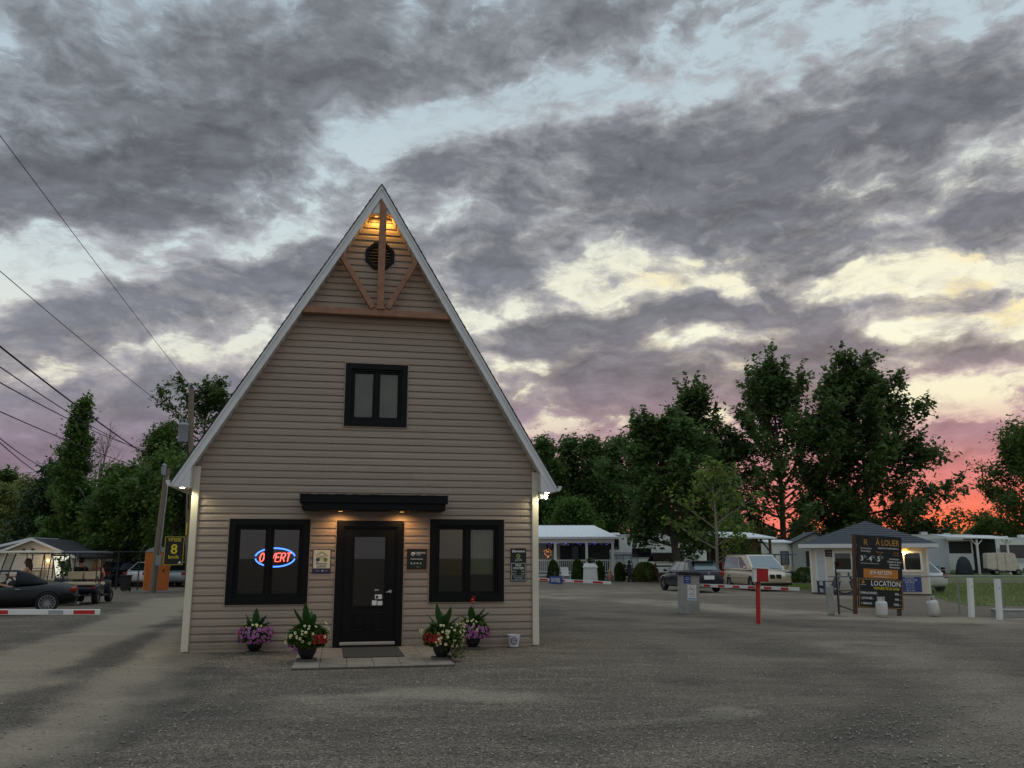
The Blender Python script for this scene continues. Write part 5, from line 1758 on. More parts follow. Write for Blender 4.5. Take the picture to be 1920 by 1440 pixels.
for x, wd, z0, z1 in prof2:
    rings.append([(x, wd, z0), (x, wd * 0.98, z0 + (z1 - z0) * 0.35), (x, wd * 0.80, z1 - 0.03), (x, wd * 0.4, z1), (x, -wd * 0.4, z1), (x, -wd * 0.80, z1 - 0.03), (x, -wd * 0.98, z0 + (z1 - z0) * 0.35), (x, -wd, z0)])
n = 8
mb.add([p for r in rings for p in r], [(i * n + k, i * n + k + 1, (i + 1) * n + k + 1, (i + 1) * n + k) for i in range(5) for k in range(n - 1) if not (i < 2 and k in (0, 1, 5, 6))])
st = mb.build('soft_top', m_softtop, rd, True)
sd_ = st.modifiers.new('s', 'SOLIDIFY')
sd_.thickness = 0.02
ws = MB()
for s in (-1, 1):
    ws.bar((0.92, s * 0.70, 0.82), (0.40, s * 0.60, 1.21), 0.04, 0.05)
ws.bar((0.40, 0.60, 1.205), (0.40, -0.60, 1.205), 0.05, 0.045)
ws.build('windscreen_frame', m_alloy, rd)
q = [(0.91, 0.68, 0.83), (0.91, -0.68, 0.83), (0.41, -0.58, 1.19), (0.41, 0.58, 1.19)]
MB().add(q, [(0, 1, 2, 3)]).build('windscreen', m_glass, rd)
for s in (-1, 1):
    MB().bbox(-2.0, -1.80, s * 0.64 - 0.13, s * 0.64 + 0.13, 0.62, 0.77, 0.05).build('tail_light', m_lightred, rd)
    mirror(rd, 0.62, s * 0.86, 0.90, m_blackp)
    MB().bbox(-0.50, -0.36, s * 0.838 - 0.01, s * 0.838 + 0.015, 0.70, 0.725, 0.006).build('door_handle', m_alloy, rd)
    for x in (1.22, -1.22):
        wheel(rd, x, s * 0.755, 0.315, 0.22, 0.225, 14, 0.012, True, side=s)
    MB().tube([(-1.9, s * 0.3, 0.25), (-2.08, s * 0.3, 0.25)], 0.04, 10).build('exhaust_pipe', m_alloy, rd, True, auto=40)
    MB().bbox(-0.55, -0.15, s * 0.36 - 0.23, s * 0.36 + 0.23, 0.45, 0.95, 0.06).build('seat', m_plastic, rd)
MB().bbox(-2.07, -1.94, -0.66, 0.66, 0.46, 0.50, 0.012).build('bumper_strip', m_plastic, rd)
MB().lathe([(0.17, -0.012), (0.185, 0), (0.17, 0.012)], 18, (0, 0, 0)).build('steering_wheel', m_plastic, rd).matrix_local = Matrix.Translation((0.32, 0.36, 0.86)) @ Matrix.Rotation(R(65), 4, 'Y')


# golf carts
def golf_cart(label, x, y, rz, body, roof, rear=True, seatm=None, cover=False, screen=True):
    seatm = seatm or m_seat
    t = thing('golf_cart', label, 'golf cart', (x, y, 0), rz, 'golf carts around the camp')
    tail = -1.35 if rear else -0.95
    mb = MB()
    mb.prism([(1.15, -0.48, 0.30), (1.22, -0.44, 0.52), (0.95, -0.54, 0.78), (0.62, -0.58, 0.82), (0.60, -0.58, 0.28)], [(1.15, 0.48, 0.30), (1.22, 0.44, 0.52), (0.95, 0.54, 0.78), (0.62, 0.58, 0.82), (0.60, 0.58, 0.28)])
    mb.build('cowl', body, t, True, bevel=0.03, auto=50)
    MB().bbox(-0.25, 0.62, -0.56, 0.56, 0.24, 0.32, 0.02).build('floor_pan', m_plastic, t)
    mb = MB()
    mb.prism([(-0.20, -0.60, 0.28), (-0.18, -0.60, 0.64), (-0.95, -0.60, 0.74), (-1.20, -0.58, 0.62), (-1.22, -0.56, 0.40), (-1.0, -0.58, 0.40)], [(-0.20, 0.60, 0.28), (-0.18, 0.60, 0.64), (-0.95, 0.60, 0.74), (-1.20, 0.58, 0.62), (-1.22, 0.56, 0.40), (-1.0, 0.58, 0.40)])
    mb.build('rear_body', body, t, True, bevel=0.03, auto=50)
    MB().bbox(-0.52, 0.02, -0.55, 0.55, 0.64, 0.76, 0.04).build('seat', seatm, t)
    for s in (-1, 1):
        MB().bbox(-0.60, -0.48, s * 0.28 - 0.25, s * 0.28 + 0.25, 0.84, 1.14, 0.04).build('seat_back', seatm, t)
        if rear:
            MB().bbox(-0.80, -0.70, s * 0.28 - 0.25, s * 0.28 + 0.25, 0.86, 1.14, 0.04).build('seat_back', seatm, t)
    if rear:
        MB().bbox(-1.25, -0.82, -0.55, 0.55, 0.66, 0.78, 0.04).build('rear_seat', seatm, t)
        MB().bbox(-1.70, -1.22, -0.50, 0.50, 0.30, 0.34, 0.01).build('rear_footrest', m_plastic, t)
        mb = MB()
        for s in (-1, 1):
            mb.tube([(-1.0, s * 0.45, 0.42), (-1.62, s * 0.45, 0.32)], 0.02, 6)
            mb.tube([(-0.85, s * 0.58, 0.80), (-1.12, s * 0.58, 0.98), (-1.22, s * 0.58, 0.80)], 0.016, 6)
        mb.build('grab_frame', m_pole, t)
    for s in (-1, 1):
        MB().tube([(0.66, s * 0.54, 0.80), (0.42, s * 0.54, 1.78)], 0.02, 6).build('roof_post', m_pole, t)
        MB().tube([(-0.64, s * 0.56, 0.72), (-0.72, s * 0.55, 1.78)], 0.018, 6).build('roof_post', m_pole, t)
        if rear:
            MB().tube([(-1.20, s * 0.56, 0.75), (tail + 0.1, s * 0.55, 1.78)], 0.018, 6).build('roof_post', m_pole, t)
    r = MB()
    pr = [(0.62, 1.775), (0.64, 1.80), (0.50, 1.845), (-0.2, 1.87), (tail - 0.02, 1.84), (tail - 0.10, 1.80), (tail - 0.08, 1.775)]
    r.prism([(a, -0.60, b) for a, b in pr], [(a, 0.60, b) for a, b in pr])
    r.build('roof', roof, t, True, bevel=0.02, auto=50)
    if screen:
        MB().add([(0.665, -0.52, 0.86), (0.665, 0.52, 0.86), (0.44, 0.52, 1.74), (0.44, -0.52, 1.74)], [(0, 1, 2, 3)]).build('windscreen', m_glass, t)
    sw = MB()
    ring = [(0.16 * math.cos(a), 0.16 * math.sin(a), 0) for a in np.linspace(0, 2 * math.pi, 17)]
    sw.tube(ring, 0.014, 6).tube([(0, 0, 0), (0, 0, -0.4)], 0.02, 6).bar((-0.15, 0, 0), (0.15, 0, 0), 0.025, 0.015)
    o = sw.build('steering_wheel', m_plastic, t)
    o.matrix_local = Matrix.Translation((0.34, 0.28, 0.98)) @ Matrix.Rotation(R(-38), 4, 'Y')
    for s in (-1, 1):
        MB().ball((1.10, s * 0.34, 0.56), 0.08, 10, 6, (0.7, 1.2, 0.8)).build('headlight', m_lightclear, t, True)
        MB().bbox(-1.225, -1.18, s * 0.48 - 0.05, s * 0.48 + 0.05, 0.54, 0.62, 0.01).build('tail_light', m_lightred, t)
        for xx in (0.84, -0.80):
            wheel(t, xx, s * 0.50, 0.235, 0.20, 0.13, 5, 0.045, side=s)
    if cover:
        mb = MB()
        P = [(0.92, 0.66), (0.66, 1.79), (tail - 0.1, 1.79), (tail - 0.15, 0.55), (-1.02, 0.50), (-0.80, 0.56), (-0.58, 0.42), (0.55, 0.36)]
        for s in (-1, 1):
            mb.prism([(a, s * 0.615, b) for a, b in P], [(a, s * 0.632, b) for a, b in P])
        mb.prism([(0.92, -0.61, 0.66), (0.92, 0.61, 0.66), (0.66, 0.61, 1.79), (0.66, -0.61, 1.79)], [(0.94, -0.61, 0.66), (0.94, 0.61, 0.66), (0.68, 0.61, 1.79), (0.68, -0.61, 1.79)])
        mb.prism([(tail - 0.13, -0.61, 0.56), (tail - 0.13, 0.61, 0.56), (tail - 0.08, 0.61, 1.79), (tail - 0.08, -0.61, 1.79)], [(tail - 0.15, -0.61, 0.56), (tail - 0.15, 0.61, 0.56), (tail - 0.10, 0.61, 1.79), (tail - 0.10, -0.61, 1.79)])
        cv = mb.build('weather_cover', m_canvas, t)
        mb = MB()
        for s in (-1, 1):
            for xx in (-0.08, -0.72):
                mb.box(xx - 0.012, xx + 0.012, s * 0.636 - 0.006, s * 0.636 + 0.006, 0.45, 1.78)
        mb.build('cover_zip', m_pole, cv)
    return t


golf_cart('dark golf cart with cream rear bench and two riders in front', -15.62, 32.35, R(100), m_navy, m_darkroof, True)
golf_cart('cream roofed golf cart with a woman driving, behind the black roadster', -17.0, 30.4, R(196), m_redp, m_cream, False, m_seat)
golf_cart('black framed golf cart standing between the dark cart and beige shed', -19.3, 36.5, R(-8), m_blackp, m_pole, False, m_seat)
golf_cart('black roofed golf cart parked behind the round bush', 8.9, 66.5, R(20), m_blackp, m_pole, False, m_plastic)
golf_cart('golf cart with flat violet roof before the white shed', 17.9, 58.5, R(185), m_blackp, mat('violet_roof', (66, 66, 92), 0.5), False, m_seat)
golf_cart('golf cart closed in beige weather cover on the trailer lawn', 46.6, 82.5, R(-14), m_whitep, m_canvas, True, m_seat, cover=True).scale = (1.12, 1.12, 1.1)


# plain parked cars, half hidden
def plain_car(label, x, y, rz, m, group=None):
    t = thing('parked_car', label, 'car', (x, y, 0), rz, group)
    hull('body', [
        S_(2.15, 0.34, 0.55, 0.50, 0.66, 0.58, 0.60, 0.62), S_(2.0, 0.22, 0.72, 0.50, 0.82, 0.66, 0.76, 0.72), S_(1.0, 0.20, 0.78, 0.58, 0.87, 0.86, 0.82, 0.92),
        S_(-0.8, 0.20, 0.78, 0.60, 0.87, 0.90, 0.84, 0.94), S_(-1.9, 0.24, 0.74, 0.60, 0.84, 0.88, 0.78, 0.93), S_(-2.15, 0.34, 0.62, 0.56, 0.72, 0.72, 0.64, 0.80)], m, t, (1.35, -1.30), 0.37)
    gl = cabin(t, 1.05, -1.75, 0.77, 0.86, 0.25, -1.05, 0.58, 1.40, m)
    gl('front', 0.06, 0.94, 0.08, 0.92, m_carglass, 'windscreen')
    gl('rear', 0.08, 0.92, 0.10, 0.90, m_carglass, 'rear_window')
    for sd in ('left', 'right'):
        gl(sd, 0.14, 0.50, 0.12, 0.88, m_carglass2, 'window', 0.12)
        gl(sd, 0.53, 0.84, 0.12, 0.88, m_carglass2, 'window', 0.0, 0.12)
    for s in (-1, 1):
        MB().bbox(1.95, 2.12, s * 0.62 - 0.12, s * 0.62 + 0.12, 0.58, 0.70, 0.03).build('headlight', m_lightclear, t)
        MB().bbox(-2.14, -1.96, s * 0.62 - 0.12, s * 0.62 + 0.12, 0.68, 0.84, 0.03).build('tail_light', m_lightred, t)
        for x_ in (1.35, -1.30):
            wheel(t, x_, s * 0.76, 0.32, 0.20, 0.20, 5, 0.07, side=s)
    return t


plain_car('white car mostly hidden behind the right corner of the ticket booth', 19.3, 42.6, R(96), m_whitep)
for (x, y, rz, m, lab) in ((-26.0, 53.0, 70, m_silver, 'silver car in the lot, nearest the broad tree trunk'),
                           (-23.4, 52.5, 75, m_navy, 'dark blue car in the lot behind the fence'),
                           (-21.2, 52.0, 80, m_whitep, 'white car in the lot behind the fence'),
                           (-19.0, 51.8, 82, m_silver, 'silver car in the lot nearest the orange toilet')):
    plain_car(lab, x, y, R(rz), m, 'cars parked in the lot behind the fence')

# ------------------------------------------------------------------ things on the right
m_metalroof = mat('white_metal_roof', (236, 238, 240), 0.5, var=0.05, vscale=2)
m_whitepaint = mat('white_painted_wood', (232, 231, 226), 0.6, var=0.06, vscale=4)
m_greywall = mat('grey_siding', (158, 160, 156), 0.7, var=0.08)
m_boothwall = mat('pale_siding', (222, 211, 193), 0.6, var=0.08, vscale=6, stretch=(0.3, 1, 5))
m_greyshingle = mat('grey_shingle', (78, 80, 86), 0.9, var=0.25, vscale=9, bump=0.4, bscale=30)
m_rv = mat('trailer_skin', (230, 231, 228), 0.45, var=0.05, vscale=2, dirt=(170, 166, 156), dscale=0.8, damt=0.25)
m_rvgrey = mat('trailer_grey', (182, 186, 190), 0.5, var=0.05)
m_screen = mat('dark_screen', (44, 46, 48), 0.8, var=0.15)
m_concrete = mat('concrete', (160, 158, 152), 0.85, var=0.14, vscale=4, bump=0.2, bscale=40, dirt=(96, 94, 88), dscale=1.6, damt=0.45)
m_galv = mat('galvanised_steel', (150, 152, 152), 0.45, metal=0.5, var=0.1)
m_brownpost = mat('brown_post', (92, 66, 54), 0.85, var=0.25, vscale=6, stretch=(4, 4, 0.6), bump=0.3)
m_tank = mat('tank_white', (208, 206, 200), 0.4, var=0.05, dirt=(140, 132, 118), dscale=4, damt=0.3)
m_adir = mat('slate_chair', (70, 76, 86), 0.6, var=0.1)
m_grass = mat('grass_turf', (110, 122, 62), 0.95, tint=(86, 98, 48), vscale=1.3, tvar=0.5, bump=0.5, bscale=60)
m_blade = leaf_mat('grass_blade', (112, 128, 58), (138, 146, 72), (90, 106, 48), trans=0.3)
m_cedar = leaf_mat('cedar_green', (80, 98, 46), (98, 116, 54), (64, 80, 40), scale=3)
m_bush = leaf_mat('bush_green', (112, 124, 58), (130, 140, 70), (90, 104, 48), scale=2)
m_door_white = mat('white_door', (206, 208, 210), 0.5, var=0.03)


# lawns
def lawn(label_pts, z=0.004, blades=0, seed=1, hgt=0.07):
    o = MB().add([(x, y, z) for x, y in label_pts], [tuple(range(len(label_pts)))]).build('lawn', m_grass)
    struct(o)
    if blades:
        g = np.random.default_rng(seed)
        P = np.array(label_pts)
        lo, hi = P.min(0), P.max(0)
        pts = lo + (hi - lo) * g.random((blades * 2, 2))
        ins = np.zeros(len(pts), bool)
        j = len(P) - 1
        for i in range(len(P)):
            c = ((P[i, 1] > pts[:, 1]) != (P[j, 1] > pts[:, 1])) & (pts[:, 0] < (P[j, 0] - P[i, 0]) * (pts[:, 1] - P[i, 1]) / (P[j, 1] - P[i, 1] + 1e-9) + P[i, 0])
            ins ^= c
            j = i
        pts = pts[ins][:blades]
        n = len(pts)
        th = g.random(n) * 6.28
        w_ = 0.012 + 0.012 * g.random(n)
        h = hgt * (0.5 + g.random(n))
        b = np.stack([pts[:, 0], pts[:, 1], np.full(n, z)], 1)
        sx = np.stack([np.cos(th) * w_, np.sin(th) * w_, np.zeros(n)], 1)
        tip = np.stack([g.normal(size=n) * h * 0.45, g.normal(size=n) * h * 0.45, h], 1)
        v = np.stack([b - sx, b + sx, b + tip], 1).reshape(-1, 3)
        o2 = raw_mesh('grass', v, np.arange(3 * n).reshape(-1, 3), m_blade, None, 'stuff')
        tag(o2, 'short mown green grass on the camp lawn', 'grass')
    return o


lawn([(18.4, 39.2), (15.6, 30.2), (23, 28.8), (45, 55.5), (25, 56.5)], blades=26000, seed=1)
lawn([(-12, 63.2), (30, 62), (70, 66), (90, 125), (-12, 125)], blades=0)
lawn([(14.6, 45.5), (18.2, 44.0), (21, 54), (15.8, 54)], blades=6000, seed=2)
lawn([(-16.4, 43.6), (-8, 43.6), (-8, 62), (-16.4, 62)], blades=5000, seed=3, hgt=0.12)
lawn([(-60, 60), (-17, 57), (-17, 125), (-100, 125)])

# porch cottage
pc = thing('porch_cottage', 'low cottage with white metal roof and white railed porch beside the office', 'cottage', (0, 62, 0))
mb = MB()
A = [(-5.0, 0.0, 3.06), (7.6, 0.0, 3.06), (6.15, 3.2, 3.98), (-5.0, 3.2, 3.98)]
mb.prism(A, [(x, y, z + 0.03) for x, y, z in A])
mb.prism([(7.6, 0, 3.06), (7.6, 6.4, 3.06), (6.15, 3.2, 3.98)], [(7.6, 0, 3.09), (7.6, 6.4, 3.09), (6.15, 3.2, 4.01)])
rf = mb.build('roof', m_metalroof, pc)
mb = MB()
for k in range(40):
    x = -4.9 + k * 0.31
    xe = min(x, 7.5)
    top = 1.0 if x < 6.1 else max(0.05, (7.6 - x) / 1.45)
    mb.bar((x, 0.0, 3.10), (x, 3.2 * top, 3.10 + 0.92 * top), 0.035, 0.035)
mb.build('roof_rib', m_metalroof, rf, kind='stuff')
MB().box(-5.0, 7.62, -0.06, 0.04, 2.93, 3.085).build('gutter', m_white, pc)
MB().box(-5.0, 7.35, 0.25, 0.40, 2.66, 2.93).build('beam', m_whitepaint, pc)
for x in (-1.4, 0.85, 3.1, 5.35, 7.22):
    MB().bbox(x - 0.085, x + 0.085, 0.24, 0.41, 0.45, 2.659, 0.01).build('porch_post', m_whitepaint, pc)
MB().box(-5.0, 7.4, 0.2, 3.0, 0.36, 0.45).build('porch_floor', m_whitepaint, pc)
MB().box(-5.0, 7.36, 0.28, 0.30, 0.02, 0.36).build('porch_skirt', m_rvgrey, pc)
MB().box(-5.0, 7.3, 0.29, 0.36, 1.42, 1.48).build('top_rail', m_whitepaint, pc)
MB().box(-5.0, 7.3, 0.30, 0.35, 0.62, 0.67).build('bottom_rail', m_whitepaint, pc)
mb = MB()
for k in range(88):
    x = -4.95 + k * 0.14
    mb.box(x - 0.018, x + 0.018, 0.305, 0.345, 0.67, 1.42)
mb.build('baluster', m_whitepaint, pc, kind='stuff')
MB().box(-5.0, 4.3, 3.0, 3.15, 0.45, 3.1).build('wall', m_greywall, pc)
MB().box(4.3, 7.3, 3.0, 3.12, 0.45, 3.1).build('wall', m_screen, pc)
MB().box(-0.4, 0.9, 2.93, 2.99, 1.2, 2.5).build('window', m_carglass, pc)
MB().box(3.6, 4.5, 2.93, 2.99, 0.46, 2.5).build('door', m_screen, pc)
MB().box(4.45, 4.9, 2.5, 2.55, 1.2, 2.45).build('wall_panel', m_navy, pc)
m_xmas = glow_mat('blue_bulbs', (110, 110, 255), 1.2)
m_xmas2 = glow_mat('orange_bulbs', (255, 150, 90), 0.8)
fl = MB()
gg = random.Random(4)
for k in range(34):
    x = 2.2 + k * 0.15 + gg.uniform(-0.14, 0.14) + 0.25 * math.sin(k * 0.9)
    fl.ball((x, 0.22, 2.60 + 0.05 * math.sin(k * 1.3) + gg.uniform(-0.03, 0.03)), gg.uniform(0.012, 0.026), 6, 4)
fl = fl.build('fairy_lights', m_xmas, None)
fl.location = (0, 62, 0)
tag(fl, 'string of small blue fairy lights under the porch eave', 'fairy lights')
ht = thing('light_ornament', 'orange glowing outline ornament on the porch of the cottage', 'ornament', (2.55, 62.2, 1.95))
mb = MB()
for k in range(26):
    a = 2 * math.pi * k / 26
    mb.ball((0.26 * math.sin(a) ** 3 + gg.uniform(-0.06, 0.06), gg.uniform(-0.02, 0.02), gg.uniform(-0.06, 0.06) + 0.019 * (13 * math.cos(a) - 5 * math.cos(2 * a) - 2 * math.cos(3 * a) - math.cos(4 * a))), 0.03, 6, 4)
mb.build('bulb', m_xmas2, ht, kind='stuff')
MB().tube([(0.34 * math.sin(a) ** 3, 0.03, 0.028 * (13 * math.cos(a) - 5 * math.cos(2 * a) - 2 * math.cos(3 * a) - math.cos(4 * a))) for a in np.linspace(0, 6.28, 27)], 0.012, 5).build('wire_frame', m_pole, ht)
wr_ = thing('wreath', 'dark red round wreath hung on the cottage wall', 'wreath', (2.85, 64.9, 2.45))
MB().tube([(0.22 * math.cos(a), 0, 0.22 * math.sin(a)) for a in np.linspace(0, 6.28, 21)], 0.07, 7).build('ring', mat('wreath_red', (92, 34, 32), 0.9, var=0.4, vscale=20), wr_)


# travel trailers
def trailer(label, x, y, rz, L, H, W=2.5, wins=(), stripe=None, z0=0.45, front_slope=0.5):
    t = thing('travel_trailer', label, 'trailer', (x, y, 0), rz)
    pr = [(-L / 2, z0 + 0.1), (-L / 2 + 0.15, z0), (L / 2 - 0.5, z0), (L / 2, z0 + 0.5), (L / 2 - 0.1, z0 + 1.3), (L / 2 - front_slope, H - 0.12), (L / 2 - front_slope - 0.25, H), (-L / 2 + 0.15, H), (-L / 2, H - 0.15)]
    b = MB().prism([(a, -W / 2, b) for a, b in pr], [(a, W / 2, b) for a, b in pr]).build('body', m_rv, t, bevel=0.03)
    for s in (-1,):
        for (x0, x1, za, zb) in wins:
            wf = MB().bbox(x0 - 0.05, x1 + 0.05, s * W / 2 - 0.025, s * W / 2 + 0.01, za - 0.05, zb + 0.05, 0.01).build('window', m_plastic, t)
            MB().box(x0, x1, s * W / 2 - 0.032, s * W / 2 - 0.026, za, zb).build('pane', m_carglass, wf)
        if stripe:
            MB().box(-L / 2 + 0.1, L / 2 - 0.9, s * W / 2 - 0.006, s * W / 2 + 0.002, stripe[0], stripe[1]).build('stripe', m_rvgrey, t)
    MB().box(-L / 2 + 0.05, L / 2 - front_slope - 0.2, -W / 2 - 0.04, W / 2 + 0.04, H, H + 0.05).build('roof', m_metalroof, t)
    for k, xx in enumerate((-L * 0.3, -L * 0.05, L * 0.2)):
        MB().bbox(xx - 0.35, xx + 0.35, -0.35, 0.35, H + 0.05, H + 0.05 + (0.30 if k == 1 else 0.16), 0.06).build('roof_vent', m_rv, t)
    for xx in (-0.5, 0.45):
        MB().lathe([(0.34, -W / 2 + 0.02), (0.36, -W / 2 + 0.06), (0.36, -W / 2 + 0.22)], 18, (xx, 0, 0.36), 'y').build('wheel', m_tyre, t)
    MB().box(L / 2 - 0.6, L / 2 + 0.9, -0.08, 0.08, z0 - 0.02, z0 + 0.1).build('drawbar', m_pole, t)
    return t


trailer('pale grey trailer with dark window right behind the railed porch', 10.6, 69.0, 0.0, 8.0, 3.35, wins=((-3.2, -2.3, 2.3, 3.0), (-1.2, 0.2, 1.7, 2.3)), stripe=(1.5, 2.05), front_slope=1.7)
tr1 = trailer('long white motorhome with rooftop vents behind the ticket booth', 44.4, 92.5, R(-4), 9.4, 3.95, wins=((-3.2, -1.6, 1.9, 2.9), (0.2, 2.2, 1.9, 2.8)), stripe=(1.4, 1.6))
MB().tube([(1.0, 0, 4.0), (1.25, 0, 4.55)], 0.03, 6).bar((0.9, 0, 4.55), (1.9, 0, 4.6), 0.06, 0.05).build('aerial', m_galv, tr1)
trailer('dark sided trailer at the far right edge behind the weather covered cart', 56.6, 95.5, R(-2), 8.0, 3.7, wins=((-3.5, -1.0, 1.6, 2.9),), stripe=(1.0, 2.6))
trailer('white trailer glimpsed behind the beige minivan and the carport', 15.2, 76, R(2), 7.2, 3.3, wins=((-2.4, -1.2, 1.9, 2.6),), stripe=(1.0, 1.3))

# screened veranda in front of the motorhome
vr = thing('veranda', 'grey and white trailer veranda with dark screen window and white posts', 'veranda', (45.6, 86.0, 0), R(-3))
mb = MB()
mb.prism([(-2.9, -1.2, 3.55), (3.4, -1.2, 3.32), (3.4, 3.0, 3.75), (-2.9, 3.0, 3.9)], [(-2.9, -1.2, 3.63), (3.4, -1.2, 3.40), (3.4, 3.0, 3.83), (-2.9, 3.0, 3.98)])
mb.build('roof', m_metalroof, vr)
MB().box(-4.7, -2.5, -0.2, 0.0, 0.1, 3.45).build('side_panel', m_rvgrey, vr)
MB().box(-2.46, 0.0, 0.0, 0.1, 0.4, 1.85).build('wall', m_rv, vr)
sc_ = MB().frame(-2.46, 0.0, 1.86, 3.35, 0.14, -0.02, 0.1).build('screen_frame', m_whitepaint, vr)
MB().box(-2.32, -0.14, 0.03, 0.05, 2.0, 3.2).build('screen', m_screen, sc_)
for x in (0.05, 2.95):
    p = MB().bbox(x - 0.09, x + 0.09, -0.9, -0.72, 0.0, 3.36, 0.01).build('post', m_whitepaint, vr)
    MB().bar((x, -0.81, 2.75), (x + 0.55, -0.81, 3.32), 0.09, 0.09).bar((x, -0.81, 2.75), (x - 0.5, -0.81, 3.36), 0.09, 0.09).build('brace', m_whitepaint, p)
MB().box(0.2, 3.3, 2.2, 2.3, 0.05, 3.5).build('rear_wall', m_screen, vr)
mb = MB()
for k in range(5):
    mb.box(-2.45, -0.01, -0.012, 0.0, 0.5 + k * 0.27, 0.52 + k * 0.27)
mb.build('board_line', m_rvgrey, vr)

# white deck railing and clutter by the motorhome
rl = thing('deck_railing', 'short white deck railing right behind the ticket booth', 'railing', (39.6, 88.5, 0))
MB().box(-1.2, 1.5, -0.05, 0.05, 2.15, 2.25).build('top_rail', m_whitepaint, rl)
MB().box(-1.2, 1.5, -0.05, 0.05, 0.95, 1.05).build('bottom_rail', m_whitepaint, rl)
mb = MB()
for k in range(14):
    mb.box(-1.15 + k * 0.2 - 0.03, -1.15 + k * 0.2 + 0.03, -0.03, 0.03, 1.05, 2.15)
mb.build('baluster', m_whitepaint, rl, kind='stuff')
MB().box(-1.2, 1.5, 0.0, 1.6, 0.0, 0.94).build('deck', m_rvgrey, rl)


def blob_leaves(name, label, cat, x, y, z0, h, r, m, n, leaf, seed, shape=None, group=None, parts=True, zflat=False):
    """clipped shrub: leaf faces in a closed shape, denser at its surface"""
    g = np.random.default_rng(seed)
    t = g.random(n)
    a = g.random(n) * 6.283
    rr = r * np.array([shape(v) for v in t]) * (0.55 + 0.45 * g.random(n) ** 0.35) * (1 + 0.10 * np.sin(3 * a + 7 * t + seed))
    c = np.stack([rr * np.cos(a), rr * np.sin(a), z0 + t * h], 1)
    lv, lf = leaf_quads(c, leaf, g, aspect=0.5)
    o = thing(name, label, cat, (x, y, 0), 0, group)
    raw_mesh('foliage', lv, lf, m, o)
    MB().tube([(0, 0, 0), (0.02, 0, h * 0.8)], [0.06, 0.015], 6).build('stem', m_bark, o)
    return o


cone = lambda t: (1 - t ** 4.0) ** 0.6 * (0.86 + 0.14 * min(1, t * 6))
dome = lambda t: math.sqrt(max(0, 1 - (t * 0.97) ** 2.2)) * (0.86 + 0.14 * min(1, t * 5))
for k, (x, hh, rr, lab) in enumerate(((3.04, 1.52, 0.43, 'clipped cedar nearest the office in front of the porch'), (4.85, 1.60, 0.45, 'clipped cedar just left of the grey storage bin'),
                                      (6.45, 1.45, 0.38, 'clipped cedar just right of the grey storage bin'), (7.95, 1.35, 0.40, 'clipped cedar just left of the dark cut-out figure'))):
    blob_leaves('clipped_cedar', lab, 'shrub', x * 0.94, 60.6, 0.03, hh * 0.95, rr * 0.95, m_cedar, 5200, 0.10, 60 + k, cone, 'clipped cedars in front of the porch')
blob_leaves('round_bush', 'wide round clipped bush left of the navy hatchback', 'shrub', 9.2, 60.4, 0.03, 1.28, 1.0, m_bush, 9000, 0.11, 66, dome)
blob_leaves('round_bush', 'low dark bush in front of the violet roofed cart', 'shrub', 19.1, 57.0, 0.03, 0.95, 0.8, m_cedar, 4200, 0.11, 67, dome)

# storage bin with a planter on top
sb = thing('storage_bin', 'pale grey plastic storage bin with hipped lid between cedars', 'storage bin', (5.40, 60.6, 0))
mb = MB()
mb.prism([(-0.52, -0.45, 0.0), (0.52, -0.45, 0.0), (0.52, 0.45, 0.0), (-0.52, 0.45, 0.0)], [(-0.46, -0.40, 0.95), (0.46, -0.40, 0.95), (0.46, 0.40, 0.95), (-0.46, 0.40, 0.95)])
mb.build('box', m_rv, sb, bevel=0.02)
mb = MB()
mb.prism([(-0.55, -0.48, 0.95), (0.55, -0.48, 0.95), (0.55, 0.48, 0.95), (-0.55, 0.48, 0.95)], [(-0.36, -0.28, 1.24), (0.36, -0.28, 1.24), (0.36, 0.28, 1.24), (-0.36, 0.28, 1.24)])
mb.build('lid', m_rv, sb, bevel=0.02)
pl = thing('planter_bowl', 'dark planter bowl with plants on top of storage bin', 'planter', (5.43, 60.6, 1.24))
MB().lathe([(0.10, 0.0), (0.22, 0.14), (0.22, 0.16), (0.18, 0.15)], 14).build('bowl', m_pole, pl, True)
g = np.random.default_rng(9)
lv, lf = leaf_quads(g.normal(size=(260, 3)) * np.array([0.14, 0.14, 0.08]) + np.array([0, 0, 0.22]), 0.10, g)
raw_mesh('foliage', lv, lf, m_cedar, pl)

# lawn chair, gnome, cut-out figure
lc = thing('lawn_chair', 'white tubular lawn chair between the first two cedars', 'chair', (3.72, 60.6, 0.0), R(-80))
for s in (-0.26, 0.26):
    MB().tube([(0.30, s, 0.0), (0.26, s, 0.62), (-0.22, s, 0.62), (-0.34, s, 0.0)], 0.018, 6).build('side_frame', m_whitepaint, lc)
    MB().tube([(0.28, s, 0.40), (-0.20, s, 0.38), (-0.34, s, 1.0)], 0.018, 6).build('back_tube', m_whitepaint, lc)
MB().box(-0.20, 0.28, -0.25, 0.25, 0.385, 0.40).build('seat', m_rv, lc)
MB().prism([(-0.20, -0.25, 0.40), (-0.20, 0.25, 0.40), (-0.34, 0.25, 0.98), (-0.34, -0.25, 0.98)], [(-0.215, -0.25, 0.40), (-0.215, 0.25, 0.40), (-0.355, 0.25, 0.98), (-0.355, -0.25, 0.98)]).build('backrest', m_rv, lc)
gn = thing('lawn_figure', 'small painted lawn gnome with pointed tan hat between cedars', 'lawn figure', (6.78, 60.6, 0))
MB().lathe([(0.22, 0.0), (0.26, 0.06), (0.25, 0.30), (0.28, 0.42), (0.20, 0.70), (0.10, 0.74)], 14).build('coat', mat('gnome_coat', (168, 128, 104), 0.7, var=0.15, vscale=8), gn, True)
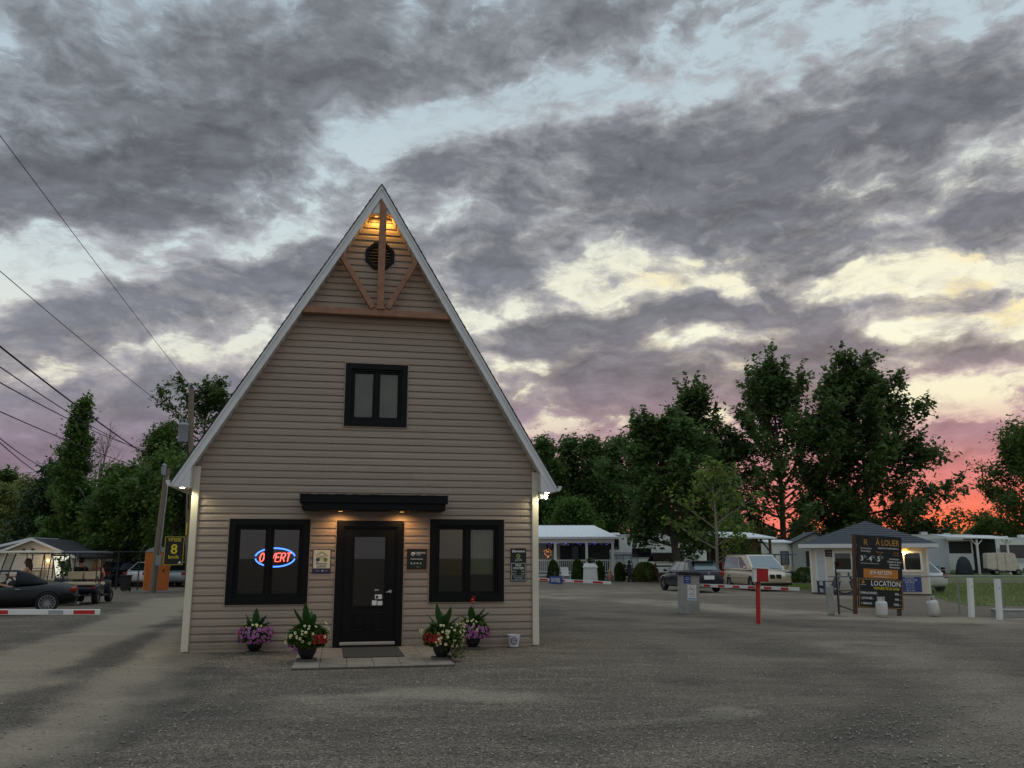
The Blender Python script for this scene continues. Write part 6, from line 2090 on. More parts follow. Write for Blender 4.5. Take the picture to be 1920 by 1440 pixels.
MB().ball((0, -0.02, 0.82), 0.13, 12, 8).ball((0, -0.15, 0.81), 0.03, 8, 5).build('face', mat('gnome_skin', (206, 166, 140), 0.7), gn, True)
MB().lathe([(0.15, 0.86), (0.13, 0.92), (0.02, 1.24)], 12).build('hat', mat('gnome_hat', (196, 168, 116), 0.7), gn, True)
MB().ball((-0.12, -0.12, 0.05), 0.10, 8, 5, (0.8, 1.3, 0.6)).ball((0.12, -0.12, 0.05), 0.10, 8, 5, (0.8, 1.3, 0.6)).build('boots', m_plastic, gn, True)
fg = thing('lawn_figure', 'dark flat cut-out of a leaning figure with hat beside round bush', 'lawn figure', (8.08, 60.0, 0.0))
O_ = [(-0.20, 0.0), (0.02, 0.0), (0.02, 0.06), (-0.04, 0.10), (-0.01, 0.40), (0.10, 0.10), (0.10, 0.0), (0.32, 0.0), (0.32, 0.06), (0.20, 0.10), (0.10, 0.50), (0.12, 0.72), (0.26, 0.86), (0.24, 0.94), (0.14, 0.88), (0.12, 1.12), (0.04, 1.20),
      (0.06, 1.24), (0.20, 1.28), (0.18, 1.32), (0.09, 1.32), (0.08, 1.44), (-0.10, 1.46), (-0.10, 1.34), (-0.22, 1.32), (-0.20, 1.28), (-0.09, 1.26), (-0.08, 1.20), (-0.18, 1.14), (-0.22, 0.80), (-0.16, 0.60), (-0.15, 0.40), (-0.14, 0.10), (-0.20, 0.05)]
MB().xz(O_, -0.012, 0.012).build('cutout', m_navy, fg)
MB().box(-0.05, 0.05, 0.012, 0.05, 0.0, 1.0).build('stake', m_brownpost, fg)

# little roofed wishing well
ww = thing('wishing_well', 'brown roofed wooden wishing well left of navy hatchback', 'wishing well', (10.45, 59.8, 0), R(12))
MB().lathe([(0.62, 0.0), (0.62, 0.62), (0.50, 0.62), (0.50, 0.05)], 16).build('kerb', m_brownpost, ww)
for s in (-1, 1):
    MB().box(s * 0.66 - 0.05, s * 0.66 + 0.05, -0.06, 0.06, 0.0, 1.45).build('post', m_brownpost, ww)
    MB().prism([(-1.0, s * 0.60, 1.36), (1.0, s * 0.60, 1.36), (0.85, 0.0, 1.90), (-0.85, 0.0, 1.90)], [(-1.0, s * 0.62, 1.40), (1.0, s * 0.62, 1.40), (0.85, s * 0.01, 1.94), (-0.85, s * 0.01, 1.94)]).build('roof', mat('well_roof', (70, 58, 52), 0.9, var=0.3, vscale=8), ww)
MB().box(-0.95, 0.95, -0.58, -0.54, 1.24, 1.34).build('trim_board', m_whitepaint, ww)
MB().tube([(-0.66, 0, 1.05), (0.66, 0, 1.05)], 0.05, 8).build('windlass', m_brownpost, ww)

# carport, white shed, grey cabin
cp = thing('carport', 'open carport with pale flat roof and dark timber posts behind beige minivan', 'carport', (17.1, 64.5, 0))
mb = MB()
mb.prism([(-2.2, -2.2, 3.02), (1.95, -2.2, 2.92), (1.2, 2.8, 3.45), (-2.2, 2.8, 3.50)], [(-2.2, -2.2, 3.12), (1.95, -2.2, 3.02), (1.2, 2.8, 3.55), (-2.2, 2.8, 3.60)])
mb.build('roof', m_metalroof, cp)
for (x, y) in ((-1.9, -1.9), (1.5, -1.9), (0.3, -1.9), (-1.9, 2.4), (1.0, 2.4)):
    MB().box(x - 0.08, x + 0.08, y - 0.08, y + 0.08, 0, 3.0).build('post', m_brownpost, cp)
MB().bar((1.5, -1.9, 2.0), (0.8, -1.9, 2.95), 0.1, 0.1).bar((0.3, -1.9, 2.0), (0.9, -1.9, 2.95), 0.1, 0.1).build('brace', m_brownpost, cp)
MB().box(-2.1, 0.2, 2.5, 2.6, 0.0, 3.3).build('rear_wall', m_screen, cp)
ws_ = thing('garden_shed', 'small white shed right of carport with blue framed window', 'shed', (20.4, 66.5, 0))
MB().box(-0.75, 1.0, 0.0, 2.0, 0.0, 2.7).build('wall', m_whitepaint, ws_)
MB().prism([(-0.9, -0.15, 2.7), (1.1, -0.15, 2.7), (1.1, 2.2, 2.9), (-0.9, 2.2, 2.9)], [(-0.9, -0.15, 2.8), (1.1, -0.15, 2.8), (1.1, 2.2, 3.0), (-0.9, 2.2, 3.0)]).build('roof', m_metalroof, ws_)
wn = MB().frame(0.1, 0.75, 1.05, 2.1, 0.09, -0.03, 0.0).build('window', m_navy, ws_)
MB().box(0.19, 0.66, -0.012, -0.004, 1.14, 2.01).build('pane', m_carglass2, wn)
gc = thing('grey_cabin', 'grey gabled cabin with dark framed door left of ticket booth', 'cabin', (22.6, 66.0, 0), R(-8))
MB().xz([(-1.25, 0), (1.75, 0), (1.75, 2.75), (0.45, 3.42), (-1.25, 2.62)], 0.0, 0.12).build('wall', m_greywall, gc)
MB().box(-1.25, -1.13, 0.12, 4.0, 0, 2.6).build('side_wall', m_greywall, gc)
MB().box(1.63, 1.75, 0.12, 4.0, 0, 2.7).build('side_wall', m_greywall, gc)
MB().prism([(-1.5, -0.25, 2.55), (0.45, -0.25, 3.48), (0.45, 4.2, 3.48), (-1.5, 4.2, 2.55)], [(-1.5, -0.25, 2.63), (0.45, -0.25, 3.58), (0.45, 4.2, 3.58), (-1.5, 4.2, 2.63)]).build('roof', m_greyshingle, gc)
MB().prism([(0.45, -0.25, 3.48), (2.0, -0.25, 2.70), (2.0, 4.2, 2.70), (0.45, 4.2, 3.48)], [(0.45, -0.25, 3.58), (2.0, -0.25, 2.79), (2.0, 4.2, 2.79), (0.45, 4.2, 3.58)]).build('roof', m_greyshingle, gc)
for (x0, x1, z0, z1) in ((-0.3, 0.3, 0.95, 2.1), (0.55, 1.25, 0.35, 2.3)):
    wn = MB().frame(x0, x1, z0, z1, 0.09, -0.04, 0.0).build('window' if z0 > 0.5 else 'door_frame', m_plastic, gc)
    MB().box(x0 + 0.09, x1 - 0.09, -0.014, -0.004, z0 + 0.09, z1 - 0.09).build('pane', m_screen, wn)
MB().box(-0.5, 1.6, -0.9, -0.05, 0.0, 0.3).build('step', m_concrete, gc)

# ticket booth
BO, BR_ = Vector((13.71, 40.0, 0)), R(-23)
bt = thing('ticket_booth', 'small white ticket booth with grey hipped roof behind black board', 'booth', BO, BR_)
BL, BD, BH = 4.84, 4.2, 2.12
W1, W2, DR = (0.95, 2.55, 0.98, 1.90), (3.15, 4.66, 0.98, 1.90), (0.20, 0.68, 0.05, 1.98)
mb = MB()
zz = 0.06
while zz < BH - 0.01:
    z1 = min(BH, zz + 0.115)
    cuts = sorted((a, b) for a, b, c, d in (W1, W2, DR) if c < z1 - 0.02 and d > zz + 0.02)
    a0 = 0.0
    for a, b in cuts + [(BL, BL)]:
        if a - a0 > 0.02:
            mb.prism([(a0, 0.0, zz), (a0, -0.022, zz), (a0, -0.008, z1), (a0, 0.0, z1)], [(a, 0.0, zz), (a, -0.022, zz), (a, -0.008, z1), (a, 0.0, z1)])
        a0 = b
    mb.prism([(BL, 0.0, zz), (BL + 0.022, 0.0, zz), (BL + 0.008, 0.0, z1), (BL, 0.0, z1)], [(BL, BD, zz), (BL + 0.022, BD, zz), (BL + 0.008, BD, z1), (BL, BD, z1)])
    mb.prism([(0, 0.0, zz), (-0.022, 0.0, zz), (-0.008, 0.0, z1), (0, 0.0, z1)], [(0, BD, zz), (-0.022, BD, zz), (-0.008, BD, z1), (0, BD, z1)])
    zz = z1
mb.build('siding', m_boothwall, bt, kind='stuff')
mb = MB()
xs_ = [0.0, DR[0], DR[1], W1[0], W1[1], W2[0], W2[1], BL]
for i in range(0, 8, 2):
    mb.box(xs_[i], xs_[i + 1], 0.001, 0.1, 0, BH)
for q in (W1, W2):
    mb.box(q[0], q[1], 0.001, 0.1, 0, q[2]).box(q[0], q[1], 0.001, 0.1, q[3], BH)
mb.box(DR[0], DR[1], 0.001, 0.1, DR[3], BH)
mb.box(0.001, 0.1, 0.1, BD, 0, BH).box(BL - 0.1, BL - 0.001, 0.1, BD, 0, BH).box(0.1, BL - 0.1, BD - 0.1, BD, 0, BH)
mb.build('wall', m_boothwall, bt)
MB().box(-0.03, BL + 0.03, -0.03, BD, 0.0, 0.06).build('plinth', m_brownpost, bt)
cxb, cyb, ov = BL / 2, BD / 2, 0.45
apex = (cxb, cyb, 3.30)
cr = [(-ov, -ov, 2.20), (BL + ov, -ov, 2.20), (BL + ov, BD + ov, 2.20), (-ov, BD + ov, 2.20)]
rb = MB().add(cr + [apex], [(0, 1, 4), (1, 2, 4), (2, 3, 4), (3, 0, 4), (3, 2, 1, 0)]).build('roof', m_greyshingle, bt)
for k in range(12):
    t0, t1 = k / 12, (k + 1) / 12
    mb = MB()
    for i in range(4):
        p, q, a = Vector(cr[i]), Vector(cr[(i + 1) % 4]), Vector(apex)
        n = (q - p).cross(a - p).normalized()
        r_ = [p.lerp(a, t0), q.lerp(a, t0), q.lerp(a, t1), p.lerp(a, t1)]
        mb.prism([r_[0] + n * 0.002, r_[1] + n * 0.002, r_[2] + n * 0.002, r_[3] + n * 0.002], [r_[0] + n * 0.024, r_[1] + n * 0.024, r_[2] + n * 0.006, r_[3] + n * 0.006])
    mb.build('shingle_course', m_greyshingle, rb)
MB().box(-ov - 0.02, BL + ov + 0.02, -ov - 0.02, -ov, 2.04, 2.21).box(-ov - 0.02, BL + ov + 0.02, BD + ov, BD + ov + 0.02, 2.04, 2.21).box(-ov - 0.02, -ov, -ov, BD + ov, 2.04, 2.21).box(BL + ov, BL + ov + 0.02, -ov, BD + ov, 2.04, 2.21).build('fascia', m_white, bt)
MB().box(-ov, BL + ov, -ov, BD + ov, 2.125, 2.14).build('soffit', m_white, bt)
for q in (W1, W2):
    wf = MB().frame(q[0], q[1], q[2], q[3], 0.10, -0.05, 0.08).build('window', m_whitepaint, bt)
    xm = (q[0] + q[1]) / 2
    MB().box(xm - 0.03, xm + 0.03, -0.02, 0.06, q[2] + 0.1, q[3] - 0.1).build('mullion', m_whitepaint, wf)
    MB().box(q[0] + 0.1, q[1] - 0.1, 0.02, 0.03, q[2] + 0.1, q[3] - 0.1).build('pane', m_glass, wf)
dd_ = MB().frame(DR[0], DR[1], DR[2], DR[3], (0.08, 0.08, 0.0, 0.08), -0.04, 0.06).build('door_frame', m_whitepaint, bt)
MB().box(DR[0] + 0.08, DR[1] - 0.08, 0.0, 0.04, DR[2], DR[3] - 0.08).build('door', m_door_white, bt)
MB().box(0.1, BL - 0.1, 0.1, BD - 0.1, 0.01, 0.05).build('floor', m_dark, bt)
MB().box(0.4, BL - 0.3, 1.2, 1.8, 0.06, 0.95).build('counter', m_dark, bt)
for x in (0.0, BL):
    MB().box(x - 0.04, x + 0.04, -0.034, -0.024, 0.06, 2.04).build('corner_board', m_whitepaint, bt)
lp = MB().lathe([(0.16, 1.86), (0.12, 1.95), (0.04, 1.99)], 16, (3.97, -0.15, 0)).build('wall_lamp', glow_mat('lampshade', (255, 200, 96), 1.6), bt, True)
MB().tube([(3.97, -0.15, 1.99), (3.97, -0.15, 2.124)], 0.012, 6).build('lamp_stem', m_pole, lp)
lamp('booth_lamp', 'POINT', 10.0, (1.0, 0.66, 0.26), Matrix.Translation(BO) @ Matrix.Rotation(BR_, 4, 'Z') @ Matrix.Translation((3.97, -0.16, 1.80)), 0.05)
bs = thing('small_sign', 'small black sign beside the ticket booth door', 'sign', Matrix.Translation(BO) @ Matrix.Rotation(BR_, 4, 'Z') @ Vector((0.80, -0.03, 1.80)), BR_)
MB().box(-0.16, 0.16, -0.015, 0.0, -0.15, 0.15).build('board', m_pblack, bs)
lettering('CAISSE', 0.08, 0, 0.02, -0.0155, m_pchalk, bs, depth=0.001, sx=0.9)
lettering('OUVERTE', 0.06, 0, -0.09, -0.0155, m_pchalk, bs, depth=0.001, sx=0.9)
ob = thing('notice_board', 'blue opening hours notice on the ticket booth wall', 'sign', Matrix.Translation(BO) @ Matrix.Rotation(BR_, 4, 'Z') @ Vector((4.10, -0.03, 0.50)), BR_)
MB().box(-0.50, 0.42, -0.02, 0.0, -0.36, 0.34).build('board', m_pblue, ob)
for i, (tx, sz) in enumerate((('HEURES', 0.13), ("D'OUVERTURE", 0.11), ('PISCINE', 0.13), ('9H À 12H', 0.09), ('13H À 17H', 0.09), ('18H À 20H', 0.09))):
    lettering(tx, sz, -0.04, 0.21 - i * 0.108, -0.0205, m_pchalk, ob, depth=0.001, sx=0.85)


# slatted garden chairs
def adirondack(label, x, y, rz):
    t = thing('garden_chair', label, 'chair', (x, y, 0), rz, 'slatted chairs by the booth')
    for i in range(5):
        y_ = -0.22 + i * 0.11
        MB().bar((-0.18, y_, 0.30), (-0.48, y_, 0.98 - abs(i - 2) * 0.05), 0.10, 0.018, (1, 0, 0)).build('back_slat', m_adir, t)
        MB().bar((0.30 - i * 0.11, -0.26, 0.38 - i * 0.02), (0.30 - i * 0.11, 0.26, 0.38 - i * 0.02), 0.09, 0.018).build('seat_slat', m_adir, t)
    for s in (-1, 1):
        MB().box(-0.42, 0.42, s * 0.33 - 0.07, s * 0.33 + 0.07, 0.56, 0.585).build('armrest', m_adir, t)
        MB().box(0.30, 0.40, s * 0.31 - 0.015, s * 0.31 + 0.015, 0.0, 0.559).build('leg', m_adir, t)
        MB().bar((0.34, s * 0.28, 0.36), (-0.52, s * 0.28, 0.03), 0.03, 0.11).build('leg', m_adir, t)
        MB().bar((-0.30, s * 0.30, 0.25), (-0.38, s * 0.30, 0.56), 0.03, 0.07).build('arm_support', m_adir, t)
    return t


adirondack('slate slatted chair before the white booth door', 14.1, 39.0, R(184))
adirondack('slate slatted chair under the booth window, half hidden by black board', 15.35, 38.6, R(-12))

# rental board
sg = thing('rental_board', 'tall black rental board with gold and white lettering on brown posts', 'sign', (10.42, 25.0, 0.0), R(5))
for x in (-0.70, 0.60):
    MB().box(x - 0.045, x + 0.045, -0.01, 0.08, 0.0, 2.22).build('post', m_brownpost, sg)
up = MB().bbox(-0.655, 0.675, -0.05, -0.012, 1.01, 2.22, 0.004).build('upper_panel', m_pblack, sg)
lo = MB().bbox(-0.645, 0.680, -0.052, -0.012, 0.19, 1.005, 0.004).build('lower_panel', m_pblack, sg)
MB().frame(-0.625, 0.66, 0.21, 0.985, 0.012, -0.054, -0.0522).build('border', m_pgold, lo)
L_ = lambda tx, sz, x, z, m, par, **k: lettering(tx, sz, x, z, -0.0515 if par is up else -0.0535, m, par, depth=0.0012, **k)
L_('R', 0.24, -0.40, 1.94, m_pgold, up)
L_('Construction', 0.075, -0.40, 1.83, m_pchalk, up, sx=0.85)
L_('René Régis', 0.075, -0.40, 1.75, m_pchalk, up, sx=0.85)
L_('À LOUER', 0.24, 0.25, 1.95, m_pgold, up, sx=0.72, bold=0.003)
L_('Logements de Qualité Supérieure', 0.058, 0.27, 1.86, m_pchalk, up, sx=0.78, bold=0.001)
L_('Résidentiel', 0.06, 0.02, 1.74, m_pgold, up, sx=0.8)
L_('neuf', 0.05, 0.02, 1.68, m_pgold, up)
L_('Secteur', 0.06, 0.50, 1.74, m_porange, up, sx=0.8)
L_('tranquille', 0.05, 0.50, 1.68, m_porange, up)
for i, d in enumerate('345'):
    L_(d, 0.20, -0.52 + i * 0.25, 1.50, m_pchalk, up, bold=0.004)
    L_('½', 0.11, -0.42 + i * 0.25, 1.58, m_pchalk, up)
    if i < 2:
        L_('-', 0.12, -0.36 + i * 0.25, 1.51, m_pchalk, up)
L_('appartements et maisons de ville', 0.045, -0.29, 1.42, m_pchalk, up, sx=0.9)
for i, tx in enumerate(('Insonorisation', "Comptoir en quartz", 'Stationnement', 'Thermopompe')):
    L_(tx, 0.072, 0.44, 1.56 - i * 0.078, m_pchalk, up, sx=0.70, bold=0.001)
pn = MB().box(-0.48, 0.54, -0.0535, -0.0502, 1.03, 1.28).build('phone_panel', m_porange, up)
lettering('819 437.5579', 0.15, 0.03, 1.13, -0.056, m_pchalk, pn, sx=0.78, bold=0.003, depth=0.0012)
lettering('constructionrenergis.com', 0.055, 0.03, 1.055, -0.056, m_pchalk, pn, sx=0.8, depth=0.0012)
MB().lathe([(0.04, -0.056), (0.04, -0.0525)], 16, (-0.50, 0, 0.905), 'y').build('emblem', m_pgold, lo)
L_('CAMPING', 0.04, -0.50, 0.82, m_pchalk, lo)
L_('LOCATION', 0.20, 0.17, 0.815, m_pchalk, lo, sx=0.86, bold=0.003)
L_('VOITURETTE DE GOLF', 0.095, 0.19, 0.715, m_pyellow, lo, sx=0.80, bold=0.002)
for i, (a, b) in enumerate((('DEMI-JOURNÉE :', '30$'), ('1 JOURNÉE :', '60$'), ('1 SEMAINE :', '300$'))):
    L_(a, 0.085, -0.58, 0.58 - i * 0.145, m_pchalk, lo, sx=0.82, bold=0.0015, align='LEFT')
    L_(b, 0.085, 0.54, 0.58 - i * 0.145, m_pchalk, lo, sx=0.85, bold=0.0015, align='RIGHT')
    L_('+tx', 0.04, 0.585, 0.58 - i * 0.145, m_pchalk, lo)
sg.rotation_euler = (R(1.5), R(3.0), R(5))


def gas_tank(label, x, y, lean=0.0, rz=0.0):
    t = thing('gas_cylinder', label, 'gas cylinder', (x, y, 0.0), rz, 'white gas cylinders by the rental board')
    MB().lathe([(0.11, 0.0), (0.11, 0.03), (0.145, 0.035), (0.158, 0.07), (0.158, 0.34), (0.145, 0.39), (0.09, 0.425), (0.04, 0.43)], 22).build('vessel', m_tank, t, True, auto=50)
    mb = MB()
    for a in (40, 140, 220, 320):
        mb.box(-0.012, 0.012, -0.004, 0.004, 0, 0.001)
    mb = MB()
    for a0, a1 in ((-50, 50), (130, 230)):
        pts = [R(a) for a in np.linspace(a0, a1, 9)]
        for p, q in zip(pts[:-1], pts[1:]):
            mb.prism([(0.095 * math.cos(p), 0.095 * math.sin(p), 0.42), (0.095 * math.cos(q), 0.095 * math.sin(q), 0.42), (0.10 * math.cos(q), 0.10 * math.sin(q), 0.42), (0.10 * math.cos(p), 0.10 * math.sin(p), 0.42)],
                     [(0.095 * math.cos(p), 0.095 * math.sin(p), 0.515), (0.095 * math.cos(q), 0.095 * math.sin(q), 0.515), (0.10 * math.cos(q), 0.10 * math.sin(q), 0.515), (0.10 * math.cos(p), 0.10 * math.sin(p), 0.515)])
    mb.lathe([(0.085, 0.515), (0.105, 0.515), (0.105, 0.53), (0.085, 0.53)], 18, (0, 0, 0), caps=False)
    mb.build('collar', m_tank, t)
    MB().lathe([(0.022, 0.43), (0.022, 0.47), (0.035, 0.47), (0.035, 0.49)], 10).build('valve', mat('brass', (150, 130, 80), 0.4, metal=0.7), t)
    t.rotation_euler = (0, lean, rz)
    return t


gas_tank('white gas cylinder standing in front of the black rental board', 10.30, 24.55, 0.0, R(30))
gas_tank('white gas cylinder leaning alone right of the black rental board', 11.93, 24.9, R(-7), 0.0)

for (x, y, le, lab) in ((12.76, 24.5, 3.4, 'white square bollard nearer the gas cylinders'), (12.98, 23.5, 2.8, 'white square bollard nearer the concrete block')):
    t = thing('bollard', lab, 'bollard', (x, y, 0), R(8), 'white square bollards by the wire fence')
    MB().bbox(-0.06, 0.06, -0.06, 0.06, -0.03, 1.04, 0.006).build('post', m_whitepaint, t)
    MB().lathe([(0.012, -0.066), (0.012, -0.06)], 8, (0, 0, 0.80), 'y').build('bolt', m_pole, t)
    t.rotation_euler = (0, R(le), R(8))
cb = thing('concrete_block', 'long grey concrete block lying by the wire fence', 'block', (14.1, 24.3, 0), R(-10))
MB().bbox(-0.75, 0.75, -0.30, 0.30, -0.02, 0.17, 0.02).build('block', m_concrete, cb)
MB().box(-0.78, 0.78, -0.31, 0.31, 0.171, 0.20).build('cap', m_concrete, cb)

# chain-link fence
cf = thing('wire_fence', 'low galvanised chain link fence behind the rental board', 'fence', (0, 25.7, 0))
for x in (9.55, 11.3, 13.05, 14.35, 16.0, 17.8):
    MB().tube([(x, 0, 0), (x + 0.01, 0, 1.08)], 0.024, 8).build('post', m_galv, cf)
MB().tube([(9.3, 0, 1.06), (18.5, 0, 1.06)], 0.022, 8).build('top_rail', m_galv, cf)
mb = MB()
k = 0
for x in np.arange(9.3, 18.5, 0.085):
    for s in (-1, 1):
        x1 = x + s * 1.0
        a, b = Vector((x, 0.004 * s, 0.03)), Vector((x1, 0.004 * s, 1.03))
        if x1 < 9.3 or x1 > 18.5:
            continue
        mb.bar(a, b, 0.0022, 0.0022, (0, 1, 0))
mb.build('wire_mesh', m_galv, cf, kind='stuff')
tp = thing('fence_post', 'thick grey end post left of the rental board', 'post', (9.12, 25.2, 0))
MB().bbox(-0.10, 0.10, -0.06, 0.06, 0, 0.80, 0.02).build('post', m_concrete, tp)
tp2 = thing('sign_post', 'thin tall black post left of the rental board', 'post', (9.45, 25.5, 0))
MB().tube([(0, 0, 0), (0, 0, 1.50)], 0.022, 8).build('post', m_pole, tp2)
MB().bar((0, 0, 0.25), (0.5, 0, 0.08), 0.02, 0.03).bar((0, 0, 0.65), (0.42, 0, 0.68), 0.02, 0.02).build('bracket', m_pole, tp2)

# covered heap and clutter on the trailer lawn
ch = thing('covered_heap', 'dark tarpaulin covered mound left of the covered golf cart', 'tarpaulin', (43.6, 84.2, 0))
MB().lathe([(0.80, 0.0), (0.78, 0.2), (0.66, 0.9), (0.50, 1.35), (0.28, 1.65), (0.05, 1.72)], 16).build('tarpaulin', mat('dark_tarp', (40, 46, 54), 0.8, var=0.2, bump=0.5, bscale=6), ch, True)
pt = thing('patio_table', 'dark garden table with bench beside the covered mound', 'table', (41.0, 84.5, 0))
MB().box(-0.9, 0.9, -0.4, 0.4, 0.70, 0.76).build('table_top', m_rvgrey, pt)
for s in (-1, 1):
    MB().box(s * 0.7 - 0.05, s * 0.7 + 0.05, -0.35, 0.35, 0, 0.70).build('leg', m_brownpost, pt)
    MB().box(-0.9, 0.9, s * 0.75 - 0.14, s * 0.75 + 0.14, 0.42, 0.47).build('bench', m_rvgrey, pt)
for i, (x, y, m_, lab) in enumerate(((38.4, 80.5, mat('lilac_plastic', (112, 92, 128), 0.6), 'lilac toy ride-on on the lawn right of the booth'), (39.5, 81.2, mat('teal_plastic', (96, 140, 138), 0.6), 'teal toy ride-on on the lawn right of the booth'))):
    t = thing('ride_on_toy', lab, 'toy', (x, y, 0), R(20 + 50 * i))
    MB().bbox(-0.5, 0.5, -0.22, 0.22, 0.18, 0.55, 0.08).bbox(-0.5, -0.30, -0.2, 0.2, 0.5, 0.9, 0.05).build('body', m_, t)
    for a in (-0.32, 0.32):
        for s in (-1, 1):
            MB().lathe([(0.17, -0.04), (0.17, 0.04)], 14, (a, s * 0.25, 0.17), 'y').build('wheel', m_tyre, t)
    MB().tube([(0.25, 0, 0.5), (0.15, 0, 0.85), (0.15, -0.2, 0.88)], 0.02, 6).tube([(0.15, 0, 0.85), (0.15, 0.2, 0.88)], 0.02, 6).build('handlebar', m_pole, t)
m_redfl = mat('maroon_leaf', (92, 44, 40), 0.8, var=0.4)
for i, (x, y) in enumerate(((38.9, 86.0), (40.3, 86.6))):
    t = blob_leaves('shrub', ['maroon leaved shrub by the white deck railing', 'smaller maroon leaved shrub by the dark garden table'][i], 'shrub', x, y, 0.05, 1.9 - 0.4 * i, 0.7, m_redfl, 1200, 0.18, 80 + i, dome)


# ------------------------------------------------------------------ gate kit in the yard
def arm(label, a, b, th, n, stripes, plate=None, group='striped barrier arms', ends=True):
    """barrier arm from a to b"""
    a, b = Vector(a), Vector(b)
    L = (b - a).length
    t = thing('barrier_arm', label, 'barrier', a, math.atan2((b - a).y, (b - a).x), group)
    t.rotation_euler[1] = -math.asin((b - a).z / L)
    MB().bbox(0, L, -0.018, 0.018, -th / 2, th / 2, 0.006).build('arm', m_whitepaint, t)
    for (s, e, m_) in stripes:
        MB().box(s, e, -0.0205, 0.0205, -th * 0.36, th * 0.36).build('stripe', m_, t)
    return t


m_refl = mat('red_reflector', (196, 34, 36), 0.35, coat=0.3)
m_greytape = mat('grey_tape', (160, 164, 168), 0.5)
a1 = arm('striped barrier arm carrying the blue ENTREE plate, beside the office', (-2.6, 42.0, 0.80), (3.38, 30.0, 0.76), 0.10, 0, [(0.4 + k * 1.32, 0.4 + k * 1.32 + 0.66, m_refl) for k in range(10) if 0.4 + k * 1.32 + 0.66 < 13.3])
en = MB().bbox(0, 1.0, -0.05, -0.025, -0.145, 0.145, 0.004).build('direction_plate', m_pblue, a1)
en.location = (9.15, 0, 0.0)
lettering('ENTRÉE', 0.22, 0.5, -0.07, -0.0505, m_pchalk, en, sx=0.92, bold=0.003)
bx = MB().bbox(-0.2, 0.2, -0.2, 0.2, -0.8, 0.25, 0.02).build('motor_box', m_red, a1)
bx.location = (-0.25, 0, 0)
a2 = arm('striped barrier arm running from the grey pillar past the minivan', (5.50, 26.3, 0.80), (7.46, 22.8, 0.80), 0.088, 0, [(0.40 + k * 0.60, 0.40 + k * 0.60 + 0.27, m_refl) for k in range(6)])
a3 = arm('red ended barrier arm across the drive in front of the roadster', (-9.6, 12.0, 0.885), (-5.61, 12.0, 0.885), 0.072, 0, [(3.64, 3.93, m_refl), (0.9, 2.75, m_refl), (3.30, 3.50, m_greytape)], group='striped barrier arms')
MB().bbox(-0.15, 0.15, -0.15, 0.15, -0.90, 0.2, 0.02).build('motor_box', m_red, a3)

pi = thing('intercom_pillar', 'grey concrete intercom pillar with dark cap and no smoking notice', 'pillar', (5.23, 26.1, 0))
MB().bbox(-0.275, 0.275, -0.25, 0.25, -0.02, 1.10, 0.012).build('pillar', m_concrete, pi)
MB().bbox(-0.33, 0.31, -0.30, 0.28, 1.10, 1.20, 0.02).build('cap', m_plastic, pi)
MB().box(-0.19, 0.02, -0.256, -0.2505, 0.86, 1.08).build('info_plate', m_pblue, pi)
lettering('ACCÈS', 0.045, -0.085, 1.01, -0.2565, m_pchalk, pi, depth=0.001)
lettering('RÉSERVÉ', 0.040, -0.085, 0.955, -0.2565, m_pchalk, pi, depth=0.001)
lettering('24 H', 0.040, -0.085, 0.895, -0.2565, m_pchalk, pi, depth=0.001)
nt = MB().box(-0.08, 0.18, -0.256, -0.2505, 0.38, 0.82).build('notice', m_paper, pi)
mb = MB()
ring = [(0.05 + 0.095 * math.cos(a), -0.2575, 0.70 + 0.095 * math.sin(a)) for a in np.linspace(0, 2 * math.pi, 25)]
for p, q in zip(ring[:-1], ring[1:]):
    mb.bar(p, q, 0.003, 0.017, (0, 1, 0))
mb.bar((0.05 - 0.066, -0.2575, 0.766), (0.05 + 0.066, -0.2575, 0.634), 0.003, 0.017, (0, 1, 0))
mb.build('ban_ring', m_red, nt)
MB().box(-0.005, 0.085, -0.2570, -0.2562, 0.692, 0.712).box(0.089, 0.103, -0.2570, -0.2562, 0.692, 0.712).build('cigarette', m_pblack, nt)
lettering('DÉFENSE', 0.05, 0.05, 0.535, -0.2565, m_pblack, nt, depth=0.001, sx=0.95)
lettering('DE FUMER', 0.04, 0.05, 0.485, -0.2565, m_pblack, nt, depth=0.001, sx=0.95)
MB().box(-0.07, 0.17, -0.2575, -0.2562, 0.40, 0.45).build('notice_band', mat('pale_blue', (140, 170, 200), 0.6), nt)

rp = thing('card_reader_post', 'red post with red and white card reader box', 'card reader', (6.10, 21.9, 0), R(-6))
MB().bbox(-0.045, 0.045, -0.04, 0.04, 0, 1.02, 0.005).build('post', m_red, rp)
MB().box(0.046, 0.068, -0.03, 0.03, 0, 1.0).build('conduit', mat('tan_conduit', (190, 150, 100), 0.6), rp)
MB().bbox(-0.04, 0.24, -0.16, 0.12, 1.02, 1.34, 0.01).build('reader_box', m_red, rp)
MB().bbox(-0.11, -0.042, -0.16, 0.12, 1.01, 1.34, 0.008).build('reader_side', m_whitepaint, rp)
MB().box(-0.13, 0.26, -0.18, 0.14, 1.341, 1.365).build('reader_hood', m_whitepaint, rp)
rp.rotation_euler = (0, R(2.2), R(-6))
pi.rotation_euler = (0, R(1.6), 0)
gn.scale = (0.78, 0.78, 0.78)

# ------------------------------------------------------------------ things on the left
m_orange = mat('orange_plastic', (206, 112, 42), 0.55, var=0.08, vscale=3, dirt=(130, 84, 48), dscale=2, damt=0.3)
m_greyplastic = mat('grey_plastic', (150, 154, 160), 0.5, var=0.06)
m_polewood = mat('pole_wood', (128, 114, 98), 0.95, var=0.3, vscale=7, stretch=(5, 5, 0.4), bump=0.5, bscale=12)
m_cablack = mat('cable_black', (30, 31, 34), 0.7)

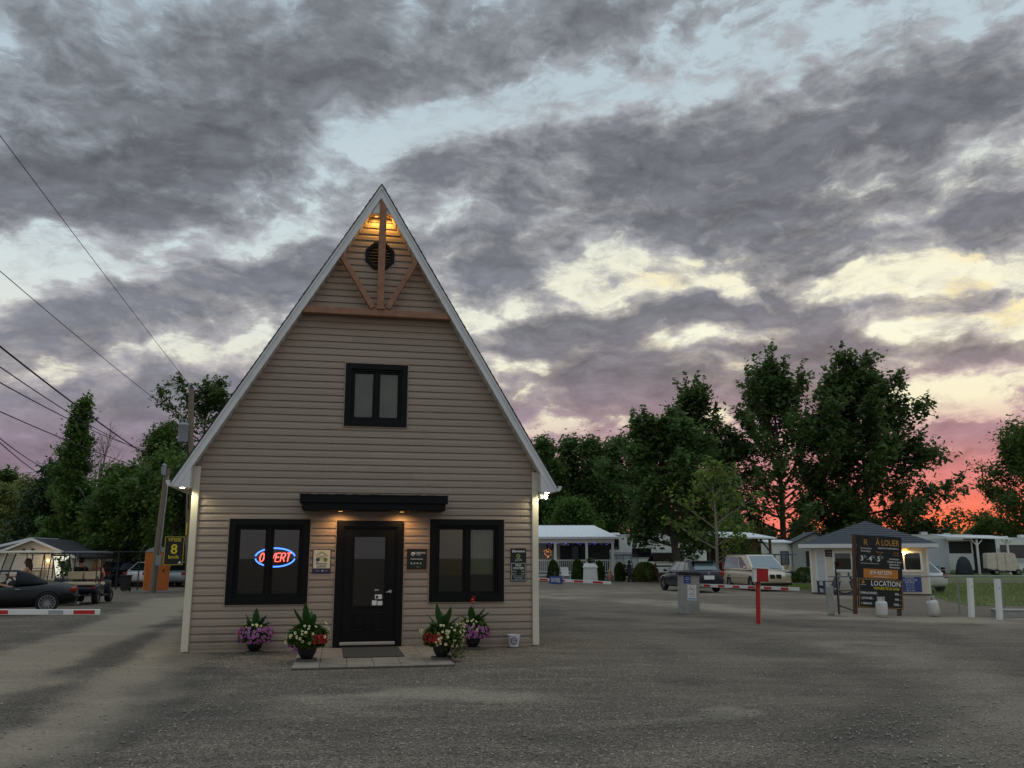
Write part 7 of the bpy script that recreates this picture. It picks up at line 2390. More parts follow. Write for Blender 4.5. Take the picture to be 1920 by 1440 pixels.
tw = thing('portable_toilet', 'orange portable toilet with pale grey domed roof behind leaning pole', 'portable toilet', (-17.45, 42.9, 0), R(24))
MB().bbox(-0.56, 0.56, -0.56, 0.56, 0.05, 1.90, 0.03).build('cabin', m_orange, tw)
MB().box(-0.60, 0.60, -0.60, 0.60, 0.0, 0.08).build('skid', m_greyplastic, tw)
dr = MB().bbox(-0.40, 0.40, -0.585, -0.562, 0.14, 1.80, 0.01).build('door', m_orange, tw)
MB().box(0.26, 0.32, -0.61, -0.586, 0.95, 1.08).build('door_handle', m_pole, dr)
mb = MB()
for k in range(8):
    xx = -0.52 + k * 0.149
    mb.box(xx - 0.012, xx + 0.012, -0.572, -0.5605, 0.12, 1.84) if abs(xx) > 0.42 else None
    mb.box(0.5605, 0.572, xx - 0.012, xx + 0.012, 0.12, 1.84)
mb.build('wall_rib', m_orange, tw)
P_ = [(-0.58 + 1.16 * k / 10, 1.90 + 0.26 * math.sin(math.pi * k / 10) ** 0.6) for k in range(11)]
MB().prism([(x, -0.58, z) for x, z in P_], [(x, 0.58, z) for x, z in P_]).build('roof', m_greyplastic, tw, True, auto=50)
MB().tube([(0.35, 0.35, 2.0), (0.35, 0.35, 2.35)], 0.05, 8).build('vent_pipe', m_greyplastic, tw)

# poles
p1 = thing('utility_pole', 'short leaning wooden pole with grey conduit in front of orange toilet', 'utility pole', (-17.05, 41.6, 0))
MB().tube([(0, 0, -0.1), (0.10, 0, 2.4), (0.22, 0, 5.2), (0.25, 0, 5.9)], [0.17, 0.16, 0.14, 0.135], 12).build('pole', m_polewood, p1, True, auto=60)
MB().tube([(0.16, -0.12, 0.05), (0.27, -0.12, 2.4), (0.36, -0.10, 4.9), (0.33, -0.06, 5.5)], 0.035, 8).build('conduit', m_galv, p1, True)
MB().bbox(0.16, 0.42, -0.32, -0.14, 1.25, 1.72, 0.02).build('meter_box', m_galv, p1)
MB().lathe([(0.11, 5.55), (0.11, 6.05), (0.02, 6.12)], 12, (0.16, -0.20, 0)).build('fuse_box', m_greyplastic, p1, True, auto=50)
p2 = thing('utility_pole', 'tall wooden pole with grey transformer behind the left eave', 'utility pole', (-15.95, 43.3, 0))
MB().tube([(0, 0, -0.1), (-0.20, 0, 3.0), (-0.42, 0, 6.5), (-0.62, 0, 10.2)], [0.19, 0.175, 0.16, 0.13], 12).build('pole', m_polewood, p2, True, auto=60)
tf_ = MB().lathe([(0.05, 7.35), (0.24, 7.40), (0.26, 7.45), (0.26, 8.22), (0.28, 8.24), (0.28, 8.30), (0.20, 8.38), (0.05, 8.40)], 18, (-0.80, -0.16, 0)).build('transformer', m_greyplastic, p2, True, auto=45)
for k in range(2):
    MB().lathe([(0.035, 8.36), (0.06, 8.42), (0.035, 8.48), (0.06, 8.54), (0.02, 8.60)], 10, (-0.90 + 0.2 * k, -0.16, 0)).build('bushing', m_greyplastic, tf_, True)
MB().lathe([(0.05, 10.2), (0.07, 10.28), (0.04, 10.34), (0.06, 10.40), (0.02, 10.46)], 10, (-0.72, -0.1, 0)).build('insulator', m_greyplastic, p2, True)
MB().bar((-0.62, 0, 10.0), (-0.75, -0.12, 10.3), 0.05, 0.05).build('bracket', m_galv, p2)
MB().tube([(-0.60, -0.15, 7.4), (-0.35, -0.22, 6.0), (-0.25, -0.20, 4.0)], 0.03, 6).build('drop_cable', m_cablack, p2)
MB().box(-0.30, -0.24, -0.20, -0.175, 2.75, 3.35).build('guy_marker', m_pyellow, p2)
vs = thing('speed_sign', 'black speed sign with yellow 8 reading VITESSE 8 km/h', 'sign', (-15.9, 40.9, 1.95), R(20))
MB().bbox(-0.43, 0.43, -0.015, 0.015, -0.66, 0.66, 0.004).build('board', m_pblack, vs)
MB().frame(-0.42, 0.42, -0.65, 0.65, 0.018, -0.0185, -0.0152).build('border', m_pyellow, vs)
lettering('VITESSE', 0.20, 0, 0.44, -0.0175, m_pyellow, vs, sx=0.84, bold=0.003)
lettering('8', 0.62, 0, -0.13, -0.0175, m_pyellow, vs, bold=0.012)
lettering('km/h', 0.24, 0, -0.36, -0.0175, m_pyellow, vs, sx=0.95, bold=0.003)
MB().xz([(0.20, -0.58), (0.36, -0.58), (0.28, -0.46)], -0.0178, -0.0152).build('emblem', m_pchalk, vs)
MB().box(-0.08, 0.08, 0.016, 2.2, -0.30, -0.24).build('bracket', m_galv, vs)


def wire(label, a, b, sag, r=0.012, via=None):
    a, b = Vector(a), Vector(b)
    pts = []
    for k in range(25):
        t = k / 24
        p = a.lerp(b, t)
        p.z -= sag * 4 * t * (1 - t)
        pts.append(p)
    o = MB().tube(pts, r, 5).build('power_line', m_cablack, None, True)
    tag(o, label, 'power line', 'overhead lines to the poles')


def ext(p, q, k):
    """carry a line from q through p further out towards the next pole"""
    p, q = Vector(p), Vector(q)
    return p + (p - q) * k


T2, TR_, T1 = (-16.68, 43.2, 10.42), (-16.85, 43.1, 8.55), (-16.95, 41.5, 6.0)
for (p, q, sag, r, lab) in (((-13.04, 20, 12.28), T2, 0.12, 0.011, 'topmost overhead wire running to the tip of the tall pole'),
                            ((-12.61, 20, 8.72), TR_, 0.20, 0.011, 'thin overhead wire running to the transformer'),
                            ((-12.38, 20, 6.85), T1, 0.25, 0.024, 'thick dark overhead cable running to the short leaning pole'),
                            ((-12.36, 20, 6.58), (-22.4, 52, 8.0), 0.5, 0.016, 'overhead cable just under the thickest one, ending among leaves'),
                            ((-12.30, 20, 6.18), (-24.0, 56, 8.6), 0.5, 0.016, 'slack overhead cable crossing the narrow tall tree'),
                            ((-12.20, 20, 5.25), (-16.95, 41.5, 5.6), 0.25, 0.014, 'lower overhead cable meeting the leaning pole below the thick one'),
                            ((-12.12, 20, 4.66), (-24.6, 46, 6.2), 0.3, 0.013, 'low overhead cable sloping behind the narrow tall tree'),
                            ((-12.13, 20, 4.58), (-24.6, 46, 5.7), 0.3, 0.013, 'lowest sloping overhead cable behind the narrow tall tree'),
                            ((-28.0, 46, 6.05), (-31.0, 62, 8.2), 0.1, 0.013, 'nearly level overhead cable low at the left edge')):
    wire(lab, ext(p, q, 0.45), q, sag, r)

# beige gabled shed
sh = thing('gabled_shed', 'small beige gabled shed with dark roof behind the golf carts', 'shed', (-25.6, 46.5, 0), R(6))
mb = MB()
zz = 0.0
while zz < 2.5:
    z1 = zz + 0.16
    h0 = 2.05 if zz < 1.75 else max(0.03, 2.05 * (2.56 - zz) / 0.82)
    h1 = 2.05 if z1 < 1.75 else max(0.02, 2.05 * (2.56 - z1) / 0.82)
    mb.prism([(-h0, 0, zz), (-h0, -0.03, zz), (-h1, -0.008, z1), (-h1, 0, z1)], [(h0, 0, zz), (h0, -0.03, zz), (h1, -0.008, z1), (h1, 0, z1)])
    zz = z1
mb.build('siding', m_boothwall, sh, kind='stuff')
MB().xz([(-2.05, 0), (2.05, 0), (2.05, 1.74), (0, 2.56), (-2.05, 1.74)], 0.001, 0.1).build('wall', m_boothwall, sh)
MB().box(1.95, 2.05, 0.1, 5.0, 0, 1.75).build('side_wall', m_boothwall, sh)
for s in (-1, 1):
    MB().prism([(s * 2.35, -0.3, 1.60), (0, -0.3, 2.58), (0, 5.2, 2.58), (s * 2.35, 5.2, 1.60)], [(s * 2.35, -0.3, 1.68), (0, -0.3, 2.67), (0, 5.2, 2.67), (s * 2.35, 5.2, 1.68)]).build('roof', m_shingle, sh)
    MB().prism([(s * 2.36, -0.33, 1.56), (0, -0.33, 2.54), (0, -0.302, 2.54), (s * 2.36, -0.302, 1.56)], [(s * 2.36, -0.33, 1.69), (0, -0.33, 2.67), (0, -0.302, 2.67), (s * 2.36, -0.302, 1.69)]).build('rake_board', m_whitepaint, sh)
for x in (-0.45, 0.0):
    MB().box(x - 0.05, x + 0.05, -0.16, -0.03, 2.02, 2.12).tube([(x, -0.10, 2.06), (x + 0.05, -0.2, 1.94)], 0.05, 8).build('flood_light', m_pole, sh)
lamp('shed_lamp', 'POINT', 7.0, (1.0, 0.72, 0.36), Matrix.Translation((-24.75, 46.0, 1.50)), 0.05)
wl_ = MB().lathe([(0.05, 1.42), (0.07, 1.50), (0.05, 1.58)], 10, (0.85, -0.10, 0)).build('wall_lamp', glow_mat('shed_lamp_glass', (255, 214, 140), 4.0), sh, True)
MB().box(0.81, 0.89, -0.10, -0.03, 1.58, 1.61).build('lamp_bracket', m_pole, wl_)
s2_ = thing('awning_roof', 'pale sloping awning edge behind the left slope of beige shed', 'awning', (-27.6, 48.5, 0))
MB().prism([(-2.6, 0, 1.85), (0.7, 0, 2.62), (0.7, 3.0, 2.62), (-2.6, 3.0, 1.85)], [(-2.6, 0, 1.98), (0.7, 0, 2.76), (0.7, 3.0, 2.76), (-2.6, 3.0, 1.98)]).build('roof', m_metalroof, s2_)
for x in (-2.3, 0.5):
    MB().box(x - 0.05, x + 0.05, 0.1, 0.2, 0, 1.95 if x < 0 else 2.58).build('post', m_whitepaint, s2_)
g2 = thing('grey_trailer', 'pale trailer end showing between the shed roof and the trees', 'trailer', (-24.8, 57.5, 0))
MB().bbox(-2.2, 2.2, 0, 2.4, 0.4, 2.75, 0.08).build('body', m_rv, g2)
MB().box(0.2, 1.2, -0.03, 0.0, 1.5, 2.2).build('window', m_carglass, g2)
for s in (-1, 1):
    MB().lathe([(0.34, 0.1), (0.34, 0.3)], 14, (s * 0.5, 0, 0.34), 'y').build('wheel', m_tyre, g2)

# dark wire fence of the lot
lf_ = thing('wire_fence', 'tall dark wire fence along the parking lot behind the golf carts', 'fence', (0, 45.4, 0))
for k in range(7):
    x = -25.0 + k * 1.12
    MB().tube([(x, 0, 0), (x, 0, 1.95)], 0.032, 6).build('post', m_pole, lf_)
MB().tube([(-25.2, 0, 1.93), (-17.9, 0, 1.93)], 0.026, 6).build('top_rail', m_pole, lf_)
MB().tube([(-25.2, 0, 1.10), (-17.9, 0, 1.10)], 0.018, 6).build('mid_rail', m_pole, lf_)
mb = MB()
for x in np.arange(-25.1, -17.9, 0.16):
    mb.bar((x, 0, 0.05), (x + 0.0, 0.0, 1.92), 0.0035, 0.0035, (0, 1, 0))
for z_ in np.arange(0.15, 1.9, 0.16):
    mb.bar((-25.1, 0, z_), (-17.9, 0, z_), 0.0035, 0.0035)
mb.build('wire_mesh', m_pole, lf_, kind='stuff')

bn = thing('rubbish_bin', 'black wheeled rubbish bin left of the orange toilet', 'bin', (-19.05, 43.2, 0))
bn.scale = (0.72, 0.72, 0.95)
MB().prism([(-0.22, -0.24, 0.05), (0.22, -0.24, 0.05), (0.22, 0.24, 0.05), (-0.22, 0.24, 0.05)], [(-0.28, -0.30, 0.78), (0.28, -0.30, 0.78), (0.28, 0.30, 0.78), (-0.28, 0.30, 0.78)]).build('body', m_plastic, bn, bevel=0.02)
MB().bbox(-0.31, 0.31, -0.34, 0.32, 0.781, 0.84, 0.02).build('lid', m_plastic, bn)
for s in (-1, 1):
    MB().lathe([(0.10, -0.02), (0.10, 0.02)], 12, (s * 0.24, 0.22, 0.10), 'x').build('wheel', m_tyre, bn)


# ------------------------------------------------------------------ flower pots at the door
m_pot = mat('black_pot', (26, 27, 30), 0.5, var=0.15)
m_plinth = mat('dark_paver', (92, 88, 84), 0.9, var=0.2, vscale=8)
m_canna = leaf_mat('canna_leaf', (52, 84, 44), (70, 104, 54), (44, 70, 40), scale=5, rough=0.4, trans=0.2)
m_pleaf = leaf_mat('petunia_leaf', (84, 106, 44), (104, 124, 54), (62, 84, 38), scale=8)
m_pleaf2 = leaf_mat('geranium_leaf', (54, 80, 40), (66, 92, 46), (46, 66, 36), scale=8)


def petal_mat(name, rim, throat, inner):
    m = bpy.data.materials.new(name)
    m.use_nodes = True
    t = NT(m.node_tree)
    b = t.n['Principled BSDF']
    at = t.node('ShaderNodeAttribute', attribute_name='rim')
    col = t.ramp(at.outputs['Fac'], [(0.0, lin(*throat)), (0.34, lin(*throat)), (0.42, lin(*inner)), (0.78, lin(*inner)), (0.9, lin(*rim))])
    oi = t.node('ShaderNodeTexCoord').outputs['Object']
    n = t.noise(oi, 14, 2)
    hv = t.node('ShaderNodeHueSaturation')
    t.put(hv.inputs['Value'], t.mapr(n.outputs[0], 0.3, 0.7, 0.8, 1.15))
    t.put(hv.inputs['Color'], col)
    t.put(b.inputs['Base Color'], hv.outputs[0])
    b.inputs['Roughness'].default_value = 0.7
    return m


m_pet_purple = petal_mat('petunia_purple', (224, 176, 212), (84, 30, 90), (172, 82, 158))
m_pet_cream = petal_mat('petunia_cream', (222, 216, 182), (128, 112, 30), (214, 204, 150))
m_ger_red = petal_mat('geranium_red', (190, 30, 40), (120, 12, 24), (172, 22, 34))
m_ger_pink = petal_mat('geranium_coral', (230, 120, 104), (170, 60, 60), (216, 96, 84))
m_canna_red = petal_mat('canna_red', (224, 70, 44), (170, 40, 30), (214, 60, 40))


def blossoms(name, centres, normals, size, m, parent, g, petals=6):
    """small trumpet flowers facing along their normals"""
    V, F, A = [], [], []
    for c, n in zip(centres, normals):
        n = Vector(n).normalized()
        u = n.orthogonal().normalized()
        w_ = n.cross(u)
        s = size * (0.75 + 0.5 * g.random())
        o = len(V)
        k = 10
        V.append(Vector(c) - n * s * 0.5)
        A.append(0.0)
        for rr, hh, aa in ((0.30, -0.05, 0.35), (0.80, 0.18, 0.70), (1.0, 0.14, 1.0)):
            for i in range(k):
                a = 2 * math.pi * i / k
                r = rr * s * (1 + (0.08 if i % 2 else -0.08) * (rr > 0.5))
                V.append(Vector(c) + u * math.cos(a) * r + w_ * math.sin(a) * r + n * hh * s)
                A.append(aa)
        for i in range(k):
            F.append((o, o + 1 + i, o + 1 + (i + 1) % k))
            for j in range(2):
                p = o + 1 + j * k
                F.append((p + i, p + k + i, p + k + (i + 1) % k, p + (i + 1) % k))
    me = bpy.data.meshes.new(name)
    me.from_pydata([tuple(v) for v in V], [], F)
    at = me.attributes.new('rim', 'FLOAT', 'POINT')
    at.data.foreach_set('value', A)
    me.materials.append(m)
    me.polygons.foreach_set('use_smooth', [True] * len(me.polygons))
    return link(name, me, parent, 'stuff')


def canna_leaf(parent, base, az_, el_, L, wd, droop, m):
    mb = MB()
    n = 8
    d = Vector((math.cos(az_) * math.cos(el_), math.sin(az_) * math.cos(el_), math.sin(el_)))
    side = Vector((-math.sin(az_), math.cos(az_), 0))
    pts = []
    for k in range(n + 1):
        t = k / n
        p = Vector(base) + d * L * t + Vector((0, 0, -droop * L * t * t))
        w_ = wd * (math.sin(math.pi * min(1, 0.04 + t * 0.96)) ** 0.75) * (1.1 - 0.3 * t) + 0.004
        nn = side.cross(d).normalized()
        pts += [p - side * w_ + nn * w_ * 0.35, p, p + side * w_ + nn * w_ * 0.35]
    f = []
    for k in range(n):
        for j in range(2):
            a = k * 3 + j
            f.append((a, a + 1, a + 4, a + 3))
    mb.add(pts, f)
    mb.build('canna_leaf', m, parent, True)


def flower_pot(label, lx, ly, z0, scale, seed, zones, canna, flower_spike=False, trail=False):
    """zones: (name, material, n, centre az, az width, height range, radius, size)"""
    g = np.random.default_rng(seed)
    p = HW(lx, ly, z0)
    t = thing('flower_pot', label, 'flower pot', p, HYAW, 'flower pots at the office door')
    t.scale = (scale * 0.80,) * 3
    MB().bbox(-0.20, 0.20, -0.20, 0.20, -0.02, 0.035, 0.008).build('base_slab', m_plinth, t)
    MB().lathe([(0.105, 0.036), (0.115, 0.05), (0.17, 0.14), (0.20, 0.25), (0.21, 0.38), (0.22, 0.40), (0.22, 0.42), (0.195, 0.42), (0.18, 0.36)], 24).build('pot', m_pot, t, True, auto=50)
    MB().lathe([(0.18, 0.375), (0.001, 0.385)], 16, caps=False).build('soil', mat('potting_soil', (48, 40, 34), 0.95), t)
    # foliage mound
    n = 2600
    a = g.random(n) * 6.283
    v = g.random(n)
    rad = 0.40 * np.sqrt(np.clip(1 - ((v - 0.35) / 0.75) ** 2, 0, 1)) * (0.5 + 0.5 * g.random(n) ** 0.4)
    c = np.stack([rad * np.cos(a), rad * np.sin(a), 0.27 + 0.42 * v], 1)
    lv, lf = leaf_quads(c, 0.055, g, aspect=0.75)
    raw_mesh('foliage', lv, lf, m_pleaf, t, 'stuff')
    lv, lf = leaf_quads(c[:1100] * np.array([0.9, 0.9, 1.0]), 0.075, g, aspect=0.9)
    raw_mesh('foliage', lv, lf, m_pleaf2, t, 'stuff')
    if trail:
        n = 900
        k = g.random(n)
        c = np.stack([0.20 + 0.16 * g.normal(size=n) * 0.7 + 0.06 * k, -0.16 + 0.10 * g.normal(size=n), 0.50 - 0.50 * k], 1)
        c = c[c[:, 2] > 0.01]
        lv, lf = leaf_quads(c, 0.04, g, aspect=0.75)
        raw_mesh('trailing_foliage', lv, lf, m_pleaf, t, 'stuff')
    for (nm, mm, n, a0, aw, h0, h1, r, sz) in zones:
        a = R(a0) + (g.random(n) - 0.5) * R(aw)
        h = h0 + (h1 - h0) * g.random(n)
        h = h - 0.09
        rr = r * 1.17 * np.sqrt(np.clip(1 - ((h - 0.46) / 0.42) ** 2, 0.12, 1)) * (0.90 + 0.2 * g.random(n))
        c = np.stack([rr * np.cos(a), rr * np.sin(a), h], 1)
        nn = c - np.array([0, 0, 0.42]) + g.normal(size=(n, 3)) * 0.10
        blossoms(nm, c, nn, sz, mm, t, g)
    canna = [c for c in canna] + [(c[0] + 37, c[1] * 0.75, c[2] * 0.92, c[3], c[4] + 0.12, c[5] - 0.03) for c in canna]
    for (az_, el_, L, wd, dr_, z_) in canna:
        L, wd, z_ = L * 1.12, wd * 1.30, z_ - 0.03
        canna_leaf(t, (0.03 * math.cos(R(az_)), 0.03 * math.sin(R(az_)), z_), R(az_), R(el_), L, wd, dr_, m_canna)
    MB().tube([(0, 0, 0.37), (0.01, 0, 0.85)], [0.02, 0.012], 8).build('canna_stem', m_canna, t)
    if flower_spike:
        c = np.stack([g.normal(size=16) * 0.022, g.normal(size=16) * 0.022, 1.10 + 0.16 * g.random(16)], 1)
        blossoms('canna_flower', c, c - np.array([0, 0, 1.08]), 0.034, m_canna_red, t, g)
        MB().tube([(0.01, 0, 0.9), (0.0, 0, 1.2)], 0.008, 6).build('flower_stalk', m_canna, t)
    return t


CAN = [(200, 62, 0.46, 0.060, 0.15, 0.62), (335, 58, 0.44, 0.06, 0.2, 0.64), (275, 70, 0.50, 0.065, 0.1, 0.66), (20, 40, 0.45, 0.06, 0.35, 0.60), (170, 35, 0.42, 0.05, 0.45, 0.62), (100, 66, 0.46, 0.06, 0.2, 0.66), (300, 30, 0.34, 0.06, 0.35, 0.60), (240, 34, 0.36, 0.06, 0.3, 0.60)]
flower_pot('pot of violet petunias under the neon sign window', 1.25, -0.36, 0.0, 0.86, 3,
           [('petunia_flowers', m_pet_purple, 190, 275, 230, 0.34, 0.72, 0.36, 0.030), ('geranium_flowers', m_ger_pink, 26, 190, 40, 0.56, 0.72, 0.36, 0.022), ('petunia_flowers', m_pet_cream, 8, 260, 120, 0.72, 0.80, 0.26, 0.034)], CAN)
flower_pot('pot of cream petunias and red geraniums left of the doormat', 2.19, -1.98, 0.029, 0.98, 4,
           [('petunia_flowers', m_pet_cream, 46, 330, 190, 0.46, 0.86, 0.37, 0.030), ('geranium_flowers', m_ger_red, 60, 312, 50, 0.44, 0.60, 0.35, 0.024), ('petunia_flowers', m_pet_cream, 12, 210, 70, 0.45, 0.75, 0.36, 0.034), ('petunia_flowers', m_pet_purple, 10, 222, 26, 0.30, 0.42, 0.34, 0.028)],
           [(175, 25, 0.48, 0.06, 0.25, 0.64), (215, 55, 0.50, 0.06, 0.1, 0.66), (255, 68, 0.52, 0.06, 0.05, 0.66), (330, 25, 0.36, 0.06, 0.35, 0.62), (80, 62, 0.44, 0.06, 0.2, 0.64), (290, 38, 0.36, 0.065, 0.3, 0.62)])
flower_pot('pot of trailing cream petunias right of the doormat', 4.30, -2.12, 0.029, 0.95, 5,
           [('petunia_flowers', m_pet_cream, 66, 322, 150, 0.34, 0.80, 0.41, 0.027), ('geranium_flowers', m_ger_red, 56, 232, 60, 0.44, 0.62, 0.35, 0.024), ('petunia_flowers', m_pet_cream, 10, 195, 40, 0.6, 0.74, 0.38, 0.032)],
           [(180, 50, 0.46, 0.06, 0.15, 0.64), (235, 68, 0.52, 0.06, 0.05, 0.66), (300, 62, 0.50, 0.065, 0.1, 0.66), (350, 45, 0.44, 0.06, 0.2, 0.64), (90, 60, 0.44, 0.06, 0.2, 0.64)], trail=True)
flower_pot('pot of violet petunias with red canna spike under the right window', 5.06, -0.40, 0.0, 0.92, 6,
           [('petunia_flowers', m_pet_purple, 80, 300, 140, 0.34, 0.66, 0.35, 0.032), ('petunia_flowers', m_pet_cream, 18, 230, 100, 0.55, 0.80, 0.34, 0.03)],
           [(185, 40, 0.44, 0.07, 0.25, 0.66), (0, 42, 0.48, 0.07, 0.25, 0.66), (330, 55, 0.44, 0.07, 0.15, 0.68), (250, 62, 0.46, 0.07, 0.15, 0.68), (215, 30, 0.38, 0.07, 0.4, 0.64), (30, 30, 0.40, 0.07, 0.4, 0.64), (90, 55, 0.4, 0.06, 0.2, 0.66)], flower_spike=True)

bk = thing('small_bucket', 'small white bucket with dark round emblem against the wall', 'bucket', HW(5.85, -0.24, 0.0), HYAW)
MB().lathe([(0.085, 0.0), (0.115, 0.20), (0.122, 0.20), (0.122, 0.215), (0.108, 0.215), (0.080, 0.02)], 22).build('pail', mat('pail_white', (212, 212, 216), 0.45, var=0.05), bk, True, auto=50)
mb = MB()
for k in range(20):
    a0, a1 = 2 * math.pi * k / 20, 2 * math.pi * (k + 1) / 20
    P = lambda a, r: ((0.0 + r * math.cos(a)), 0.11 + r * math.sin(a))
    def on(p):
        x, z = p
        rr = 0.086 + 0.03 * z / 0.20 + 0.0015
        th = x / rr - math.pi / 2 - 0.15
        return (rr * math.cos(th), rr * math.sin(th), z)
    mb.add([on(P(a0, 0.05)), on(P(a1, 0.05)), on(P(a1, 0.066)), on(P(a0, 0.066))], [(0, 1, 2, 3)])
    if k % 3 == 0:
        mb.add([on(P(a0, 0.0)), on(P(a0, 0.042)), on(P(a1, 0.042)), on(P(a1, 0.012))], [(0, 1, 2, 3)])
mb.build('emblem', m_pnavy, bk)
MB().tube([(0.118 * math.cos(a), 0.118 * math.sin(a) - 0.0, 0.20 - 0.05 * abs(math.sin(a))) for a in np.linspace(math.pi, 2 * math.pi, 15)], 0.003, 5).build('bail', m_steel, bk)

# ------------------------------------------------------------------ people
m_skin = mat('skin', (196, 146, 120), 0.55, var=0.06, vscale=6)
m_hair_brown = mat('hair_brown', (74, 42, 30), 0.6, var=0.35, vscale=14, stretch=(1, 1, 0.2))
m_hair_dark = mat('hair_dark', (42, 34, 32), 0.6, var=0.3, vscale=14)
m_hair_blonde = mat('hair_blonde', (168, 134, 92), 0.6, var=0.3, vscale=14, stretch=(1, 1, 0.2))
m_cloth_black = mat('black_shirt', (26, 27, 32), 0.85, var=0.15, bump=0.3, bscale=10)
m_cloth_pink = mat('pink_top', (190, 112, 118), 0.85, var=0.15, bump=0.3, bscale=10)
m_cloth_red = mat('red_shorts', (130, 36, 48), 0.85, var=0.15)
m_cloth_tan = mat('tan_top', (196, 156, 124), 0.85, var=0.1)
m_cloth_denim = mat('denim', (58, 66, 88), 0.85, var=0.15)

SK = {  # seated, facing +x, hips at the origin: joint -> (position, radius)
    'pelvis': ((0, 0, 0.06), 0.135), 'waist': ((-0.03, 0, 0.24), 0.115), 'chest': ((-0.02, 0, 0.42), 0.135), 'collar': ((-0.02, 0, 0.55), 0.085),
    'neck': ((0.0, 0, 0.62), 0.052), 'jaw': ((0.025, 0, 0.69), 0.066), 'head': ((0.015, 0, 0.76), 0.092), 'crown': ((0.0, 0, 0.83), 0.072),
}


def person(label, M, arms, hair_m, top_m, legs_m, hair='short', scale=1.0, glasses=False, lean=0.0, turn=0.0):
    """arms: two (elbow, wrist) pairs for left and right hand, in the seated frame"""
    J = dict(SK)
    for s, nm, (el_, wr) in ((1, 'l', arms[0]), (-1, 'r', arms[1])):
        J['sh' + nm] = ((-0.02, s * 0.17, 0.52), 0.062)
        J['el' + nm] = (el_, 0.043)
        J['wr' + nm] = (wr, 0.029)
        e, w_ = Vector(el_), Vector(wr)
        d = (w_ - e).normalized()
        J['pa' + nm] = (tuple(w_ + d * 0.055), 0.034)
        side = d.cross(Vector((0, 0, 1))).normalized()
        for i, (off, ln) in enumerate(((-0.026, 0.060), (-0.009, 0.072), (0.009, 0.068), (0.026, 0.052))):
            b = w_ + d * 0.095 + side * off
            J['f%d%s' % (i, nm)] = (tuple(b), 0.0095)
            J['g%d%s' % (i, nm)] = (tuple(b + d * ln * 0.6 + Vector((0, 0, -ln * 0.55))), 0.0085)
        b = w_ + d * 0.045 + side * (-0.035 * s)
        J['t' + nm] = (tuple(b), 0.012)
        J['u' + nm] = (tuple(b + d * 0.045 + side * (-0.02 * s) + Vector((0, 0, -0.01))), 0.010)
        J['hi' + nm] = ((0.04, s * 0.09, 0.03), 0.100)
        J['kn' + nm] = ((0.46, s * 0.11, 0.06), 0.062)
        J['an' + nm] = ((0.52, s * 0.11, -0.34), 0.040)
        J['to' + nm] = ((0.68, s * 0.12, -0.40), 0.034)
    E_ = [('pelvis', 'waist'), ('waist', 'chest'), ('chest', 'collar'), ('collar', 'neck'), ('neck', 'jaw'), ('jaw', 'head'), ('head', 'crown')]
    for nm in 'lr':
        E_ += [('collar', 'sh' + nm), ('sh' + nm, 'el' + nm), ('el' + nm, 'wr' + nm), ('wr' + nm, 'pa' + nm), ('pelvis', 'hi' + nm), ('hi' + nm, 'kn' + nm), ('kn' + nm, 'an' + nm), ('an' + nm, 'to' + nm), ('wr' + nm, 't' + nm), ('t' + nm, 'u' + nm)]
        for i in range(4):
            E_ += [('pa' + nm, 'f%d%s' % (i, nm)), ('f%d%s' % (i, nm), 'g%d%s' % (i, nm))]

    def skin_mesh(name, keep, grow_, m, parent, lvl=2):
        ks = [k for k in J if k in keep]
        ix = {k: i for i, k in enumerate(ks)}
        me = bpy.data.meshes.new(name)
        me.from_pydata([J[k][0] for k in ks], [(ix[a], ix[b]) for a, b in E_ if a in ix and b in ix], [])
        o = link(name, me, None)
        md = o.modifiers.new('skin', 'SKIN')
        md.use_smooth_shade = True
        md.branch_smoothing = 0.3
        for i, k in enumerate(ks):
            r = J[k][1] * grow_
            o.data.skin_vertices[0].data[i].radius = (r, r)
            o.data.skin_vertices[0].data[i].use_root = (k == ('pelvis' if 'pelvis' in ix else ks[0]))
        sb = o.modifiers.new('sub', 'SUBSURF')
        sb.levels = sb.render_levels = lvl
        dg = bpy.context.evaluated_depsgraph_get()
        me2 = bpy.data.meshes.new_from_object(o.evaluated_get(dg))
        o.modifiers.clear()
        o.data = me2
        bpy.data.meshes.remove(me)
        me2.materials.clear()
        me2.materials.append(m)
        me2.polygons.foreach_set('use_smooth', [True] * len(me2.polygons))
        if parent is not None:
            o.parent = parent
        return o
    body = skin_mesh('person', set(J), 1.0, m_skin, None)
    # nose and ears belong to the head
    bm = bmesh.new()
    bm.from_mesh(body.data)
    for c, r, sc3 in (((0.108, 0, 0.742), 0.016, (1.2, 0.7, 1.2)), ((0.01, 0.088, 0.745), 0.022, (0.6, 0.35, 1.2)), ((0.01, -0.088, 0.745), 0.022, (0.6, 0.35, 1.2)), ((0.098, 0, 0.700), 0.014, (0.5, 1.6, 0.45))):
        bmesh.ops.create_icosphere(bm, subdivisions=2, radius=r, matrix=Matrix.Translation(c) @ Matrix.Diagonal((*sc3, 1)))
    bm.to_mesh(body.data)
    bm.free()
    body.matrix_world = M @ Matrix.Rotation(turn, 4, 'Z') @ Matrix.Rotation(lean, 4, 'Y') @ Matrix.Scale(scale, 4)
    tag(body, label, 'person')
    for s in (-1, 1):
        MB().ball((0.092, s * 0.034, 0.765), 0.012, 8, 6).build('eye', m_paper, body, True)
        MB().ball((0.101, s * 0.034, 0.765), 0.006, 6, 5).build('pupil', m_plastic, body, True)
    skin_mesh('shirt', {'pelvis', 'waist', 'chest', 'collar', 'shl', 'shr'} | ({'ell', 'elr'} if top_m is m_cloth_black else set()), 1.12, top_m, body)
    skin_mesh('trousers', {'pelvis', 'hil', 'hir', 'knl', 'knr'}, 1.10, legs_m, body)
    hb_ = MB()
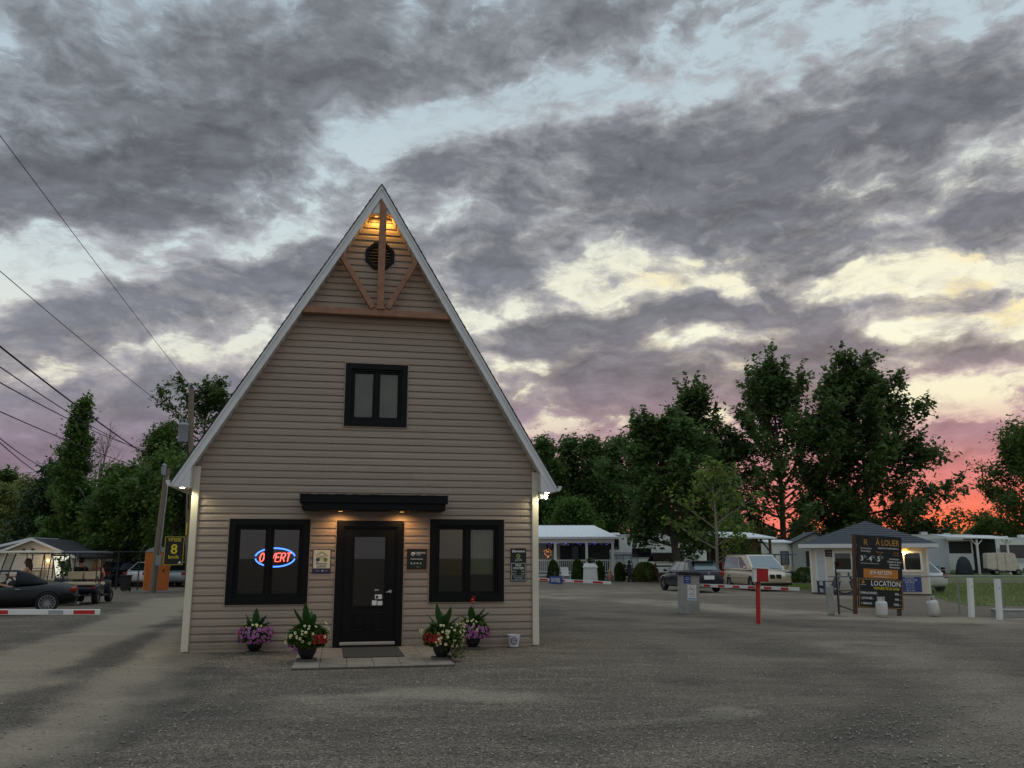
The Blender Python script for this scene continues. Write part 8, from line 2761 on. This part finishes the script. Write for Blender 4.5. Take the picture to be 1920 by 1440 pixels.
    g = random.Random(len(label))
    hb_.ball((-0.012, 0, 0.795), 0.108, 16, 10, (1.0, 0.96, 0.92))
    bmh = hb_
    hv = [p for p in bmh.v]
    keepf = []
    for f in bmh.f:
        c = sum((Vector(hv[i]) for i in f), Vector()) / len(f)
        if c.z > 0.80 or c.x < -0.02:
            if c.z > 0.70:
                keepf.append(f)
    bmh.f = keepf
    bmh.m = [0] * len(keepf)
    if hair == 'long':
        for k in range(30):
            a = R(60 + 240 * k / 29)
            x, y = 0.088 * math.cos(a) - 0.015, 0.092 * math.sin(a)
            ln = 0.34 + g.uniform(-0.05, 0.05)
            bmh.tube([(x, y, 0.82), (x * 1.15 - 0.01, y * 1.15, 0.70), (x * 1.2 - 0.02, y * 1.2, 0.60), (x * 1.1 - 0.02, y * 1.15, 0.82 - ln)], [0.022, 0.024, 0.022, 0.008], 6)
    bmh.build('hair', hair_m, body, True)
    if glasses:
        mb = MB()
        for s in (-1, 1):
            mb.ball((0.100, s * 0.036, 0.765), 0.026, 10, 6, (0.35, 1, 0.8))
            mb.bar((0.10, s * 0.06, 0.770), (0.01, s * 0.092, 0.770), 0.006, 0.008)
        mb.build('sunglasses', m_plastic, body, True)
    return body


def in_cart(x, y, rz, lx, ly, lz):
    return Matrix.Translation((x, y, 0)) @ Matrix.Rotation(rz, 4, 'Z') @ Matrix.Translation((lx, ly, lz))


WHEEL = (((0.20, 0.26, 0.30), (0.44, 0.12, 0.30)), ((0.20, -0.26, 0.30), (0.44, -0.12, 0.30)))
LAP = (((0.06, 0.27, 0.26), (0.28, 0.14, 0.16)), ((0.06, -0.27, 0.26), (0.28, -0.14, 0.16)))
person('woman with long brown hair and dark glasses driving the cream roofed golf cart', in_cart(-17.0, 30.4, R(196), -0.20, 0.28, 0.72), WHEEL, m_hair_brown, m_cloth_tan, m_cloth_denim, 'long', 1.0, True, 0.04)
person('man with short dark hair and black shirt in the dark golf cart', in_cart(-15.62, 32.35, R(100), -0.20, 0.28, 0.72), WHEEL, m_hair_dark, m_cloth_black, m_cloth_denim, 'short', 1.02, False, 0.03)
person('woman with long blonde hair and red shorts in the dark golf cart', in_cart(-15.62, 32.35, R(100), -0.20, -0.28, 0.72), LAP, m_hair_blonde, m_cloth_pink, m_cloth_red, 'long', 0.98, False, 0.02)
person('driver of the black roadster resting one arm on the door', in_cart(-15.2, 26.17, R(207), -0.28, 0.36, 0.40), (((0.10, 0.36, 0.40), (0.40, 0.34, 0.42)), ((0.22, -0.2, 0.32), (0.52, -0.02, 0.40))), m_hair_dark, m_cloth_black, m_cloth_denim, 'short', 0.90, False, -0.18)
